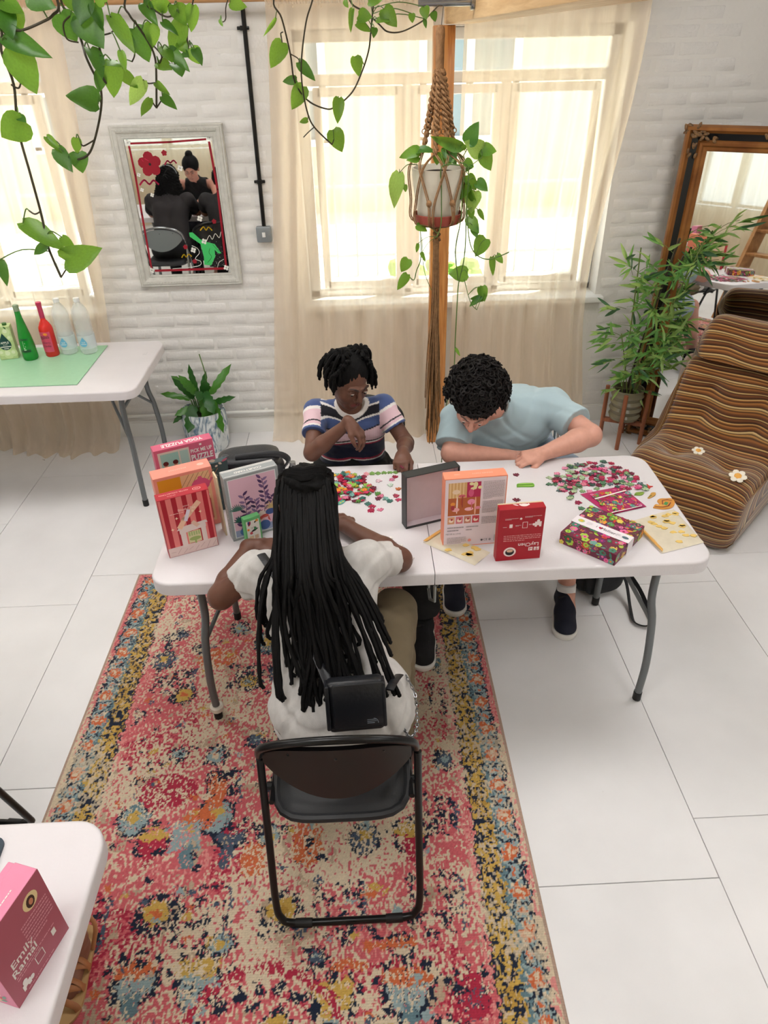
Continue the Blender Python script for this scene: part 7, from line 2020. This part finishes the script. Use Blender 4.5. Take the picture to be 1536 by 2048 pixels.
    for k in range(72):
        sx = -1 if k % 2 else 1
        yy = r2.uniform(-.09, .035); th = r2.uniform(.35, 1.35)
        p0 = L(sx * .078 * sin(th), yy, .036 + .088 * cos(th) * (1 - (yy / .13) ** 2)); out = (p0 - L(0, -.015, .02)); out = out / np.linalg.norm(out)
        ln = r2.uniform(.09, .15) * (1.15 if sx < 0 else .95)
        p1 = p0 + out * .016; side = R @ V3(sx, 0, 0)
        p2 = p1 + side * r2.uniform(.006, .020) + R @ V3(0, -.012, 0) + V3(0, 0, -ln * .30); p3 = p2 + V3(0, 0, -ln * .5) + side * r2.uniform(-.010, .006) + R @ V3(0, r2.uniform(-.016, .004), 0)
        if k in (4, 9): p3 = p2 + V3(0, 0, -ln * .5) + R @ V3(sx * .012, .03, 0)
        path = bez([p0, p1, p2, p3], 6); n = len(path)
        tw_.tube(path, [.0078 * (1 + .22 * sin(i * 2.1)) * (1 if i < n - 2 else .6) for i in range(n)], 6)
    for (x, y, z) in ((.05, -.02, .12), (-.045, -.03, .118)):
        for k in range(9):
            a = k * .7; tw_.tube(bez([L(x, y, z - .012), L(x + .025 * cos(a), y + .02 * sin(a), z + .014), L(x + .045 * cos(a), y + .035 * sin(a), z - .005), L(x + .055 * cos(a), y + .04 * sin(a), z - .04)], 4), .0078, 6)
    inv = pmat(t).inverted(); tw_.v = [tuple(inv @ Vector(v)) for v in tw_.v]
    tag(tw_.build('twists', M_HAIR, t), kind='stuff')
    piece(.150, 2.462, TT + .022, .4, (120, 40, 60), "small dark jigsaw piece held in the striped-top person's fingertips", None, .5)
girl()

# ---------------------------------------------------------------- the man in the pale blue T-shirt
def man():
    J = dict(pelvis=V3(.70, 3.03, .56), chest=V3(.64, 2.90, .755), neck=V3(.575, 2.775, .868), shl=V3(.41, 2.78, .815), shr=V3(.835, 2.85, .838), elbl=V3(.37, 2.645, .725), wrl=V3(.60, 2.585, .735), elbr=V3(.958, 2.63, .795), wrr=V3(.725, 2.505, .785),
             hipl=V3(.60, 3.0, .53), hipr=V3(.80, 3.0, .53), kneel=V3(.44, 2.62, .55), kneer=V3(.93, 2.66, .55), ankl=V3(.395, 2.56, .10), ankr=V3(.89, 2.43, .10), head=V3(.466, 2.665, .955))
    t = thing('person', 'person with dark curly hair in a pale blue T-shirt bending over the puzzle', 'person', (.65, 2.9, 0))
    skin = np.array(srgb(214, 158, 138)); R = frame_from((-.24, -.70, -.62), (-.05, -.5, .8))
    lo, hi = bounds(J); F = Field(lo, hi, .0042)
    torso(F, J, -.012, 1.12)
    L = head(F, J['head'], R, J['neck'] + V3(0, 0, -.02), 1.06, .058)
    arm(F, J['shl'], J['elbl'], J['wrl'], (.05, .043, .028)); arm(F, J['shr'], J['elbr'], J['wrr'], (.05, .047, .029))
    hand(F, J['wrr'], (-.92, -.2, -.10), (-.1, .25, -.95), 1, thumb=.9, s=1.02, curls=[(.35, .7, .5), (.5, .8, .5), (.65, .85, .5), (.75, .9, .5)])
    hand(F, J['wrl'], (.95, .1, -.2), (.1, .2, -1), -1, thumb=.7, s=1.0, curl=(.5, .6, .4))
    for s in 'lr':
        kn, an = J['knee' + s], J['ank' + s]; mid = kn + (an - kn) * .35
        F.chain([J['hip' + s], kn, mid + V3(0, .012, 0), an], [.09, .058, .060, .036], .02); F.cap(an, an + V3(0, -.08, -.05), .036, .03, .02)
    def ex(paint, col):
        bd = srgb(52, 38, 34)
        for q in (-1, 1):
            for k in range(9): paint(L(q * (.066 - .003 * k), .012 + .006 * k, -.02 - .0095 * k), .012, bd, .75)
        for x in (-.02, -.01, 0, .01, .02): paint(L(x, .075, -.100), .012, bd, .7)
        for x in (-.018, 0, .018): paint(L(x, .10, -.042), .007, bd, .35)
        paint(L(0, .118, -.026), .016, srgb(206, 120, 106), .5)
        paint(J['elbr'], .05, srgb(214, 130, 112), .5)
    F.build('body', M_SKIN, t, lambda co: face_cols(co, L, skin, srgb(190, 110, 104), srgb(46, 32, 28), ex))
    eyes(t, L, R, 1.06, M_EYED, (0, -.004))
    F = Field(*bounds({k: J[k] for k in ('pelvis', 'chest', 'neck', 'shl', 'shr', 'elbl', 'elbr')}, .19), .0042)
    torso(F, J, .012, 1.16)
    F.ell((J['chest'] + J['pelvis']) / 2 + V3(-.02, -.02, 0), V3(.20, .14, .15), None, .05); F.ell(J['chest'] + V3(-.01, -.06, .0), V3(.22, .12, .11), None, .06); F.ell(J['chest'] + V3(.02, .03, .05), V3(.20, .10, .09), None, .06)
    for s, f in (('l', .80), ('r', .66)):
        a, b = J['sh' + s], J['elb' + s]; F.cap(a, a + (b - a) * f, .074, .080, .03, flat=True)
    F.ell(J['neck'] + V3(-.035, -.045, .05), V3(.078, .080, .075), None, .006, minus=True)
    F.cut(J['pelvis'] + V3(0, 0, -.02), (0, 0, -1))
    F.wrinkle(creases([((.6, .5, .9), 48, 1, 1), ((-.8, .3, .7), 42, 2.2, .9), ((.2, 1, .2), 60, .3, .6)], .0042))
    ts = F.build('t_shirt', mat('pale_blue_cotton', srgb(172, 194, 201), .85, bump=(350, .08), sheen=.2, noise=(5, .05)), t)
    col = MB(); cc = J['neck'] + V3(-.035, -.045, .05)
    F = Field(*bounds({k: J[k] for k in ('pelvis', 'hipl', 'hipr', 'kneel', 'kneer')}, .16), .006)
    F.cap(J['hipl'], J['hipr'], .125, .125, .03); F.cap(J['pelvis'], J['pelvis'] + V3(0, 0, .04), .14, .14, .03)
    for s in 'lr':
        e = J['hip' + s] + (J['knee' + s] - J['hip' + s]) * .93; F.cap(J['hip' + s], e, .11, .098, .03, flat=True)
    F.wrinkle(creases([((.6, .8, .4), 40, 1, 1)], .004))
    F.build('shorts', mat('pale_grey_blue_cotton', srgb(166, 178, 196), .85, noise=(6, .06)), t)
    MS = mat('white_sock', srgb(232, 228, 226), .9, bump=(300, .2)); M_SOLE = MATS['white_trainer_sole']; MU = mat('navy_knit_upper', srgb(20, 24, 42), .75, bump=(300, .2))
    for s, toe, heel, lb in (('l', (.385, 2.385, .010), (.395, 2.66, .010), "navy trainer on the carpet edge under the table"), ('r', (.845, 2.215, 0), (.895, 2.49, 0), 'navy trainer standing alone on the white floor under the table')):
        an = J['ank' + s]
        F = Field(an - .09, an + .14, .004); F.cap(an + V3(0, .0, -.02), an + V3(0, .01, .045), .043, .042, .01, flat=True); F.build('sock', MS, t)
        sh = thing('trainer', lb, 'shoe', ((heel[0] + toe[0]) / 2, (heel[1] + toe[1]) / 2, heel[2])); shoe(sh, heel, toe, MU, M_SOLE)
    # curls
    F = Field(J['head'] - .2, J['head'] + .2, .005)
    F.ell(L(0, -.018, .050), V3(.102, .114, .100), R, .01); F.ell(L(0, .125, -.035), V3(.08, .080, .095), R, .01, minus=True); F.ell(L(0, .02, -.15), V3(.2, .2, .095), R, .01, minus=True)
    F.wrinkle(lump(4, .006, 130)); F.build('hair', M_HAIRB, t)
    r2 = random.Random(8); cu = MB()
    k = 0
    while k < 760:
        d = V3(r2.gauss(0, 1), r2.gauss(0, 1), r2.gauss(0, 1)); d /= np.linalg.norm(d)
        if d[2] < -.25 or (d[1] > .42 and d[2] < .50) or (d[1] > .1 and d[2] < .05): continue
        rad = r2.uniform(.98, 1.20)
        p = L(*(V3(.104, .116, .102) * d * rad + V3(0, -.018, .050)))
        n = R @ d; a = Vector(n).orthogonal().normalized(); b = Vector(n).cross(a); ph = r2.uniform(0, 6); cr = r2.uniform(.008, .014)
        pts = [Vector(p) + (a * cos(ph + q * .75) + b * sin(ph + q * .75)) * cr + Vector(n) * (q * .0022 - .006) for q in range(9)]
        cu.tube(pts, [.0036, .0044, .0046, .0046, .0044, .0042, .004, .0036, .002], 4); k += 1
    inv = pmat(t).inverted(); cu.v = [tuple(inv @ Vector(v)) for v in cu.v]
    tag(cu.build('curls', M_HAIRB, t), kind='stuff')
man()

# ---------------------------------------------------------------- the dreadlocked person in the foreground
def front_person():
    J = dict(pelvis=V3(-.10, 1.46, .555), chest=V3(-.165, 1.655, .765), neck=V3(-.188, 1.775, .905), shl=V3(-.345, 1.735, .845), shr=V3(.0, 1.735, .865), elbl=V3(-.478, 1.735, .745), wrl=V3(-.405, 1.945, .785), elbr=V3(.098, 1.825, .795), wrr=V3(-.07, 2.03, .79),
             hipl=V3(-.19, 1.46, .52), hipr=V3(-.01, 1.46, .52), kneel=V3(-.27, 1.86, .54), kneer=V3(.078, 1.855, .545), ankl=V3(-.24, 1.72, .10), ankr=V3(.075, 1.66, .10), head=V3(-.192, 1.865, .995))
    t = thing('person', 'person with waist-long black dreadlocks and a pale grey T-shirt, seen from behind', 'person', (-.1, 1.5, 0))
    skin = np.array(srgb(104, 66, 50)); R = frame_from((-.06, .72, -.68), (0, .5, .8))
    F = Field(*bounds(J), .0046)
    torso(F, J, -.012, .95)
    L = head(F, J['head'], R, J['neck'] + V3(0, 0, -.02), 1.0, .048)
    arm(F, J['shl'], J['elbl'], J['wrl'], (.042, .040, .025)); arm(F, J['shr'], J['elbr'], J['wrr'], (.042, .040, .025))
    hand(F, J['wrl'], (.98, .05, -.05), (0, 0, -1), 1, thumb=.5); hand(F, J['wrr'], (-.5, .7, -.05), (0, 0, -1), -1, thumb=.5)
    for s in 'lr': F.chain([J['hip' + s], J['knee' + s], J['ank' + s]], [.08, .055, .036], .02); F.cap(J['ank' + s], J['ank' + s] + V3(0, .08, -.05), .036, .03, .02)
    F.build('body', M_SKIN, t, lambda co: face_cols(co, L, skin, srgb(120, 60, 56), srgb(30, 20, 18)))
    eyes(t, L, R, 1.0, M_EYED)
    F = Field(*bounds({k: J[k] for k in ('pelvis', 'chest', 'neck', 'shl', 'shr', 'elbl', 'elbr')}, .19), .0044)
    torso(F, J, .008, 1.0)
    F.cap(J['pelvis'] + V3(-.08, -.005, -.02), J['pelvis'] + V3(.08, -.005, -.02), .146, .146, .04); F.ell(J['pelvis'] + V3(.05, 0, .0), V3(.135, .135, .12), None, .03)
    for s, f in (('l', .50), ('r', .62)):
        a, b = J['sh' + s], J['elb' + s]; F.cap(a, a + (b - a) * f, .058, .062, .03, flat=True)
    F.ell(J['neck'] + V3(0, .03, .06), V3(.066, .07, .08), None, .006, minus=True)
    F.cut(J['pelvis'] + V3(0, 0, -.10), (0, .35, -1))
    F.wrinkle(creases([((.9, .4, .5), 44, 1, 1), ((-.6, .5, .9), 50, 2.2, .8), ((.2, .6, -1), 46, .3, .7)], .0075))
    m = mat('heather_grey_cotton', srgb(203, 199, 195), .9, bump=(300, .1), sheen=.2, noise=(70, .07, (1, 1, .25)))
    F.build('t_shirt', m, t)
    F = Field(*bounds({k: J[k] for k in ('pelvis', 'hipl', 'hipr', 'kneel', 'kneer', 'ankl', 'ankr')}, .16), .0055)
    F.cap(J['hipl'] + V3(0, .0, .0), J['hipr'], .125, .125, .03); F.cap(J['pelvis'], J['pelvis'] + V3(0, .0, -.02), .135, .135, .03)
    for s in 'lr': F.chain([J['hip' + s], J['knee' + s]], [.11, .082], .03); F.cap(J['knee' + s], J['ank' + s], .080, .062, .02, flat=True)
    F.cut((0, 0, .438), (0, 0, -1)) if False else None
    F.wrinkle(creases([((.6, .8, .4), 44, 1, 1), ((-.4, .7, .8), 52, 1, .8)], .0045))
    F.build('khaki_trousers', mat('khaki_twill', srgb(122, 108, 84), .85, noise=(12, .1), bump=(260, .1)), t)
    MU = MATS['black_knit_upper']
    for s, nm in (('l', 'left'), ('r', 'right')):
        an = J['ank' + s]; sh = thing('trainer', "dark trainer on the dreadlocked person's %s foot under the table edge" % nm, 'shoe', (an[0], an[1], .010)); shoe(sh, (an[0], an[1] - .05, .010), (an[0] + (.02 if s == 'r' else -.02), an[1] + .215, .010), MU, mat('dark_sole', srgb(60, 58, 56), .7))
    # hair
    F = Field(J['head'] - .2, J['head'] + .2, .0055)
    F.ell(L(0, -.018, .036), V3(.088, .102, .092), R, .01); F.ell(L(0, .115, -.03), V3(.08, .080, .095), R, .01, minus=True); F.ell(L(0, -.075, .055), V3(.07, .05, .045), R, .02)
    F.wrinkle(lump(9, .003, 160)); F.build('hair', M_HAIR, t)
    r2 = random.Random(21); lk = MB()
    back = lambda u: V3(-.185, 1.690, .955) * (1 - u) + V3(-.135, 1.395, .655) * u      # line down the middle of the back
    nb = V3(0, -.62, .78)
    def loc(path, r=.0064):
        p = bez(path, 6); n = len(p)
        lk.tube(p, [r * (1 + .2 * sin(i * 2.3 + r * 9e3)) * (1 if i < n - 2 else .7) for i in range(n)], 6)
    for k in range(125):
        # root on the crown, gathered at the band, then fanning out over the back
        q = r2.gauss(0, .42); q = max(-1, min(1, q))
        p0 = L(q * .075, -.02 - r2.uniform(0, .05), .105 - .03 * q * q); p1 = L(q * .080, -.085 - .01 * r2.random(), .070 - r2.uniform(0, .03)); p2 = L(q * .088, -.118, .0 - r2.uniform(0, .03))
        end = r2.uniform(.45, 1.05) if abs(q) > .35 else r2.uniform(.6, 1.1)
        h = r2.uniform(.045, .085)
        fan = q * r2.uniform(.8, 1.15)
        p3 = back(.22) + V3(fan * .098, 0, 0) + nb * (h + .025); p4 = back(end * .62) + V3(fan * (.10 + .02 * end) + r2.uniform(-.026, .026), 0, 0) + nb * (h - .012)
        p5 = back(end) + V3(fan * (.105 + .04 * end) + r2.uniform(-.04, .04), 0, 0) + nb * (h * .4)
        p6 = p5 + V3(r2.uniform(-.014, .014), -.012, -.022)
        loc([p0, p1, p2, p3, p4, p5, p6], r2.uniform(.0054, .0072))
    for (sx, n) in ((1, 16), (-1, 9)):      # looser locs over the shoulders
        for k in range(n):
            p0 = L(sx * .074, -.02, .07); p1 = L(sx * .092, -.06, .02); e = r2.uniform(.35, .98)
            x = sx * (.10 + .055 * r2.random())
            p2 = back(.10) + V3(x * .62, .03, .0) + nb * .085; p3 = back(e * .55) + V3(x * (.85 + .2 * e), 0, 0) + nb * .062; p4 = back(e) + V3(x * (1 + .22 * e) + (.02 if sx > 0 else 0), 0, -.01) + nb * .04
            loc([p0, p1, p2, p3, p4, p4 + V3(.012, -.012, -.03)], .0062)
    for k in range(26):      # the half-up wrap
        a = -.9 + 1.8 * k / 25
        loc([L(-.085 + .008 * (k % 3), -.03 + .01 * a, .06 + .02 * a), L(-.05, -.090 - .010 * cos(a), .080 + .014 * a), L(0, -.116 - .004 * (k % 4), .070 + .022 * a), L(.05, -.096, .086 + .016 * a), L(.086, -.035 + .01 * a, .075 + .02 * a)], .0072)
    for k in range(70):
        a = r2.uniform(-1, 1)
        p = [L(a * .05, .075 - .02 * abs(a), .10), L(a * .078, .03, .118 - .03 * a * a), L(a * .082, -.03, .118 - .035 * a * a), L(a * .07, -.085, .085)]
        loc(p, .0070)
    inv = pmat(t).inverted(); lk.v = [tuple(inv @ Vector(v)) for v in lk.v]
    tag(lk.build('dreadlocks', M_HAIR, t), kind='stuff')
    # black shoulder bag on the back
    b = thing('shoulder_bag', 'black shoulder bag with a small grey logo resting on the dreadlocked person\'s back', 'bag', (-.052, 1.292, .628), rot=Euler((radians(-20), 0, radians(3))))
    MBK = mat('black_coated_nylon', srgb(26, 27, 31), .38, bump=(90, .12))
    MB().rbox((0, 0, .075), (.155, .05, .15), .014, 3).build('bag_body', MBK, b); MB().rbox((.008, -.030, .082), (.140, .008, .132), .003, 2).build('flap', MBK, b)
    for sx in (-.076, .076): MB().rbox((sx, -.01, .08), (.012, .05, .13), .004, 2).build('side_gusset', MBK, b)
    MB().box((0, -.033, .02), (.135, .003, .004)).build('zip', M_RUB, b)
    lg = Art((.028, -.0345, .028), (1, 0, 0), (0, 0, 1)); gl = srgb(120, 126, 134)
    lg.rect(.0, .012, .026, .014, gl); lg.rect(.0, .007, .026, .009, gl); lg.rect(.0, .002, .020, .004, gl)
    lg.line([(.018 + .012 * cos(q), .002 + .014 * sin(q)) for q in [k * .157 for k in range(11)]], .0018, gl); lg.build('logo', b)
    st_ = MB(); inv = pmat(b).inverted()
    st_.tube([inv @ Vector(p) for p in bez([(-.118, 1.345, .715), (-.155, 1.43, .755), (-.215, 1.545, .835), (-.285, 1.65, .90), (-.33, 1.73, .912)], 6)], .014, 8, flat=.2); st_.build('strap', MBK, b)
    st_ = MB(); st_.tube([inv @ Vector(p) for p in bez([(.04, 1.33, .73), (.055, 1.37, .72), (.075, 1.45, .66)], 6)], .013, 8, flat=.2); st_.build('strap_end', MBK, b)
    # wallet chain at the right hip
    ch = thing('wallet_chain', 'silver wallet chain hanging at the right hip of the dreadlocked person', 'chain', (.105, 1.44, .62))
    inv = pmat(ch).inverted(); pth = bez([(.095, 1.475, .63), (.118, 1.43, .60), (.122, 1.39, .56), (.118, 1.355, .53), (.10, 1.34, .515), (.085, 1.35, .53), (.072, 1.36, .56)], 5)
    lkm = MB(); lkm.tube([(cos(q) * .0035, 0, sin(q) * .0058) for q in [2 * pi * k / 10 for k in range(10)]], .0013, 5, closed=True); lme = lkm.mesh('link'); lme.materials.append(M_CHR)
    for i in range(len(pth) - 1):
        d = (pth[i + 1] - pth[i]); o = link_mesh(lme, 'link', None, ch, inv @ ((pth[i] + pth[i + 1]) / 2)); q = d.to_track_quat('Z', 'X').to_euler(); o.rotation_euler = (q.to_matrix() @ Matrix.Rotation((i % 2) * pi / 2, 3, 'Z')).to_euler(); s = d.length / .0085; o.scale = (1.15, 1.15, max(.8, s))
front_person()

# ---------------------------------------------------------------- sitters at the corner table (mirror reflection and bottom-left corner)
def sitter(label, x, y, ang, skin, top_col, leg_col, hair, lean=.5, sleeves=.6, hands_z=.80, foot=None):
    f = V3(-sin(ang), cos(ang), 0); r = V3(cos(ang), sin(ang), 0)
    P = lambda a, b, z: V3(x, y, 0) + r * a + f * b + V3(0, 0, z)
    J = dict(pelvis=P(0, 0, .56), chest=P(0, .05 + .12 * lean, .84), neck=P(0, .07 + .22 * lean, .99), head=P(0, .10 + .30 * lean, 1.105), shl=P(-.175, .06 + .18 * lean, .935), shr=P(.175, .06 + .18 * lean, .935), elbl=P(-.23, .20 + .15 * lean, .80), elbr=P(.23, .20 + .15 * lean, .80),
             wrl=P(-.10, .42, hands_z), wrr=P(.10, .42, hands_z), hipl=P(-.095, .0, .52), hipr=P(.095, .0, .52), kneel=P(-.11, .42, .54), kneer=P(.11, .42, .54), ankl=P(-.12, .44, .09), ankr=P(.12, .44, .09))
    if foot:
        for s in 'lr':
            if s in foot: J['ank' + s] = V3(*foot[s]); J['knee' + s] = V3(J['hip' + s][0] + .03 * (s == 'l'), .93, .52)
    t = thing('person', label, 'person', (x, y, 0))
    F = Field(*bounds(J), .0062)
    R = frame_from(f + V3(0, 0, -.45 * lean))
    torso(F, J, -.012, .95); L = head(F, J['head'], R, J['neck'] + V3(0, 0, -.02), 1.0, .048)
    for s, q in (('l', -1), ('r', 1)):
        arm(F, J['sh' + s], J['elb' + s], J['wr' + s]); hand(F, J['wr' + s], f * .8 + r * (-q * .4), (0, 0, -1), -q, thumb=.5)
        F.chain([J['hip' + s], J['knee' + s], J['ank' + s]], [.08, .055, .036], .02)
        an = J['ank' + s]; F.cap(an + V3(0, 0, -.045), an + f * .10 + V3(0, 0, -.062), .032, .026, .02)
        for k in range(5): F.cap(an + f * .09 + r * (q * (.028 - .014 * k)) * -1 + V3(0, 0, -.066), an + f * (.155 - .010 * k) + r * (q * (.030 - .015 * k)) * -1 + V3(0, 0, -.072), .011 - .001 * k, .0095 - .0008 * k, .004)
    F.build('body', M_SKIN, t, lambda co: face_cols(co, L, np.array(skin), np.array(skin) * .7, srgb(26, 20, 18)))
    eyes(t, L, R, 1.0, M_EYED)
    F = Field(*bounds({k: J[k] for k in ('pelvis', 'chest', 'neck', 'shl', 'shr', 'elbl', 'elbr')}, .18), .006)
    torso(F, J, .008, .98)
    if sleeves:
        for s in 'lr': F.cap(J['sh' + s], J['sh' + s] + (J['elb' + s] - J['sh' + s]) * sleeves, .066, .066, .03, flat=True)
    else:
        for s in 'lr': F.ell(J['sh' + s] + V3(0, 0, .0), V3(.075, .075, .075), None, .01, minus=True)
    F.ell(J['neck'] + f * .03 + V3(0, 0, .045), V3(.07, .075, .07), None, .006, minus=True)
    F.cut(J['pelvis'] + V3(0, 0, -.04), (0, 0, -1)); F.wrinkle(creases([((.9, .4, .5), 44, 1, 1)], .004)); F.build('top', mat('cloth_' + hair[0] + '_top', top_col, .85), t)
    F = Field(*bounds({k: J[k] for k in ('pelvis', 'hipl', 'hipr', 'kneel', 'kneer', 'ankl', 'ankr')}, .15), .007)
    F.cap(J['hipl'], J['hipr'], .12, .12, .03); F.cap(J['pelvis'], J['pelvis'] + V3(0, 0, .03), .14, .14, .03)
    for s in 'lr': F.chain([J['hip' + s], J['knee' + s]], [.105, .075], .03); F.cap(J['knee' + s], J['ank' + s] + V3(0, 0, .05), .074, .055, .02, flat=True)
    F.build('trousers', mat('cloth_' + hair[0] + '_trousers', leg_col, .85), t)
    F = Field(J['head'] - .30, J['head'] + .22, .007)
    F.ell(L(0, -.020, .036), V3(.088, .104, .092), R, .01); F.ell(L(0, .115, -.03), V3(.08, .080, .095), R, .01, minus=True)
    if hair[0] == 'long':
        F.F[:] = .15; lo = J['head'] - V3(.24, .2, .42); F = Field(lo, J['head'] + V3(.24, .2, .16), .007)
        F.ell(L(0, -.020, .036), V3(.092, .108, .095), R, .01); F.ell(L(0, .12, -.03), V3(.08, .080, .1), R, .01, minus=True)
        for q in (-1, 0, 1): F.cap(J['head'] - f * .07 + r * q * .05, J['head'] - f * .12 + r * q * .11 + V3(0, 0, -.30), .06, .075, .03)
        F.wrinkle(lump(5, .007, 150))
    elif hair[0] == 'bun': F.ell(L(0, -.06, .125), V3(.04, .04, .035), R, .01)
    else: F.ell(L(0, -.08, .02), V3(.06, .06, .09), R, .01); F.wrinkle(lump(6, .004, 150))
    F.build('hair', M_HAIR, t)
    return t, J, f, r
t, J, f, r = sitter('person with long curly black hair sitting with their back to the painted mirror', -1.82, 1.33, pi, srgb(150, 100, 80), srgb(40, 36, 38), srgb(24, 24, 26), ('long',), .7, .75)
hb_ = MB(); 
pv = pmat(t).inverted()
hb_.tube([pv @ Vector(J['head'] + r * (.094 * cos(q)) + V3(0, 0, .05 + .085 * sin(q)) - f * .05) for q in [pi * k / 12 for k in range(13)]], .008, 6, flat=.5); hb_.build('headscarf', mat('grey_scarf', srgb(140, 146, 150), .7), t)
sitter('person in a black vest leaning in across the corner table, seen in the painted mirror', -1.74, -.12, 0, srgb(196, 140, 120), srgb(20, 20, 22), srgb(60, 64, 74), ('bun',), 1.1, 0)
t, J, f, r = sitter('person in tan sandals on the dark chair at the corner table, bottom left', -1.285, 1.25, pi, srgb(140, 92, 72), srgb(40, 38, 40), srgb(30, 30, 32), ('crop',), .0, .6, foot=dict(l=(-.885, 1.03, .085), r=(-1.45, .95, .085)))
M_TAN = mat('tan_leather', srgb(172, 112, 70), .55, noise=(30, .15)); M_SOLET = mat('straw_sole', srgb(196, 156, 104), .7)
for s, nm in (('l', 'woven tan leather sandal on the foot showing under the corner table'), ('r', 'woven tan leather sandal on the hidden foot behind the corner table leg')):
    an = J['ank' + s]
    sd2 = thing('sandal', nm, 'shoe', (an[0], an[1], .010), pi)
    pl = [(x_, y_) for x_, y_ in [(-.03, -.06), (-.036, 0), (-.04, .06), (-.046, .12), (-.040, .165), (-.015, .19), (.02, .185), (.04, .16), (.045, .11), (.036, .05), (.034, 0), (.028, -.06), (0, -.075)]]
    P_ = bez([(a_, b_, 0) for a_, b_ in pl] + [(pl[0][0], pl[0][1], 0)], 3)[:-1]
    MB().prism([(p.x, p.y) for p in P_], -.008 if s == 'x' else 0, .010).build('sole', M_SOLET, sd2)
    for k in range(5):
        y0 = .035 + .026 * k; sk_ = .016 * (1 if k % 2 else -1)
        MB().tube(bez([(-.042, y0 - sk_, .012), (-.034, y0 - sk_ * .6, .040 - .004 * k), (0, y0, .056 - .006 * k), (.034, y0 + sk_ * .6, .040 - .004 * k), (.042, y0 + sk_, .012)], 4), .0085, 8, flat=.25).build('strap', M_TAN, sd2)
    MB().tube(bez([(-.034, 0, .012), (-.036, -.05, .05), (0, -.075, .06), (.036, -.05, .05), (.034, 0, .012)], 4), .007, 8, flat=.3).build('heel_strap', M_TAN, sd2)
# ================================================================ remaining things
applique('white and yellow crochet daisy pinned on the front of the lounge chair seat', (1.83, 2.91, .385), (-.2, -.3, 1), 1.15)
applique('white and yellow crochet daisy at the back of the lounge chair seat', (1.765, 3.215, .362), (-.1, -.2, 1), .9)
applique('white and yellow crochet daisy in the fold below the head cushion', (2.24, 3.36, .735), (-.7, -.7, .6), .8)
# backpack under the right end of the table
bk = thing('backpack', 'black backpack on the floor behind the right-hand table legs, strap looped out', 'bag', (1.07, 2.60, 0), radians(15))
M_NYL = mat('black_nylon', srgb(30, 31, 34), .7, bump=(200, .2))
mb = MB(); mb.grid(bagf(.13, .085, .11, .11), 32, 16, closeu=True); mb.build('bag_body', M_NYL, bk)
mb = MB(); mb.grid(lambda u, v: (lambda p: (p[0], p[1] - .085, p[2]))(bagf(.10, .03, .065, .085)(u, v)), 24, 12, closeu=True); mb.build('front_pocket', M_NYL, bk)
MB().tube(bez([(-.09, -.095, .14), (0, -.115, .16), (.09, -.095, .14)], 5), .003, 5).build('zip', M_CHG, bk)
MB().tube(bez([(.05, -.09, .17), (.08, -.14, .10), (.06, -.23, .018), (.03, -.31, .012), (.07, -.35, .014), (.11, -.30, .03), (.115, -.2, .09), (.10, -.08, .14)], 6), .014, 8, flat=.22).build('strap', M_NYL, bk)
# open stair on which the viewpoint stands, seen in the tall mirror
st = thing('loft_stair', 'steep open pine loft stair under the viewpoint, glimpsed in the tall mirror', 'stairs', (0, .42, 0))
M_STR = wood('knotty_pine', srgb(190, 140, 86), srgb(150, 100, 56), .5, (6, 2, 2), 5)
run, rise = -1.0, 2.6
ang = math.atan2(rise, run)
for x in (-.33, .33):
    MB().box((x, run / 2, rise / 2), (.04, math.hypot(run, rise), .19), Matrix.Rotation(ang, 3, 'X')).build('stringer', M_STR, st)
for k in range(1, 9):
    q = k / 11
    MB().rbox((0, run * q, rise * q), (.62, .19, .03), .004, 1).build('tread', M_STR, st)
# unidentified grey cloth at the bottom left corner, built as a soft bag
gcloth = thing('unidentified_grey_cloth', 'unidentified grey cloth, bag-shaped, on the carpet at the very bottom of the left corner', 'bag', (-.83, .735, .010), radians(-12))
mb = MB(); mb.grid(bagf(.085, .085, .04, .04), 28, 12, closeu=True); mb.build('bag_body', mat('grey_canvas', srgb(128, 122, 116), .9, bump=(220, .2)), gcloth)
MB().tube(bez([(-.05, -.02, .075), (-.02, -.03, .12), (.03, -.03, .12), (.06, -.02, .075)], 5), .006, 6, flat=.4).build('handle', MATS['grey_canvas'], gcloth)
